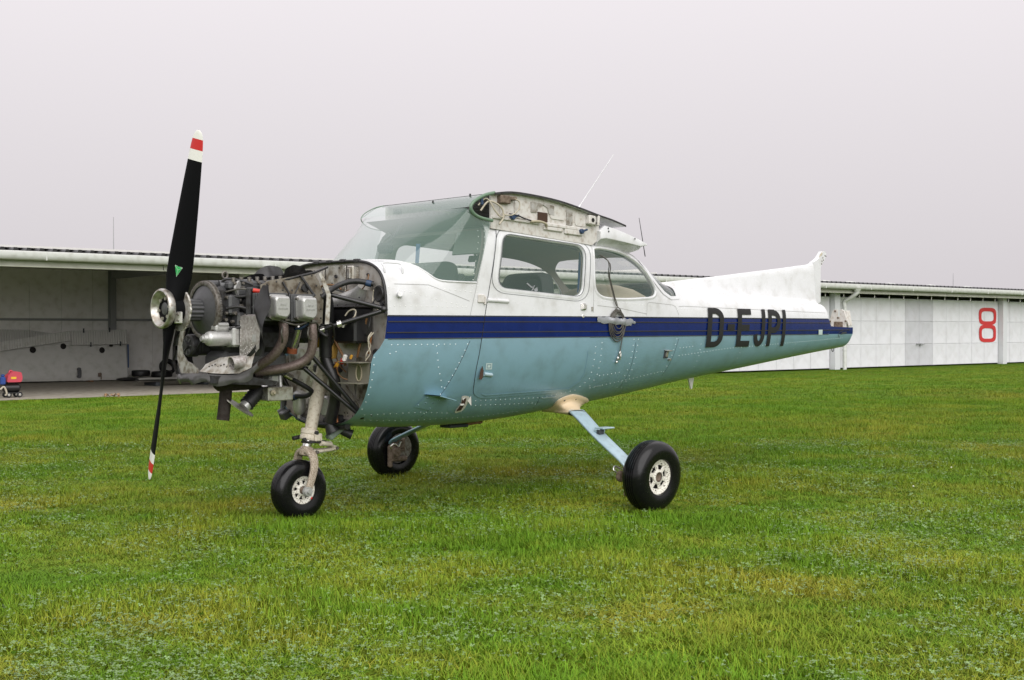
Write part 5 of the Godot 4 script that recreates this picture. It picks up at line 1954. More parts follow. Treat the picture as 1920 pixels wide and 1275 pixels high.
	for z in range(-8, 9): rivet(mb, Vector3(.0, .575 + .02 * absf(z) / 8.0, z * .045), Vector3.LEFT, 0.005)
	var rv := put("rivet", mb, M.engine_dark, fw)
	rv.set_meta("kind", "stuff")
	# hoses
	var hoses := [
		["hose", "rubber", .016, [Vector3(-.30, 1.265, .30), Vector3(-.26, 1.300, .312), Vector3(-.20, 1.330, .302), Vector3(-.14, 1.354, .321), Vector3(-.08, 1.360, .345), Vector3(-.01, 1.345, .395)]],
		["hose", "rubber", .037, [Vector3(-.24, 1.295, .16), Vector3(-.205, 1.265, .205), Vector3(-.18, 1.154, .186), Vector3(-.16, 1.048, .14), Vector3(-.15, .93, .125)]],
		["hose", "baffle_rubber", .034, [Vector3(-.15, .93, .12), Vector3(-.14, .875, .14), Vector3(-.12, .80, .165), Vector3(-.10, .70, .15), Vector3(-.10, .55, .10)]],
		["hose", "rubber", .014, [Vector3(-.35, .83, .0), Vector3(-.28, .80, -.02), Vector3(-.20, .755, .0), Vector3(-.16, .725, .0), Vector3(-.17, .70, -.04), Vector3(-.20, .695, -.10), Vector3(-.21, .68, -.12)]],
		["hose", "copper", .009, [Vector3(-.06, .90, .10), Vector3(-.055, .75, .10), Vector3(-.05, .62, .09), Vector3(-.05, .52, .10)]],
		["fuel_line", "copper", .006, [Vector3(-.03, 1.06, .40), Vector3(-.03, 1.00, .385), Vector3(-.03, .95, .37)]],
		["fuel_line", "wire_brown", .008, [Vector3(-.12, 1.05, .16), Vector3(-.11, 1.0, .18), Vector3(-.10, .94, .22), Vector3(-.08, .88, .22)]],
		["fuel_line", "wire_brown", .007, [Vector3(-.04, 1.15, .37), Vector3(-.045, 1.08, .346), Vector3(-.05, .98, .310), Vector3(-.04, .93, .28)]],
		["loose_wire", "wire_brown", .004, [Vector3(-.04, 1.047, -.01), Vector3(-.06, .975, .08), Vector3(-.05, .885, .117), Vector3(-.05, .842, .184)]],
		["loose_wire", "engine_dark", .005, [Vector3(-.04, 1.265, .447), Vector3(-.05, 1.222, .432), Vector3(-.03, 1.188, .404), Vector3(-.05, 1.1, .40), Vector3(-.04, 1.05, .37)]],
		["loose_wire", "wire_brown", .006, [Vector3(-.03, 1.325, -.10), Vector3(-.05, 1.350, -.03), Vector3(-.03, 1.345, .065), Vector3(-.02, 1.32, .10)]],
		["loose_wire", "engine_dark", .008, [Vector3(-.30, 1.08, .27), Vector3(-.27, 1.05, .30), Vector3(-.24, 1.07, .26), Vector3(-.20, 1.09, .2)]],
		["loose_wire", "engine_dark", .006, [Vector3(-.31, 1.10, .28), Vector3(-.26, 1.12, .33), Vector3(-.2, 1.06, .28), Vector3(-.16, 1.0, .2)]],
		["loose_wire", "wire_pale", .004, [Vector3(-.03, 1.07, .42), Vector3(-.05, 1.03, .40), Vector3(-.03, .99, .39), Vector3(-.05, .95, .38), Vector3(-.04, .92, .36)]],
		["loose_wire", "wire_pale", .004, [Vector3(-.03, 1.07, .40), Vector3(-.06, 1.04, .41), Vector3(-.05, .99, .40), Vector3(-.04, .95, .40), Vector3(-.05, .91, .37)]],
		["loose_wire", "wire_brown", .004, [Vector3(-.02, 1.30, .12), Vector3(-.03, 1.315, .2), Vector3(-.02, 1.30, .27), Vector3(-.03, 1.36, .36), Vector3(-.02, 1.40, .36)]],
		["loose_wire", "engine_dark", .004, [Vector3(-.02, 1.33, -.02), Vector3(-.04, 1.315, .1), Vector3(-.02, 1.29, .2), Vector3(-.04, 1.27, .3)]],
		["loose_wire", "wire_pale", .003, [Vector3(-.02, 1.19, .46), Vector3(-.03, 1.22, .42), Vector3(-.02, 1.27, .40), Vector3(-.03, 1.31, .42)]],
		["loose_wire", "wire_pale", .0045, [Vector3(-.14, 1.165, .30), Vector3(-.13, 1.19, .32), Vector3(-.12, 1.20, .35), Vector3(-.11, 1.19, .36), Vector3(-.12, 1.16, .36), Vector3(-.13, 1.135, .33), Vector3(-.14, 1.115, .30)]],
		["loose_wire", "wire_brown", .0035, [Vector3(-.10, .90, .22), Vector3(-.12, .87, .20), Vector3(-.11, .835, .19), Vector3(-.10, .81, .22), Vector3(-.08, .80, .24)]],
		["loose_wire", "amber_plastic", .004, [Vector3(-.10, .84, .17), Vector3(-.12, .86, .16), Vector3(-.13, .88, .19), Vector3(-.12, .905, .21)]],
	]
	for h in hoses:
		mb = MB.new()
		mb.tube(spline(h[3], 6), h[2], 10)
		put(h[0], mb, M[h[1]], fw)
	mb = MB.new()
	mb.lathe([Vector2(.010, 0), Vector2(.019, 0), Vector2(.019, .03), Vector2(.012, .03)], Vector3(-.045, 1.352, .372), Vector3(.62, -.25, .7), 8)
	mb.lathe([Vector2(.010, 0), Vector2(.017, 0), Vector2(.017, .03), Vector2(.012, .03)], Vector3(-.20, .693, -.10), Vector3(-.2, -.2, -1), 8)
	put("hose_fitting", mb, M.wire_blue, fw)
	mb = MB.new()
	mb.cyl(Vector3(-.36, .84, 0.02), Vector3(-.30, .815, 0), 0.018, 12)
	put("hose_fitting", mb, M.bright_metal, fw)
	for e in [[Vector3(-.10, .905, .215), "red_plastic", .013], [Vector3(-.10, .925, .24), "prop_white", .014], [Vector3(-.10, .80, .16), "amber_plastic", .010], [Vector3(-.12, .885, .20), "amber_plastic", .010], [Vector3(-.08, .93, .275), "amber_plastic", .010], [Vector3(-.15, 1.11, .295), "prop_white", .010]]:
		mb = MB.new()
		mb.box(e[0], Vector3(e[2], e[2] * 1.8, e[2]) * 1.5, Basis(Vector3(1, .3, 0).normalized(), .5), 0.004)
		put("connector", mb, M[e[1]], fw)
	mb = MB.new()
	mb.tube([Vector3(-.08, 1.19, .097), Vector3(-.085, 1.16, .100), Vector3(-.085, .96, .098), Vector3(-.08, .92, .096)], [.020, .034, .034, .022], 16)
	put("brake_fluid_bottle", mb, M.gold_bottle, fw)
	# fuel strainer bowl, drum, oil cooler box at the foot
	mb = MB.new()
	mb.lathe([Vector2(0, 0), Vector2(.010, 0), Vector2(.012, .02), Vector2(.03, .035), Vector2(.038, .06), Vector2(.038, .13), Vector2(.044, .13), Vector2(.044, .15), Vector2(.02, .165), Vector2(0, .165)], Vector3(-.13, .56, -.17), Vector3.UP, 18)
	put("fuel_strainer", mb, M.silver_cast, fw)
	mb = MB.new()
	mb.cyl(Vector3(0, .635, -.02), Vector3(-.06, .635, -.02), 0.062, 20, 0.01)
	put("round_cover", mb, M.silver_cast, fw)
	mb = MB.new()
	mb.box(Vector3(-.11, .575, -.345), Vector3(.06, .05, .06), Basis(Vector3(0, 0, 1), .5), 0.006)
	mb.tube([Vector3(-.10, .66, -.38), Vector3(-.10, .60, -.385), Vector3(-.12, .58, -.40)], 0.02, 8)
	put("drain_valve", mb, M.engine_grey, fw)
	mb = MB.new()
	mb.tube(spline([Vector3(-.05, .56, -.30), Vector3(-.06, .535, -.15), Vector3(-.06, .525, .05), Vector3(-.05, .53, .2)], 6), 0.022, 8)
	put("lower_seal", mb, M.baffle_rubber, fw)
	mb = MB.new()
	mb.tube([Vector3(-.10, .54, .09), Vector3(-.085, .49, .11)], [.028, .045], 10)
	put("drain_pipe", mb, M.rubber, fw)

# ------------------------------------------------------------------ engine
func build_engine() -> void:
	var en := node("engine", aero)
	var mb := MB.new()
	# crankcase
	mb.box(Vector3(-.55, 1.19, 0), Vector3(.56, .20, .20), Basis.IDENTITY, 0.03)
	mb.box(Vector3(-.60, 1.285, 0), Vector3(.46, .07, .16), Basis.IDENTITY, 0.02)
	mb.box(Vector3(-.805, 1.20, 0), Vector3(.06, .24, .23), Basis.IDENTITY, 0.04)
	mb.box(Vector3(-.55, 1.03, 0), Vector3(.50, .16, .24), Basis.IDENTITY, 0.04)
	put("crankcase", mb, M.engine_dark, en)
	mb = MB.new()
	mb.box(Vector3(-.60, .90, 0), Vector3(.42, .14, .22), Basis.IDENTITY, 0.03)
	put("oil_sump", mb, M.engine_grey, en)
	# bosses, tubes and bolts on the upper front
	mb = MB.new()
	mb.tube([Vector3(-.80, 1.325, .05), Vector3(-.62, 1.335, .10)], 0.030, 12)
	mb.tube([Vector3(-.82, 1.335, -.03), Vector3(-.40, 1.345, -.03)], 0.022, 10)
	mb.box(Vector3(-.70, 1.29, .12), Vector3(.10, .05, .07), Basis.IDENTITY, 0.012)
	mb.box(Vector3(-.765, 1.22, .13), Vector3(.07, .11, .06), Basis.IDENTITY, 0.012)
	mb.box(Vector3(-.735, 1.14, .14), Vector3(.05, .08, .08), Basis.IDENTITY, 0.012)
	put("crankcase_boss", mb, M.engine_grey, en)
	mb = MB.new()
	for e in [[-.74, 1.215, .165], [-.78, 1.175, .165], [-.72, 1.165, .18], [-.80, 1.26, .12], [-.66, 1.30, .16], [-.70, 1.245, .17], [-.75, 1.13, .18], [-.81, 1.14, .12]]:
		mb.cyl(Vector3(e[0], e[1], e[2]), Vector3(e[0], e[1], e[2] + .022), 0.010, 6)
		mb.cyl(Vector3(e[0] - .02, e[1], e[2] - .03), Vector3(e[0] - .035, e[1], e[2] - .03), 0.010, 6)
	put("bolt", mb, M.gear_ring, en)
	mb = MB.new()
	mb.prism(round_poly(v2([[-.05, 0], [0, -.06], [.05, 0], [0, .05]]), 0.02, 4), Transform3D(Basis(Vector3.UP, 0.5), Vector3(-.735, 1.31, .135)), 0.012)
	put("cover_plate", mb, M.silver_cast, en)
	mb = MB.new()
	for e in [Vector2(-.02, .0), Vector2(.02, .01)]: mb.cyl(Vector3(-.735 + e.x, 1.305 + e.y, .145), Vector3(-.732 + e.x, 1.305 + e.y, .158), 0.008, 6)
	put("bolt", mb, M.gear_ring, en)
	mb = MB.new()
	mb.box(Vector3(-.60, 1.335, .11), Vector3(.38, .045, .06), Basis(Vector3.BACK, .06), 0.012)
	put("oil_gallery", mb, M.engine_grey, en)
	for k in 7:
		mb = MB.new()
		mb.cyl(Vector3(-.76 + k * .05, 1.342 + k * .003, .13), Vector3(-.76 + k * .05, 1.368 + k * .003, .13), .011, 6, .002)
		mb.cyl(Vector3(-.76 + k * .05, 1.335 + k * .003, .139), Vector3(-.76 + k * .05, 1.335 + k * .003, .156), .009, 6, .002)
		put("stud", mb, M.gear_ring, en)
	for e in [[Vector3(-.80, 1.33, .06), Vector3(-.78, 1.36, .09), Vector3(-.72, 1.352, .14), Vector3(-.66, 1.33, .17)], [Vector3(-.79, 1.27, .13), Vector3(-.74, 1.265, .18), Vector3(-.70, 1.275, .22)], [Vector3(-.81, 1.20, .14), Vector3(-.77, 1.21, .19), Vector3(-.72, 1.20, .22), Vector3(-.69, 1.22, .24)], [Vector3(-.80, 1.09, .15), Vector3(-.76, 1.10, .19), Vector3(-.72, 1.12, .20)]]:
		mb = MB.new()
		mb.tube(spline(e, 6), .0075, 8)
		put("oil_line", mb, M.engine_dark, en)
	mb = MB.new()
	mb.box(Vector3(-.69, 1.215, .205), Vector3(.10, .20, .03), Basis(Vector3.UP, .5), 0.008)
	put("cooling_shroud", mb, M.engine_dark, en)
	mb = MB.new()
	for k in 5: mb.box(Vector3(-.80 + k * .012, 1.245, .10 + k * .012), Vector3(.012, .07 - .006 * k, .02), Basis.IDENTITY, 0.003)
	put("nose_rib", mb, M.engine_dark, en)
	# lifting eye
	mb = MB.new()
	var ring := []
	for k in 17: ring.append(Vector3(-.745 + cos(TAU * k / 16) * .016, 1.385 + sin(TAU * k / 16) * .018, .02))
	mb.tube(ring, 0.006, 8, false)
	mb.tube([Vector3(-.745, 1.368, .02), Vector3(-.745, 1.33, .02)], 0.008, 8)
	put("lifting_eye", mb, M.gear_ring, en)
	# flywheel with ring gear
	mb = MB.new()
	mb.lathe([Vector2(0, .034), Vector2(.06, .034), Vector2(.072, .030), Vector2(.095, .020), Vector2(.118, .010), Vector2(.135, .004), Vector2(.145, .008), Vector2(.146, -.02), Vector2(.0, -.02)], Vector3(-.862, 1.193, 0), Vector3.LEFT, 48)
	put("flywheel", mb, M.engine_grey, en)
	mb = MB.new()
	mb.lathe([Vector2(.134, .010), Vector2(.150, .013), Vector2(.158, .010), Vector2(.158, -.008), Vector2(.145, -.008)], Vector3(-.862, 1.193, 0), Vector3.LEFT, 64)
	for k in 110:
		var a := TAU * k / 110.0
		var d := Vector3(0, cos(a), sin(a))
		mb.box(Vector3(-.852, 1.193, 0) + d * .1585, Vector3(.014, .005, .0045), Basis(Vector3.RIGHT, d, Vector3.RIGHT.cross(d)))
	put("ring_gear", mb, M.gear_ring, en)
	# generator pulley and belt on the far lower front
	mb = MB.new()
	mb.cyl(Vector3(-.90, 1.00, -.115), Vector3(-.84, 1.00, -.115), 0.062, 20, 0.008)
	mb.cyl(Vector3(-.84, 1.00, -.115), Vector3(-.68, 1.00, -.115), 0.055, 20, 0.008)
	mb.cyl(Vector3(-.915, 1.00, -.115), Vector3(-.90, 1.00, -.115), 0.020, 12)
	put("generator", mb, M.engine_dark, en)
	mb = MB.new()
	for k in 8:
		var a := TAU * k / 8
		mb.box(Vector3(-.901, 1.0 + .038 * cos(a), -.115 + .038 * sin(a)), Vector3(.008, .020, .008), Basis(Vector3.RIGHT, a))
	put("cooling_fan", mb, M.engine_grey, en)
	mb = MB.new()
	var belt := []
	for k in 13: belt.append(Vector3(-.868, 1.0 + .066 * cos(deg_to_rad(100 + k * 14.0)), -.115 - .066 * sin(deg_to_rad(100 + k * 14.0)) * -1.0))
	mb.tube([Vector3(-.876, 1.10, -.12), Vector3(-.876, 1.01, -.178)], 0.006, 6)
	mb.tube([Vector3(-.876, 1.06, .03), Vector3(-.876, .965, -.07)], 0.006, 6)
	put("fan_belt", mb, M.rubber, en)
	# starter motor
	mb = MB.new()
	mb.lathe([Vector2(0, 0), Vector2(.014, 0), Vector2(.014, .012), Vector2(.022, .014), Vector2(.024, .03), Vector2(.036, .038), Vector2(.040, .05), Vector2(.040, .165), Vector2(.046, .167), Vector2(.046, .20), Vector2(0, .20)], Vector3(-.955, 1.038, .125), Vector3(1, 0, 0), 24)
	put("starter_motor", mb, M.silver_cast, en)
	mb = MB.new()
	mb.box(Vector3(-.77, 1.048, .135), Vector3(.045, .11, .10), Basis.IDENTITY, 0.012)
	mb.box(Vector3(-.83, 1.095, .115), Vector3(.09, .035, .06), Basis.IDENTITY, 0.01)
	mb.cyl(Vector3(-.86, 1.112, .135), Vector3(-.80, 1.112, .135), 0.014, 10)
	put("starter_mount", mb, M.silver_cast, en)
	# cylinders of both sides: finned barrel, head, rocker cover
	for e in [[-.636, 1.0, 1.208], [-.462, 1.0, 1.204], [-.60, -1.0, 1.206], [-.425, -1.0, 1.204]]:
		var cy := node("cylinder", en)
		var s: float = e[1]
		mb = MB.new()
		var prof := [Vector2(0, 0)]
		for k in 9:
			var h := .10 + k * .014
			prof.append_array([Vector2(.060, h), Vector2(.074, h + .002), Vector2(.074, h + .006), Vector2(.060, h + .008)])
		prof.append(Vector2(0, .23))
		mb.lathe(prof, Vector3(e[0], e[2], 0), Vector3(0, 0, s), 24)
		put("barrel", mb, M.engine_dark, cy)
		mb = MB.new()
		for k in 7: mb.box(Vector3(e[0], e[2], (.245 + k * .017) * s), Vector3(.150, .150, .006), Basis.IDENTITY, 0.003)
		mb.box(Vector3(e[0], e[2], .30 * s), Vector3(.125, .125, .13), Basis.IDENTITY, 0.01)
		put("cylinder_head", mb, M.engine_grey, cy)
		mb = MB.new()
		var outl := round_poly(v2([[-.048, -.058], [.030, -.070], [.052, -.045], [.052, .045], [.045, .058], [-.040, .060], [-.052, .045]]), 0.022, 5)
		var P := []
		for q in [[1.12, .365], [1.12, .372], [1.0, .374], [.97, .405], [.90, .418], [.76, .424]]:
			var row := PackedVector3Array()
			for p in outl: row.append(Vector3(e[0] + p.x * q[0], e[2] + p.y * q[0], q[1] * s))
			P.append(row)
		mb.grid(P, true)
		var fr := []
		for p in P[5]: fr.append(p)
		mb.face(fr, Vector3(0, 0, s))
		put("rocker_cover", mb, M.silver_cast, cy)
		mb = MB.new()
		for q in [[-.055, .05], [.058, .05], [-.055, -.055], [.045, -.068]]: mb.cyl(Vector3(e[0] + q[0], e[2] + q[1], .366 * s), Vector3(e[0] + q[0], e[2] + q[1], .384 * s), 0.0075, 6)
		put("cover_bolt", mb, M.gear_ring, cy)
		if s > 0.0:
			for w in [["AVCO", .012, .017], ["LYCOMING", -.010, .0115]]:
				var t := TextMesh.new()
				t.text = w[0]
				var f := SystemFont.new()
				f.font_names = PackedStringArray(["Droid Sans"])
				f.font_weight = 700
				t.font = f
				t.font_size = 24
				t.pixel_size = w[2] / 24.0
				t.depth = 0.0035
				t.material = M.silver_cast
				var tm := MeshInstance3D.new()
				tm.mesh = t
				tm.name = "raised_lettering" if w[0] == "AVCO" else "raised_lettering_001"
				tm.position = Vector3(e[0], e[2] + w[1], .4245)
				cy.add_child(tm, true)
	# pushrod tubes and spark leads
	mb = MB.new()
	for e in [-.66, -.61, -.49, -.44]: mb.tube([Vector3(e, 1.16, .10), Vector3(e, 1.155, .30)], 0.010, 8)
	put("pushrod_tube", mb, M.engine_grey, en)
	mb = MB.new()
	mb.tube([Vector3(-.70, 1.298, .23), Vector3(-.655, 1.290, .26)], 0.012, 10)
	put("spark_lead_end", mb, M.red_plastic, en)
	mb = MB.new()
	mb.tube([Vector3(-.655, 1.290, .26), Vector3(-.615, 1.284, .29)], 0.012, 10)
	put("spark_lead_end", mb, M.bright_metal, en)
	for e in [[Vector3(-.70, 1.298, .23), Vector3(-.76, 1.305, .20), Vector3(-.80, 1.29, .12)], [Vector3(-.60, 1.10, .36), Vector3(-.62, 1.07, .38), Vector3(-.60, 1.03, .36), Vector3(-.57, 1.0, .3)], [Vector3(-.43, 1.10, .36), Vector3(-.45, 1.06, .38), Vector3(-.42, 1.03, .36), Vector3(-.36, 1.05, .3)], [Vector3(-.62, 1.135, .37), Vector3(-.56, 1.115, .39), Vector3(-.50, 1.112, .37), Vector3(-.45, 1.125, .37)], [Vector3(-.43, 1.125, .37), Vector3(-.36, 1.12, .34), Vector3(-.30, 1.08, .26), Vector3(-.27, 1.03, .2)], [Vector3(-.55, 1.34, .1), Vector3(-.45, 1.36, .15), Vector3(-.3, 1.34, .15), Vector3(-.2, 1.31, .1)]]:
		mb = MB.new()
		mb.tube(spline(e, 6), 0.005, 6)
		put("ignition_lead", mb, M.cable_grey, en)
	# exhaust stacks sweeping forward and down into the muffler
	for e in [[Vector3(-.575, 1.15, .32), Vector3(-.574, 1.09, .335), Vector3(-.575, 1.02, .32), Vector3(-.60, .945, .27), Vector3(-.64, .885, .18), Vector3(-.66, .85, .10)], [Vector3(-.39, 1.145, .32), Vector3(-.388, 1.08, .335), Vector3(-.380, .985, .32), Vector3(-.395, .925, .29), Vector3(-.45, .885, .24), Vector3(-.54, .862, .16), Vector3(-.60, .85, .10)], [Vector3(-.60, 1.13, -.32), Vector3(-.60, 1.0, -.32), Vector3(-.62, .90, -.22), Vector3(-.64, .84, -.08)], [Vector3(-.42, 1.13, -.32), Vector3(-.42, .98, -.32), Vector3(-.48, .88, -.22), Vector3(-.56, .84, -.08)]]:
		mb = MB.new()
		mb.tube(spline(e, 7), 0.026, 16)
		put("exhaust_pipe", mb, M.exhaust, en)
	mb = MB.new()
	for e in [[Vector3(-.575, 1.135, .325), Vector3(0, 1, .1)], [Vector3(-.39, 1.13, .325), Vector3(0, 1, .1)]]: mb.lathe([Vector2(.026, 0), Vector2(.040, .002), Vector2(.040, .010), Vector2(.026, .012)], e[0], e[1], 16)
	put("exhaust_flange", mb, M.gear_ring, en)
	mb = MB.new()
	mb.lathe([Vector2(0, 0), Vector2(.045, .005), Vector2(.058, .02), Vector2(.060, .04), Vector2(.060, .24), Vector2(.055, .26), Vector2(.03, .275), Vector2(0, .275)], Vector3(-.795, .806, -.01), Vector3(1, .03, .16), 24)
	put("muffler", mb, M.muffler_dark, en)
	mb = MB.new()
	mb.tube([Vector3(-.725, .80, 0), Vector3(-.735, .69, 0), Vector3(-.748, .588, 0)], [.034, .0345, .035], 20, false)
	mb.tube([Vector3(-.725, .80, 0), Vector3(-.748, .590, 0)], .0325, 20, false)
	put("tail_pipe", mb, M.muffler_dark, en)
	# bright induction pipe with an orange sleeve
	mb = MB.new()
	mb.tube(spline([Vector3(-.43, 1.13, .26), Vector3(-.432, 1.09, .265), Vector3(-.428, 1.04, .24), Vector3(-.42, .985, .20)], 6), 0.020, 16)
	put("induction_pipe", mb, M.bright_metal, en)
	mb = MB.new()
	mb.lathe([Vector2(.020, 0), Vector2(.029, .002), Vector2(.029, .028), Vector2(.020, .03)], Vector3(-.425, .955, .19), Vector3(-.05, 1, .25), 18)
	put("induction_sleeve", mb, M.orange_silicone, en)
	mb = MB.new()
	mb.lathe([Vector2(0.020, 0), Vector2(.024, 0), Vector2(.024, .012), Vector2(.020, .012)], Vector3(-.432, 1.085, .262), Vector3(0, 1, 0), 16)
	mb.tube(spline([Vector3(-.46, 1.09, .30), Vector3(-.44, 1.10, .32), Vector3(-.42, 1.115, .33), Vector3(-.40, 1.125, .34)], 5), 0.007, 8)
	put("blue_fitting", mb, M.wire_blue, en)
	baffles(en)
	# carburettor air box with its knob; bellows and flange below
	mb = MB.new()
	mb.box(Vector3(-.445, .728, .03), Vector3(.165, .078, .16), Basis.IDENTITY, 0.004)
	put("air_box", mb, M.aluminium, en)
	mb = MB.new()
	mb.cyl(Vector3(-.50, .735, .11), Vector3(-.50, .735, .125), 0.016, 16, 0.004)
	mb.cyl(Vector3(-.50, .735, .125), Vector3(-.50, .735, .135), 0.009, 10, 0.002)
	put("air_box_latch", mb, M.shelf_beige, en)
	mb = MB.new()
	mb.tube([Vector3(-.44, .86, .0), Vector3(-.44, .77, .02)], 0.030, 14)
	mb.box(Vector3(-.44, .81, .02), Vector3(.09, .06, .09), Basis.IDENTITY, 0.015)
	mb.tube([Vector3(-.42, .83, .06), Vector3(-.42, .765, .07)], 0.012, 10)
	put("carburettor", mb, M.silver_cast, en)
	mb = MB.new()
	var bp := []
	var br := []
	for k in 13:
		bp.append(Vector3(-.525, .755, .02).lerp(Vector3(-.615, .672, .03), k / 12.0))
		br.append(.044 if k % 2 == 0 else .036)
	mb.tube(bp, br, 18)
	put("bellows", mb, M.rubber, en)
	mb = MB.new()
	mb.tube([Vector3(-.615, .672, .03), Vector3(-.635, .655, .03)], .032, 16)
	put("bellows_collar", mb, M.silver_cast, en)
	mb = MB.new()
	var ax := (Vector3(-.578, .613, .03) - Vector3(-.738, .706, .03)).normalized()
	var up := Vector3(-.1, -.5, .85)
	up = (up - ax * up.dot(ax)).normalized()
	var pl := PackedVector2Array()
	for k in 24: pl.append(Vector2(.098 * cos(TAU * k / 24), .046 * sin(TAU * k / 24)))
	mb.prism(pl, Transform3D(Basis(ax, up, ax.cross(up)), Vector3(-.658, .660, .03)), 0.006)
	put("intake_flange", mb, M.aluminium, en)
	# engine mount tubes
	for s in [1.0, -1.0]:
		for e in [[Vector3(-.29, 1.300, .25), Vector3(-.01, 1.203, .498)], [Vector3(-.285, 1.083, .25), Vector3(-.01, 1.195, .498)], [Vector3(-.304, .945, .20), Vector3(-.03, .600, .310)], [Vector3(-.315, .868, .15), Vector3(-.03, .590, .300)], [Vector3(-.285, 1.083, .25), Vector3(-.304, .945, .20)]]:
			mb = MB.new()
			mb.tube([e[0] * Vector3(1, 1, s), e[1] * Vector3(1, 1, s)], 0.0125, 12)
			put("engine_mount_tube", mb, M.black_tube, en)
		for e in [[Vector3(-.29, 1.297, .25), .020], [Vector3(-.285, 1.085, .25), .020], [Vector3(-.015, 1.20, .495), .022], [Vector3(-.03, .594, .305), .022], [Vector3(-.31, .90, .18), .018]]:
			mb = MB.new()
			mb.ball(e[0] * Vector3(1, 1, s), Vector3.ONE * e[1], 6, 10)
			put("mount_lug", mb, M.black_tube, en)
	mb = MB.new()
	mb.tube([Vector3(-.30, .868, .15), Vector3(-.30, .868, -.15)], 0.0125, 10)
	put("engine_mount_tube", mb, M.black_tube, en)
	mb = MB.new()
	for e in [[Vector3(-.20, 1.118, .327), .030], [Vector3(-.27, 1.087, .262), .024]]: mb.lathe([Vector2(.013, -.015), Vector2(.020, -.012), Vector2(.020, .012), Vector2(.013, .015)], e[0], Vector3(-.75, -.3, -.6), 12)
	put("tube_clamp", mb, M.bright_metal, en)
	# accessory case and magnetos behind
	mb = MB.new()
	mb.box(Vector3(-.24, 1.14, 0), Vector3(.12, .26, .24), Basis.IDENTITY, 0.03)
	for z in [-.09, .07]:
		mb.cyl(Vector3(-.18, 1.17, z), Vector3(-.06, 1.17, z), 0.042, 14, 0.008)
	put("accessory_case", mb, M.engine_dark, en)
	mb = MB.new()
	mb.cyl(Vector3(-.16, 1.03, .02), Vector3(-.02, 1.03, .02), 0.048, 16, 0.01)
	put("oil_filter", mb, M.amber_plastic, en)

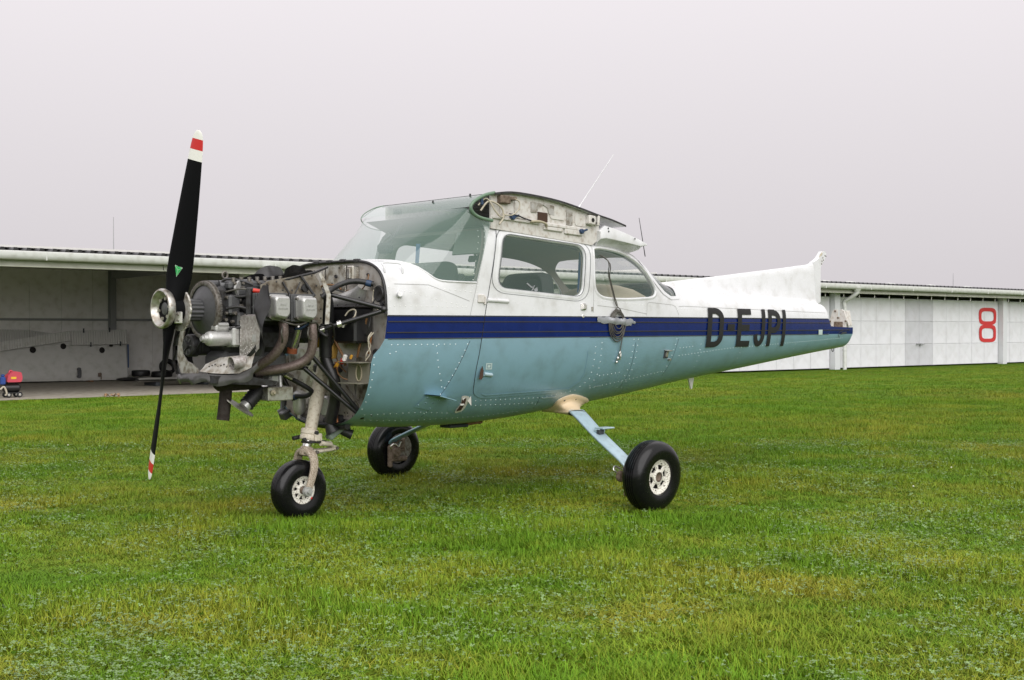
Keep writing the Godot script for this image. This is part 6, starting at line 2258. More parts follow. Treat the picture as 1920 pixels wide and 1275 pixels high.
func baffles(en: Node3D) -> void:
	var mb: MB
	# side plate above the left cylinders, stained sheet with slanting braces
	mb = MB.new()
	mb.prism(v2p([[-.715, 1.13], [-.70, 1.325], [-.645, 1.350], [-.36, 1.398], [-.325, 1.36], [-.29, 1.28], [-.30, 1.12], [-.365, 1.118], [-.37, 1.23], [-.40, 1.262], [-.52, 1.262], [-.545, 1.20], [-.555, 1.15], [-.60, 1.14]]), Transform3D(Basis.IDENTITY, Vector3(0, 0, .300)), 0.004)
	put("baffle_side_plate", mb, M.stained_sheet, en)
	mb = MB.new()
	mb.prism(v2p([[-.328, 1.115], [-.300, 1.118], [-.288, 1.28], [-.325, 1.36], [-.355, 1.40], [-.368, 1.392], [-.315, 1.275]]), Transform3D(Basis.IDENTITY, Vector3(0, 0, .365)), 0.004)
	put("baffle_strip", mb, M.baffle_pale, en)
	mb = MB.new()
	mb.tube([Vector3(-.565, 1.345, .31), Vector3(-.515, 1.25, .33)], 0.006, 6)
	mb.tube([Vector3(-.515, 1.25, .33), Vector3(-.455, 1.345, .315)], 0.004, 6)
	mb.tube([Vector3(-.45, 1.385, .31), Vector3(-.375, 1.27, .34)], 0.008, 6)
	put("baffle_brace", mb, M.engine_dark, en)
	mb = MB.new()
	for e in [[-.66, 1.33], [-.60, 1.345], [-.52, 1.36], [-.44, 1.375], [-.37, 1.385], [-.34, 1.33], [-.31, 1.28], [-.31, 1.2], [-.31, 1.15], [-.68, 1.28], [-.68, 1.22], [-.40, 1.29], [-.44, 1.31], [-.5, 1.30], [-.56, 1.3]]:
		rivet(mb, Vector3(e[0], e[1], .3042), Vector3(0, 0, 1), 0.006)
	put("baffle_screw", mb, M.engine_dark, en).set_meta("kind", "stuff")
	mb = MB.new()
	mb.cyl(Vector3(-.42, 1.315, .305), Vector3(-.42, 1.315, .318), 0.022, 14)
	put("baffle_grommet", mb, M.engine_dark, en)
	# rear baffle wall across
	mb = MB.new()
	zy_plate(mb, [[-.36, 1.10], [.30, 1.10], [.30, 1.28], [.22, 1.36], [-.28, 1.40], [-.36, 1.30]], -.33, 0.004)
	put("baffle_rear_plate", mb, M.stained_sheet, en)
	# black rubber sealing sheets standing along the top edges, scalloped
	for e in [
		[[[-.66, 1.350], [-.655, 1.368], [-.60, 1.380], [-.537, 1.398], [-.50, 1.402], [-.47, 1.398], [-.45, 1.372], [-.44, 1.350]], -.05, .03],
		[[[-.53, 1.345], [-.50, 1.395], [-.474, 1.406], [-.442, 1.431], [-.396, 1.454], [-.342, 1.456], [-.30, 1.444], [-.288, 1.40], [-.30, 1.35]], -.06, -.05],
		[[[-.32, 1.35], [-.31, 1.43], [-.275, 1.455], [-.243, 1.463], [-.21, 1.459], [-.185, 1.447], [-.166, 1.425], [-.17, 1.36]], -.07, .02],
		[[[-.62, 1.33], [-.58, 1.372], [-.50, 1.378], [-.42, 1.392], [-.30, 1.412], [-.20, 1.43], [-.17, 1.40], [-.18, 1.33]], .02, .02]]:
		mb = MB.new()
		var sm := spline(e[0].map(func(q): return Vector2(q[0], q[1])), 5)
		var P := []
		for k in 6:
			var row := PackedVector3Array()
			for p in sm:
				var yb2 := 1.335
				row.append(Vector3(p.x, lerpf(yb2, p.y, k / 5.0), e[1] + e[2] * pow(k / 5.0, 2.0) + .008 * sin(p.x * 60.0) * k / 5.0))
			P.append(row)
		mb.grid(P)
		put("baffle_seal", mb, M.baffle_rubber, en)
	# top edge bar running forward over the cylinders
	mb = MB.new()
	mb.tube([Vector3(-.68, 1.330, .285), Vector3(-.52, 1.362, .300), Vector3(-.35, 1.402, .300), Vector3(-.12, 1.448, .10)], .0075, 8)
	put("baffle_edge", mb, M.baffle_rubber, en)
	# front plate before the left cylinders, riveted
	mb = MB.new()
	zy_plate(mb, [[.185, .94], [.30, .935], [.375, .985], [.388, 1.08], [.365, 1.12], [.385, 1.158], [.195, 1.160]], -.755, .003)
	mb.quad(Vector3(-.755, 1.158, .195), Vector3(-.755, 1.158, .385), Vector3(-.73, 1.168, .385), Vector3(-.73, 1.168, .195))
	put("baffle_front_plate", mb, M.clean_sheet, en)
	mb = MB.new()
	for k in 9: rivet(mb, Vector3(-.7585, .955 + k * .022, .20), Vector3.LEFT, 0.0045)
	for k in 7: rivet(mb, Vector3(-.7585, .95 + .004 * k, .20 + k * .022), Vector3.LEFT, 0.0045)
	for k in 8: rivet(mb, Vector3(-.7585, .99 + .015 * k, .30 + .006 * (k % 3)), Vector3.LEFT, 0.004)
	for k in 10: rivet(mb, Vector3(-.7585, .97 + .008 * (k % 4), .22 + .014 * k), Vector3.LEFT, 0.004)
	put("baffle_rivet", mb, M.dirty_white, en).set_meta("kind", "stuff")
	# number plate sized patch
	mb = MB.new()
	zy_plate(mb, [[.315, 1.02], [.35, 1.02], [.35, 1.06], [.315, 1.06]], -.7585, .002)
	put("baffle_patch", mb, M.silver_cast, en)
	# rubber flap standing along the left edge of the front plate
	mb = MB.new()
	var P := []
	var fl := [[1.322, -.712, .335, .435], [1.27, -.72, .335, .420], [1.21, -.735, .340, .440], [1.15, -.745, .350, .435], [1.09, -.750, .350, .445], [1.03, -.752, .350, .440], [.985, -.752, .335, .425], [.945, -.752, .29, .385]]
	for e in spline(fl.map(func(q): return Vector4(q[0], q[1], q[2], q[3])), 4):
		var row := PackedVector3Array()
		for k in 6:
			var t := k / 5.0
			row.append(Vector3(e.y - .020 * sin(t * 3.0 + e.x * 22.0) - .01, e.x, lerpf(e.z, e.w, t)))
		P.append(row)
	mb.grid(P)
	put("baffle_flap", mb, M.baffle_rubber, en)
	# air scoop trough below: sloping pale sheet with a spout
	mb = MB.new()
	P = []
	for e in [[-.905, .862, .02, .90, -.865, .02], [-.88, .853, .09, .935, -.82, .09], [-.845, .850, .17, .945, -.785, .18], [-.80, .853, .25, .950, -.765, .27], [-.775, .885, .33, .975, -.757, .345]]:
		P.append(PackedVector3Array([Vector3(e[0], e[1], e[2]), Vector3((e[0] + e[4]) / 2 - .004, (e[1] + e[3]) / 2 - .008, (e[2] + e[5]) / 2), Vector3(e[4], e[3], e[5])]))
	mb.grid(P)
	put("air_trough", mb, M.baffle_pale, en)
	mb = MB.new()
	for k in 14: rivet(mb, Vector3(-.868 + .008 * (k % 7) - .03 * 0, .888 + .006 * (k % 3), .06 + .017 * k), Vector3(-.7, .5, .3), 0.005)
	put("trough_hole", mb, M.hole_dark, en).set_meta("kind", "stuff")
	mb = MB.new()
	var ax := Vector3(-.98, -.16, -.05).normalized()
	mb.lathe([Vector2(.033, 0), Vector2(.034, .06), Vector2(.036, .075), Vector2(.033, .074), Vector2(.031, .06), Vector2(.031, .03), Vector2(0, .03)], Vector3(-.780, .918, .262), ax, 24)
	put("air_spout", mb, M.clean_sheet, en)
	mb = MB.new()
	mb.cyl(Vector3(-.780, .918, .262) + ax * .030, Vector3(-.780, .918, .262) + ax * .034, .029, 16)
	put("spout_bore", mb, M.hole_dark, en)
	# far front plate: curved pale frame round the generator
	mb = MB.new()
	var poly := [[-.155, 1.105], [-.20, 1.10], [-.235, 1.0], [-.24, .92], [-.20, .845], [-.02, .850], [-.02, .872], [-.08, .90], [-.135, .915], [-.175, .95], [-.185, 1.0], [-.170, 1.05]]
	zy_plate(mb, poly, -.885, .006)
	put("baffle_front_frame", mb, M.baffle_pale, en)
	mb = MB.new()
	P = []
	for e in [[-.885, 1.10, -.20], [-.885, 1.0, -.236], [-.885, .92, -.241], [-.885, .845, -.202]]:
		P.append(PackedVector3Array([Vector3(e[0], e[1], e[2]), Vector3(e[0] - .03, e[1] - .004, e[2] - .012), Vector3(e[0] + .10, e[1], e[2] - .02)]))
	mb.grid(P)
	put("baffle_return", mb, M.engine_dark, en)
	# torn rubber skirt along the bottom front
	mb = MB.new()
	P = []
	for e in spline([Vector3(-.875, .848, -.25), Vector3(-.905, .845, -.15), Vector3(-.915, .848, -.04), Vector3(-.905, .850, .05), Vector3(-.86, .845, .14), Vector3(-.81, .848, .24), Vector3(-.775, .88, .32), Vector3(-.75, .93, .375)], 5):
		var row := PackedVector3Array()
		var k := P.size()
		for j in 5:
			var t := j / 4.0
			var w := sin(k * .9) * .008 + sin(k * 2.3) * .004
			row.append(e + Vector3(-.018 * sin(t * 2.6) + w * t, -t * (.052 + .010 * sin(k * .7)), .008 * t))
		P.append(row)
	mb.grid(P)
	put("baffle_skirt", mb, M.skirt_rubber, en)
	mb = MB.new()
	mb.prism(v2p([[-.90, .80], [-.52, .775], [-.50, .80], [-.70, .835], [-.89, .84]]), Transform3D(Basis.IDENTITY, Vector3(0, 0, -.20)), 0.36)
	put("lower_tray", mb, M.engine_dark, en)

# ------------------------------------------------------------------ propeller
const PX := -1.048
const PY := 1.192
const PA := 0.2821

func blade_point(r: float, s: float, front: float, off := 0.0) -> Vector3:
	# blade pointing up; s across the chord -0.5 (leading) .. 0.5 (trailing); front +1 is the cambered face to the nose
	var st := [[.0, .085, .085, 62.0], [.06, .095, .080, 58.0], [.11, .118, .058, 50.0], [.18, .138, .036, 43.5], [.28, .141, .026, 37.0], [.42, .137, .019, 28.0], [.56, .131, .015, 21.5], [.70, .119, .012, 17.0], [.80, .105, .010, 15.0], [.88, .091, .008, 13.6], [.915, .081, .007, 13.0], [.936, .070, .0065, 12.8], [.950, .054, .006, 12.6], [.958, .038, .005, 12.5], [.963, .020, .004, 12.4], [.9645, .006, .003, 12.4]]
	var i := 0
	while i < st.size() - 2 and r > st[i + 1][0]: i += 1
	var t := clampf((r - st[i][0]) / (st[i + 1][0] - st[i][0]), 0, 1)
	var ch: float = lerpf(st[i][1], st[i + 1][1], t)
	var th: float = lerpf(st[i][2], st[i + 1][2], t)
	var be := deg_to_rad(lerpf(st[i][3], st[i + 1][3], t))
	var q := s + .5
	var shape := pow(maxf(0.0, sin(PI * pow(q, .75))), .8)
	var hgt := th * .5 * shape * (1.25 if front > 0 else .6) * front + off * front
	var cd := Vector3(-sin(be), 0, -cos(be))      # towards the leading edge
	var nd := Vector3(-cos(be), 0, sin(be))       # towards the nose
	return Vector3(0, r, 0) - cd * (s + .04) * ch + nd * hgt

func blade_mesh(r0: float, r1: float, turn: float, extra := 0.0) -> MB:
	var mb := MB.new()
	var B := Basis(Vector3.RIGHT, turn)
	for f in [1.0, -1.0]:
		var P := []
		var n := maxi(2, int((r1 - r0) / (.02 if r1 < .95 else .0025)) + 1)
		for k in n + 1:
			var r := lerpf(r0, r1, float(k) / n)
			var row := PackedVector3Array()
			for j in 15: row.append(Vector3(PX, PY, 0) + B * blade_point(r, j / 14.0 - .5, f, extra))
			P.append(row)
		mb.grid(P)
	return mb

func build_propeller() -> void:
	var pr := node("propeller", aero)
	var mb: MB
	for turn in [PA, PA + PI]:
		put("blade", blade_mesh(.0, .806, turn), M.prop_black, pr)
		put("blade_band", blade_mesh(.806, .862, turn), M.prop_white, pr)
		put("blade_band", blade_mesh(.862, .918, turn), M.prop_red, pr)
		put("blade_tip", blade_mesh(.918, .964, turn), M.prop_white, pr)
	# hub boss
	mb = MB.new()
	mb.cyl(Vector3(-1.098, PY, 0), Vector3(-1.008, PY, 0), .074, 28, .012)
	put("hub", mb, M.prop_black, pr)
	mb = MB.new()
	var B := Basis(Vector3.RIGHT, PA)
	var c := Vector3(PX, PY, 0) + B * (blade_point(.04, .02, 1.0) + Vector3(-.004, 0, .01))
	var bb := Basis(Vector3.UP, -.95) * Basis(Vector3.BACK, 0.0)
	c = Vector3(-1.062, 1.150, .080)
	mb.box(c, Vector3(.046, .062, .010), bb, 0.004)
	put("hub_plate", mb, M.bright_metal, pr)
	mb = MB.new()
	for dy in [.016, -.016]: mb.cyl(c + Vector3(0, dy, 0) + bb.z * .004, c + Vector3(0, dy, 0) + bb.z * .012, .006, 8)
	put("plate_screw", mb, M.gear_ring, pr)
	# front support ring
	mb = MB.new()
	mb.lathe([Vector2(.080, -.030), Vector2(.098, -.026), Vector2(.106, -.010), Vector2(.1065, .006), Vector2(.103, .014), Vector2(.095, .016), Vector2(.089, .010), Vector2(.080, -.014), Vector2(.070, -.022), Vector2(.060, -.024), Vector2(0.0, -.024)], Vector3(-1.112, PY + .006, 0), Vector3.LEFT, 48, 50)
	put("spinner_support", mb, M.dull_metal, pr)
	mb = MB.new()
	mb.lathe([Vector2(.0, .012), Vector2(.030, .012), Vector2(.036, .008), Vector2(.038, 0)], Vector3(-1.088, PY + .006, 0), Vector3.LEFT, 24)
	put("crank_bore", mb, M.engine_grey, pr)
	mb = MB.new()
	for k in 6:
		var a := TAU * (k + .3) / 6
		mb.cyl(Vector3(-1.086, PY + .006 + .056 * cos(a), .056 * sin(a)), Vector3(-1.106, PY + .006 + .056 * cos(a), .056 * sin(a)), .0105, 6)
	put("hub_bolt", mb, M.olive_box, pr)
	# torn rear bulkhead
	mb = MB.new()
	var ring := PackedVector2Array()
	var inner := PackedVector2Array()
	var n := 60
	var B2 := Transform3D(Basis(Vector3.BACK, Vector3.UP, Vector3.LEFT), Vector3(-1.004, PY, 0))
	for k in n:
		var a := TAU * k / n
		var r := .121 - .006 * absf(sin(k * 1.7)) - .004 * absf(sin(k * 3.1))
		ring.append(Vector2(r * cos(a), r * sin(a)))
	mb.prism(ring, B2, .010)
	put("spinner_bulkhead", mb, M.baffle_pale, pr)
	# fluted spacer
	mb = MB.new()
	mb.cyl(Vector3(-1.004, PY, 0), Vector3(-.885, PY, 0), .052, 24)
	for k in 14:
		var a := TAU * k / 14
		mb.tube([Vector3(-1.002, PY + .050 * cos(a), .050 * sin(a)), Vector3(-.888, PY + .050 * cos(a), .050 * sin(a))], .0105, 8)
	put("spacer", mb, M.engine_grey, pr)
	# maker's triangle on the upper blade
	var tri := [Vector2(-.16, .245), Vector2(.14, .238), Vector2(-.045, .185)]
	mb = MB.new()
	var o := Vector2(-.02, .222)
	var P := []
	for e in [[0, 1], [1, 2], [2, 0]]:
		var q := []
		for w in [tri[e[0]], tri[e[1]], o]:
			var g: Vector2 = o + (w - o) * .90 + (o - (tri[e[0]] + tri[e[1]]) / 2) * -.06
			q.append(Vector3(PX, PY, 0) + B * blade_point(g.y, g.x, 1.0, .0022))
		mb.tri(q[0], q[1], q[2])
	put("blade_decal", mb, M.sticker_green, pr)
	mb = MB.new()
	var q2 := []
	for w in tri: q2.append(Vector3(PX, PY, 0) + B * blade_point(w.y, w.x, 1.0, .0012))
	mb.tri(q2[0], q2[1], q2[2])
	put("blade_decal", mb, M.sticker_white, pr)

# ------------------------------------------------------------------ landing gear
func wheel(parent: Node3D, c: Vector3, R: float, w: float, rim: float, s: float, camber: float, windows: int, hubw: float) -> void:
	# axle along z, s = outboard side
	var ax := Vector3(0, -sin(camber) * s, s).normalized()
	var mb := MB.new()
	var prof := []
	var pts := [[rim, -.30], [rim * 1.06, -.44], [rim + (R - rim) * .35, -.495], [rim + (R - rim) * .62, -.485], [rim + (R - rim) * .83, -.41], [rim + (R - rim) * .94, -.30], [R * .992, -.185]]
	for p in pts: prof.append(Vector2(p[0], p[1] * w))
	for g in [-.15, -.05, .05, .15]:
		prof.append(Vector2(R * (.997 if absf(g) < .1 else .994), (g - .022) * w)); prof.append(Vector2(R * .975, (g - .012) * w)); prof.append(Vector2(R * .975, (g + .012) * w)); prof.append(Vector2(R * (.997 if absf(g) < .1 else .994), (g + .022) * w))
	for k in pts.size(): prof.append(Vector2(pts[pts.size() - 1 - k][0], -pts[pts.size() - 1 - k][1] * w))
	mb.lathe(prof, c, ax, 56, 32)
	put("tyre", mb, M.tyre, parent)
	mb = MB.new()
	var f := w * .33
	mb.lathe([Vector2(rim * .98, -f), Vector2(rim * 1.04, f * .98), Vector2(rim * 1.02, f * 1.10), Vector2(rim * .93, f * 1.08), Vector2(rim * .86, f * .98), Vector2(rim * .72, f * .90), Vector2(rim * .70, f * .75)], c, ax, 40)
	# spokes between the openings
	var u := Vector3.UP
	u = (u - ax * u.dot(ax)).normalized()
	var v := ax.cross(u)
	for k in windows:
		var a := TAU * (k + .25) / windows
		var d := u * cos(a) + v * sin(a)
		var e := ax.cross(d)
		mb.box(c + d * rim * .57 + ax * f * .86, Vector3(rim * .40, rim * .26, f * .16), Basis(d, e, ax), 0.003)
	mb.lathe([Vector2(rim * .44, f * .70), Vector2(rim * .44, f * .95), Vector2(rim * .36, f * 1.05), Vector2(rim * .30, f * 1.05)], c, ax, 28)
	put("wheel_rim", mb, M.rim_white, parent)
	mb = MB.new()
	mb.lathe([Vector2(0, f * .55), Vector2(rim * .95, f * .50)], c, ax, 28)
	put("wheel_well", mb, M.hole_dark, parent)
	mb = MB.new()
	mb.lathe([Vector2(0, f * 1.0 + hubw), Vector2(rim * .16, f * 1.0 + hubw), Vector2(rim * .24, f * .98), Vector2(rim * .31, f * .9), Vector2(rim * .31, f * .6)], c, ax, 20)
	put("wheel_hub", mb, M.brake_grime, parent)
	mb = MB.new()
	for k in windows:
		var a := TAU * (k + .75) / windows
		mb.cyl(c + (u * cos(a) + v * sin(a)) * rim * .80 + ax * f * .93, c + (u * cos(a) + v * sin(a)) * rim * .80 + ax * f * 1.0, rim * .045, 6)
	put("wheel_bolt", mb, M.gear_ring, parent)
	mb = MB.new()
	var rd := u * cos(1.9) + v * sin(1.9)
	if rim < .085: rd = u * cos(2.3) - v * sin(2.3) * s
	mb.box(c + rd * rim * 1.03 + ax * f * 1.10, Vector3(rim * .20, rim * .16, .004), Basis(rd, ax.cross(rd), ax), 0.001)
	put("creep_mark", mb, M.prop_red, parent)

func build_nose_gear() -> void:
	var ng := node("nose_gear", aero)
	var mb := MB.new()
	mb.lathe([Vector2(0, 0), Vector2(.034, 0), Vector2(.036, .01), Vector2(.037, .10), Vector2(.041, .16), Vector2(.041, .30), Vector2(.036, .34), Vector2(.036, .42), Vector2(0, .42)], Vector3(-.168, .505, 0), Vector3(.24, .97, 0), 22)
	put("strut_housing", mb, M.gear_white, ng)
	mb = MB.new()
	mb.box(Vector3(-.04, .86, 0), Vector3(.12, .05, .16), Basis.IDENTITY, 0.01)
	mb.box(Vector3(-.02, .56, .03), Vector3(.10, .04, .12), Basis(Vector3.BACK, .3), 0.01)
	put("strut_bracket", mb, M.engine_dark, ng)
	mb = MB.new()
	var ax := Vector3(.24, .97, 0).normalized()
	mb.lathe([Vector2(.03, 0), Vector2(.048, 0), Vector2(.051, .004), Vector2(.051, .026), Vector2(.048, .030), Vector2(.048, .034), Vector2(.052, .037), Vector2(.052, .060), Vector2(.046, .066), Vector2(.034, .066)], Vector3(-.186, .444, 0), ax, 24)
	mb.box(Vector3(-.155, .462, .05), Vector3(.05, .045, .035), Basis.IDENTITY, 0.006)
	put("steering_collar", mb, M.gear_white, ng)
	mb = MB.new()
	mb.cyl(Vector3(-.170, .49, .055), Vector3(-.170, .49, .070), .011, 10)
	mb.cyl(Vector3(-.20, .462, -.06), Vector3(-.25, .455, -.06), .012, 10)
	mb.cyl(Vector3(-.23, .455, .04), Vector3(-.25, .452, .04), .010, 10)
	mb.box(Vector3(-.16, .436, .02), Vector3(.12, .012, .09), Basis.IDENTITY, 0.003)
	put("steering_linkage", mb, M.engine_dark, ng)
	mb = MB.new()
	mb.tube([Vector3(-.10, .46, .06), Vector3(.02, .53, .10)], .014, 8)
	mb.box(Vector3(-.04, .50, .10), Vector3(.16, .035, .03), Basis(Vector3.BACK, .55), 0.006)
	put("steering_rod", mb, M.visor_green, ng)
	mb = MB.new()
	mb.tube([Vector3(-.02, .50, .08), Vector3(.04, .47, .12)], [.022, .030], 10)
	put("steering_boot", mb, M.rubber, ng)
	# chrome piston
	mb = MB.new()
	mb.cyl(Vector3(-.205, .37, 0), Vector3(-.186, .446, 0), .026, 20)
	put("piston", mb, M.bright_metal, ng)
	# fork crown and legs
	mb = MB.new()
	mb.lathe([Vector2(0, 0), Vector2(.036, .004), Vector2(.042, .02), Vector2(.040, .05), Vector2(.032, .058), Vector2(0, .058)], Vector3(-.205, .352, 0), ax, 20)
	for s in [1.0, -1.0]:
		var path := spline([Vector3(-.205, .385, .0), Vector3(-.205, .383, .035 * s), Vector3(-.202, .355, .072 * s), Vector3(-.205, .30, .088 * s), Vector3(-.222, .23, .088 * s), Vector3(-.248, .165, .088 * s)], 6)
		var P := []
		for k in path.size():
			var t := float(k) / (path.size() - 1)
			var w := lerpf(.031, .021, t)
			var d := lerpf(.017, .010, t)
			var tg: Vector3 = (path[mini(k + 1, path.size() - 1)] - path[maxi(k - 1, 0)]).normalized()
			var nx := Vector3.RIGHT
			nx = (nx - tg * nx.dot(tg)).normalized()
			var nz := tg.cross(nx)
			var row := PackedVector3Array()
			for j in 12:
				var a := TAU * j / 12
				var cx := signf(cos(a)) * pow(absf(cos(a)), .6)
				var sx := signf(sin(a)) * pow(absf(sin(a)), .6)
				row.append(path[k] + nx * cx * w + nz * sx * d)
			P.append(row)
		mb.grid(P, true)
	put("fork", mb, M.fork_worn, ng)
	mb = MB.new()
	for s in [1.0, -1.0]: mb.lathe([Vector2(0, .024), Vector2(.012, .024), Vector2(.014, .018), Vector2(.014, .012), Vector2(.026, .012), Vector2(.030, .006), Vector2(.030, -.010), Vector2(0, -.010)], Vector3(-.25, .160, .088 * s), Vector3(0, 0, s), 20)
	put("axle_nut", mb, M.silver_cast, ng)
	# torque links trailing behind
	for e in [[Vector3(-.155, .448, 0), Vector3(.005, .392, 0)], [Vector3(-.170, .376, 0), Vector3(.005, .384, 0)]]:
		mb = MB.new()
		for s in [1.0, -1.0]: mb.tube([e[0] + Vector3(0, 0, .034 * s), e[0].lerp(e[1], .55) + Vector3(0, 0, .020 * s), e[1] + Vector3(0, 0, .010 * s)], [.012, .010, .010], 8)
		mb.tube([e[0] + Vector3(0, 0, .045), e[0] - Vector3(0, 0, .045)], .013, 10)
		mb.box(e[0].lerp(e[1], .45), Vector3(.012, .010, .05))
		put("torque_link", mb, M.gear_white, ng)
	mb = MB.new()
	mb.tube([Vector3(.005, .388, .028), Vector3(.005, .388, -.028)], .010, 8)
	mb.tube([Vector3(-.160, .376, .060), Vector3(-.160, .376, -.060)], .011, 8)
	put("link_pin", mb, M.gear_ring, ng)
	mb = MB.new()
	mb.tube([Vector3(-.14, .428, .06), Vector3(-.06, .418, .05)], .015, 10)
	put("shimmy_damper", mb, M.gear_white, ng)
	wheel(ng, Vector3(-.252, .164, 0), .173, .124, .078, 1.0, 0.0, 8, .004)

func build_main_gear() -> void:
	for s in [1.0, -1.0]:
		var mg := node("main_gear", aero)
		mg.set_meta("label", "near main leg and wheel" if s > 0 else "far main leg and wheel with brake showing")
		var mb := MB.new()
		var path := spline([Vector3(1.531, .559, .527), Vector3(1.508, .526, .60), Vector3(1.437, .424, .81), Vector3(1.355, .300, 1.085), Vector3(1.350, .262, 1.13)], 6)
		var P := []
		for k in path.size():
			var t := float(k) / (path.size() - 1)
			var w := lerpf(.060, .044, t)
			var d := lerpf(.013, .010, t)
			var tg: Vector3 = (path[mini(k + 1, path.size() - 1)] - path[maxi(k - 1, 0)]).normalized()
			var nx := Vector3(1, .10, 0)
			nx = (nx - tg * nx.dot(tg)).normalized()
			var nz := tg.cross(nx)
			var row := PackedVector3Array()
			for j in 16:
				var a := TAU * j / 16
				var cx := signf(cos(a)) * pow(absf(cos(a)), .7)
				var sx := signf(sin(a)) * pow(absf(sin(a)), .55)
				row.append((path[k] + nx * cx * w + nz * sx * d) * Vector3(1, 1, s))
			P.append(row)
		mb.grid(P, true)
		put("gear_leg", mb, M.leg_blue if s > 0 else M.teal_paint, mg)  # far leg coloured darker teal for its shaded, grass-reflecting underside
		# fairing where the leg leaves the belly: a shell on the skin that turns out along the leg
		mb = MB.new()
		P = []
		var ld := Vector3(-.24, -.285, .60).normalized()
		var lx := (Vector3(1, .10, 0) - ld * Vector3(1, .10, 0).dot(ld)).normalized()
		var ln := lx.cross(ld) * -1.0
		if ln.y < 0.0: ln = -ln
		var outl := smooth_closed(v2([[1.565, -72], [1.525, -60], [1.49, -52], [1.505, -48.5], [1.55, -46.5], [1.61, -46], [1.68, -47.5], [1.76, -50.5], [1.84, -54.5], [1.90, -59.5], [1.895, -63], [1.82, -67], [1.74, -73], [1.65, -77]]), 4)
		var cx := 1.655
		var ct := -62.0
		var cc := fp(cx, deg_to_rad(ct)) + fn(cx, deg_to_rad(ct)) * .030
		for e in [-1.0, 0.0, .12, .26, .42, .58, .74, .88, 1.0]:
			var row := PackedVector3Array()
			for o in outl:
				var t := deg_to_rad(o.y)
				var nn := fn(o.x, t)
				var p := fp(o.x, t) + nn * (.009 if e >= 0.0 else -.004)
				var a := atan2((o.y - ct) * .0115, o.x - cx)
				var q := Vector3(1.522, .548, .545) + lx * (.068 * cos(a)) + ln * (.024 * sin(a))
				var m := p.lerp(cc, .68) + nn * .010
				var u := maxf(e, 0.0)
				var b := p * (1 - u) * (1 - u) + m * 2.0 * u * (1 - u) + q * u * u
				row.append(b * Vector3(1, 1, s))
			P.append(row)
		mb.grid(P, true)
		put("leg_fairing", mb, M.cream, mg)
		mb = MB.new()
		for e in [[1.545, -49.5], [1.66, -50.0], [1.835, -57.5]]:
			var t := deg_to_rad(e[1])
			rivet(mb, fp(e[0], t, s) + fn(e[0], t, s) * .014, fn(e[0], t, s), .008)
		put("fairing_screw", mb, M.engine_dark, mg)
		# foot step on the leg
		mb = MB.new()
		mb.box(Vector3(1.450, .455, .80 * s), Vector3(.06, .025, .05), Basis.IDENTITY, 0.006)
		mb.box(Vector3(1.480, .470, .815 * s), Vector3(.11, .010, .075), Basis.IDENTITY, 0.003)
		put("foot_step", mb, M.leg_blue, mg)
		mb = MB.new()
		mb.box(Vector3(1.440, .448, .815 * s), Vector3(.045, .03, .03), Basis.IDENTITY, 0.004)
		put("step_bracket", mb, M.seam_dark, mg)
		# axle and brake on the inboard side
		mb = MB.new()
		mb.cyl(Vector3(1.375, .255, 1.09 * s), Vector3(1.43, .222, 1.25 * s), .028, 14)
		mb.box(Vector3(1.405, .245, 1.125 * s), Vector3(.09, .10, .03), Basis.IDENTITY, 0.01)
		put("axle", mb, M.brake_grime, mg)
		mb = MB.new()
		mb.lathe([Vector2(0, .010), Vector2(.100, .010), Vector2(.104, .004), Vector2(.104, -.004), Vector2(0, -.004)], Vector3(1.43, .222, 1.155 * s), Vector3(0, 0, -s), 28)
		put("brake_disc", mb, M.gear_ring, mg)
		mb = MB.new()
		mb.box(Vector3(1.345, .205, 1.125 * s), Vector3(.06, .13, .06), Basis.IDENTITY, 0.014)
		mb.cyl(Vector3(1.335, .20, 1.09 * s), Vector3(1.335, .20, 1.06 * s), .034, 14, .006)
		mb.box(Vector3(1.39, .145, 1.13 * s), Vector3(.15, .035, .05), Basis.IDENTITY, 0.01)
		mb.box(Vector3(1.32, .165, 1.135 * s), Vector3(.03, .16, .04), Basis.IDENTITY, 0.01)
		put("brake_caliper", mb, M.brake_grime, mg)
		mb = MB.new()
		mb.tube(spline([Vector3(1.335, .245, 1.07 * s), Vector3(1.30, .262, 1.06 * s), Vector3(1.275, .245, 1.07 * s), Vector3(1.29, .225, 1.08 * s)], 5), .006, 6)
		mb.tube([Vector3(1.38, .27, 1.09 * s), Vector3(1.35, .235, 1.08 * s)], .010, 8)
		put("brake_line", mb, M.bright_metal, mg)
		wheel(mg, Vector3(1.432, .208, 1.237 * s), .214, .160, .102, s, 0.06, 6, -.012)

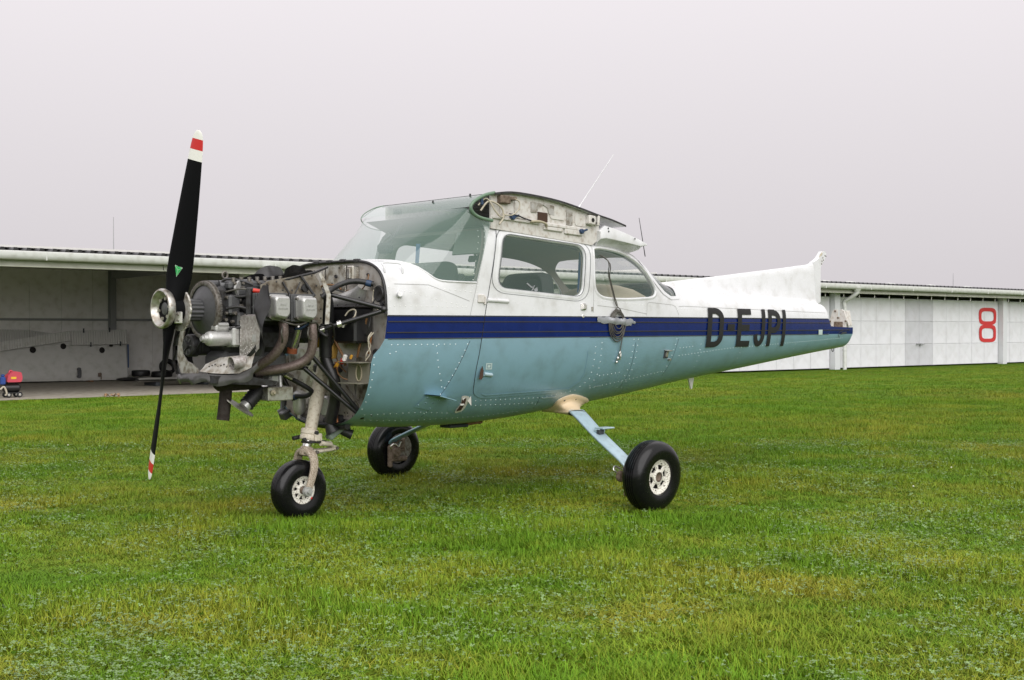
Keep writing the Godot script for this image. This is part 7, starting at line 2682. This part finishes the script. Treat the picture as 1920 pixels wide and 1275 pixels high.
# ------------------------------------------------------------------ grass as tufts, clover, flowers
func tuft(seed_: int, blades: int, tall: float, spread: float) -> ArrayMesh:
	var r := RandomNumberGenerator.new()
	r.seed = seed_
	var mb := MB.new()
	mb.use_c = true
	for b in blades:
		var a := r.randf() * TAU
		var d := spread * sqrt(r.randf())
		var base := Vector3(cos(a) * d, -.006, sin(a) * d)
		var h := tall * r.randf_range(.45, 1.15)
		var la := r.randf() * TAU
		var lean := Vector3(cos(la), 0, sin(la)) * h * (r.randf_range(.15, 1.0) if r.randf() < .6 else r.randf_range(.9, 1.8))
		var wv := Vector3(-sin(la + r.randf_range(-.8, .8)), 0, cos(la)).normalized() * r.randf_range(.0013, .0024)
		var k := r.randf()
		var c: Color
		if k < .70: c = Color(1, 1, 1) * r.randf_range(.75, 1.2)
		elif k < .86: c = Color(1.85, 1.02, 1.1) * r.randf_range(.8, 1.15)
		elif k < .94: c = Color(1.7, 1.45, 3.2) * r.randf_range(.8, 1.2)
		else: c = Color(2.7, .95, 1.6) * r.randf_range(.7, 1.0)
		mb.col = c
		var prev := []
		for s in 4:
			var t := s / 3.0
			var p := base + Vector3(0, h * (t - .25 * t * t * lean.length() / h), 0) + lean * t * t
			var w := wv * (1.0 - t * t * .92)
			var nn := (Vector3.UP * .7 + lean.normalized() * -.4 + Vector3(r.randf() - .5, 0, r.randf() - .5) * .3).normalized()
			var i0 := mb.vert(p - w, nn)
			var i1 := mb.vert(p + w, nn)
			if s > 0:
				mb.tri_i(prev[0], prev[1], i1)
				mb.tri_i(prev[0], i1, i0)
			prev = [i0, i1]
	return mb.mesh()

func clover(seed_: int) -> ArrayMesh:
	var r := RandomNumberGenerator.new()
	r.seed = seed_
	var mb := MB.new()
	mb.use_c = true
	for b in 7:
		var a := r.randf() * TAU
		var d := .09 * sqrt(r.randf())
		var top := Vector3(cos(a) * d, r.randf_range(.022, .050), sin(a) * d)
		mb.col = Color(1, 1, 1) * r.randf_range(.8, 1.25)
		var tilt := Basis(Vector3(r.randf() - .5, 0, r.randf() - .5).normalized(), r.randf_range(0, .6)) * Basis(Vector3.UP, r.randf() * TAU)
		var sz := r.randf_range(.0036, .0064)
		for k in 3:
			var B := tilt * Basis(Vector3.UP, TAU * k / 3.0) * Basis(Vector3.RIGHT, -.15)
			var pts := [Vector3(0, 0, 0), Vector3(-.6, .1, .8), Vector3(-.5, .12, 1.5), Vector3(0, .06, 1.45), Vector3(.5, .12, 1.5), Vector3(.6, .1, .8)]
			var q := []
			for p in pts: q.append(top + B * (p * sz))
			mb.face(q, B.y)
	return mb.mesh()

func scatter(called: String, meshes: Array, m: Material, places: Array, label: String) -> void:
	# places: per mesh an array of [Transform3D, Color]
	for k in meshes.size():
		var mm := MultiMesh.new()
		mm.transform_format = MultiMesh.TRANSFORM_3D
		mm.use_colors = true
		meshes[k].surface_set_material(0, m)
		mm.mesh = meshes[k]
		mm.instance_count = places[k].size()
		for i in places[k].size():
			mm.set_instance_transform(i, places[k][i][0])
			mm.set_instance_color(i, places[k][i][1])
		var o := MultiMeshInstance3D.new()
		o.multimesh = mm
		o.name = called if k == 0 else "%s_%03d" % [called, k]
		add_child(o, true)
		tag(o, label, "", "", "stuff")

func build_grass() -> void:
	var eye := Vector3(-4.3968, 0, 6.0664)
	var fw := Vector3(sin(.768), 0, -cos(.768))
	var rt := Vector3(cos(.768), 0, sin(.768))
	var big := FastNoiseLite.new()
	big.seed = 3; big.frequency = .22; big.fractal_octaves = 4
	var mid := FastNoiseLite.new()
	mid.seed = 9; mid.frequency = .9; mid.fractal_octaves = 3
	var cl := FastNoiseLite.new()
	cl.seed = 19; cl.frequency = .55; cl.fractal_octaves = 3
	var tall := FastNoiseLite.new()
	tall.seed = 29; tall.frequency = .7; tall.fractal_octaves = 2
	var near := []
	for k in 6: near.append(tuft(100 + k, 24, .043, .055))
	var farm := []
	for k in 4: farm.append(tuft(200 + k, 26, .043, .12))
	var pn := []
	for k in 6: pn.append([])
	var pf := []
	for k in 4: pf.append([])
	var pc := [[], [], []]
	# bands of distance: [from, to, tufts per square metre, far?]
	for b in [[2.6, 7.0, 620.0, false], [7.0, 12.0, 420.0, false], [12.0, 20.0, 170.0, true], [20.0, 37.0, 85.0, true], [37.0, 66.0, 16.0, true]]:
		var area: float = .47 * (b[1] * b[1] - b[0] * b[0])
		for i in int(area * b[2]):
			var d := sqrt(lerpf(b[0] * b[0], b[1] * b[1], rng.randf()))
			var x := d * rng.randf_range(-.47, .47)
			var p := eye + fw * d + rt * x
			var w := (p - HP).dot(HZ)
			var u := (p - HP).dot(HX)
			if w < (1.03 if u < 22.0 else .68): continue
			p.y = ground_y(p.x, p.z)
			var n1 := big.get_noise_2d(p.x, p.z)
			var n2 := mid.get_noise_2d(p.x, p.z)
			var yel := clampf(.34 + n1 * .55 + n2 * .6 + rng.randf_range(-.25, .25), 0.0, 1.0)
			if d > 14.0: yel *= .8
			var c := Color(.115, .240, .016).lerp(Color(.240, .240, .030), yel)
			c = c * rng.randf_range(.8, 1.2) * (1.0 + n2 * .2) * lerpf(1.28, 1.0, clampf((d - 4.5) / 6.0, 0.0, 1.0))  # tufts near the camera coloured brighter to make up for their self-shadowing
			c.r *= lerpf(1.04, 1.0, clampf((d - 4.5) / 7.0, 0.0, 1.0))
			c.a = 1.0
			var ts := tall.get_noise_2d(p.x, p.z)
			var sc := (1.0 + ts * .7) * rng.randf_range(.75, 1.2)
			var hs := sc * (1.0 + maxf(0.0, ts) * .5)
			var T := Transform3D(Basis(Vector3.UP, rng.randf() * TAU).scaled(Vector3(1, hs, 1)), p)
			if b[3]:
				if d > 20.0: T.basis = T.basis.scaled(Vector3(1.5, 1.0, 1.5))
				pf[rng.randi() % 4].append([T, c])
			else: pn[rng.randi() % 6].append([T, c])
	for i in 17000:
		var d := sqrt(lerpf(9.0, 150.0, pow(rng.randf(), 1.5)))
		var x := d * rng.randf_range(-.47, .47)
		var p := eye + fw * d + rt * x
		var q := cl.get_noise_2d(p.x, p.z) * .8 + .75 * rng.randf_range(-1, 1)
		if q < .36: continue
		p.y = ground_y(p.x, p.z)
		var c := Color(.17, .26, .10) * rng.randf_range(.75, 1.25)
		c.a = 1.0
		pc[rng.randi() % 3].append([Transform3D(Basis(Vector3.UP, rng.randf() * TAU), p), c])
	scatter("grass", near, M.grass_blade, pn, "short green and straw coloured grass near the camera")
	scatter("far_grass", farm, M.grass_blade, pf, "short green grass of the airfield farther off")
	scatter("clover", [clover(1), clover(2), clover(3)], M.clover_leaf, pc, "patches of small pale clover leaves among the grass")
	# white clover heads
	var mb := MB.new()
	for i in 9:
		var d := sqrt(lerpf(12.0, 160.0, rng.randf()))
		var p := eye + fw * d + rt * d * rng.randf_range(-.42, .42)
		p.y = ground_y(p.x, p.z) + rng.randf_range(.035, .06)
		mb.ball(p, Vector3(.006, .0055, .006), 4, 7)
	var o := put("clover_flower", mb, M.petal, self)
	tag(o, "scattered small white clover heads in the grass", "", "", "stuff")
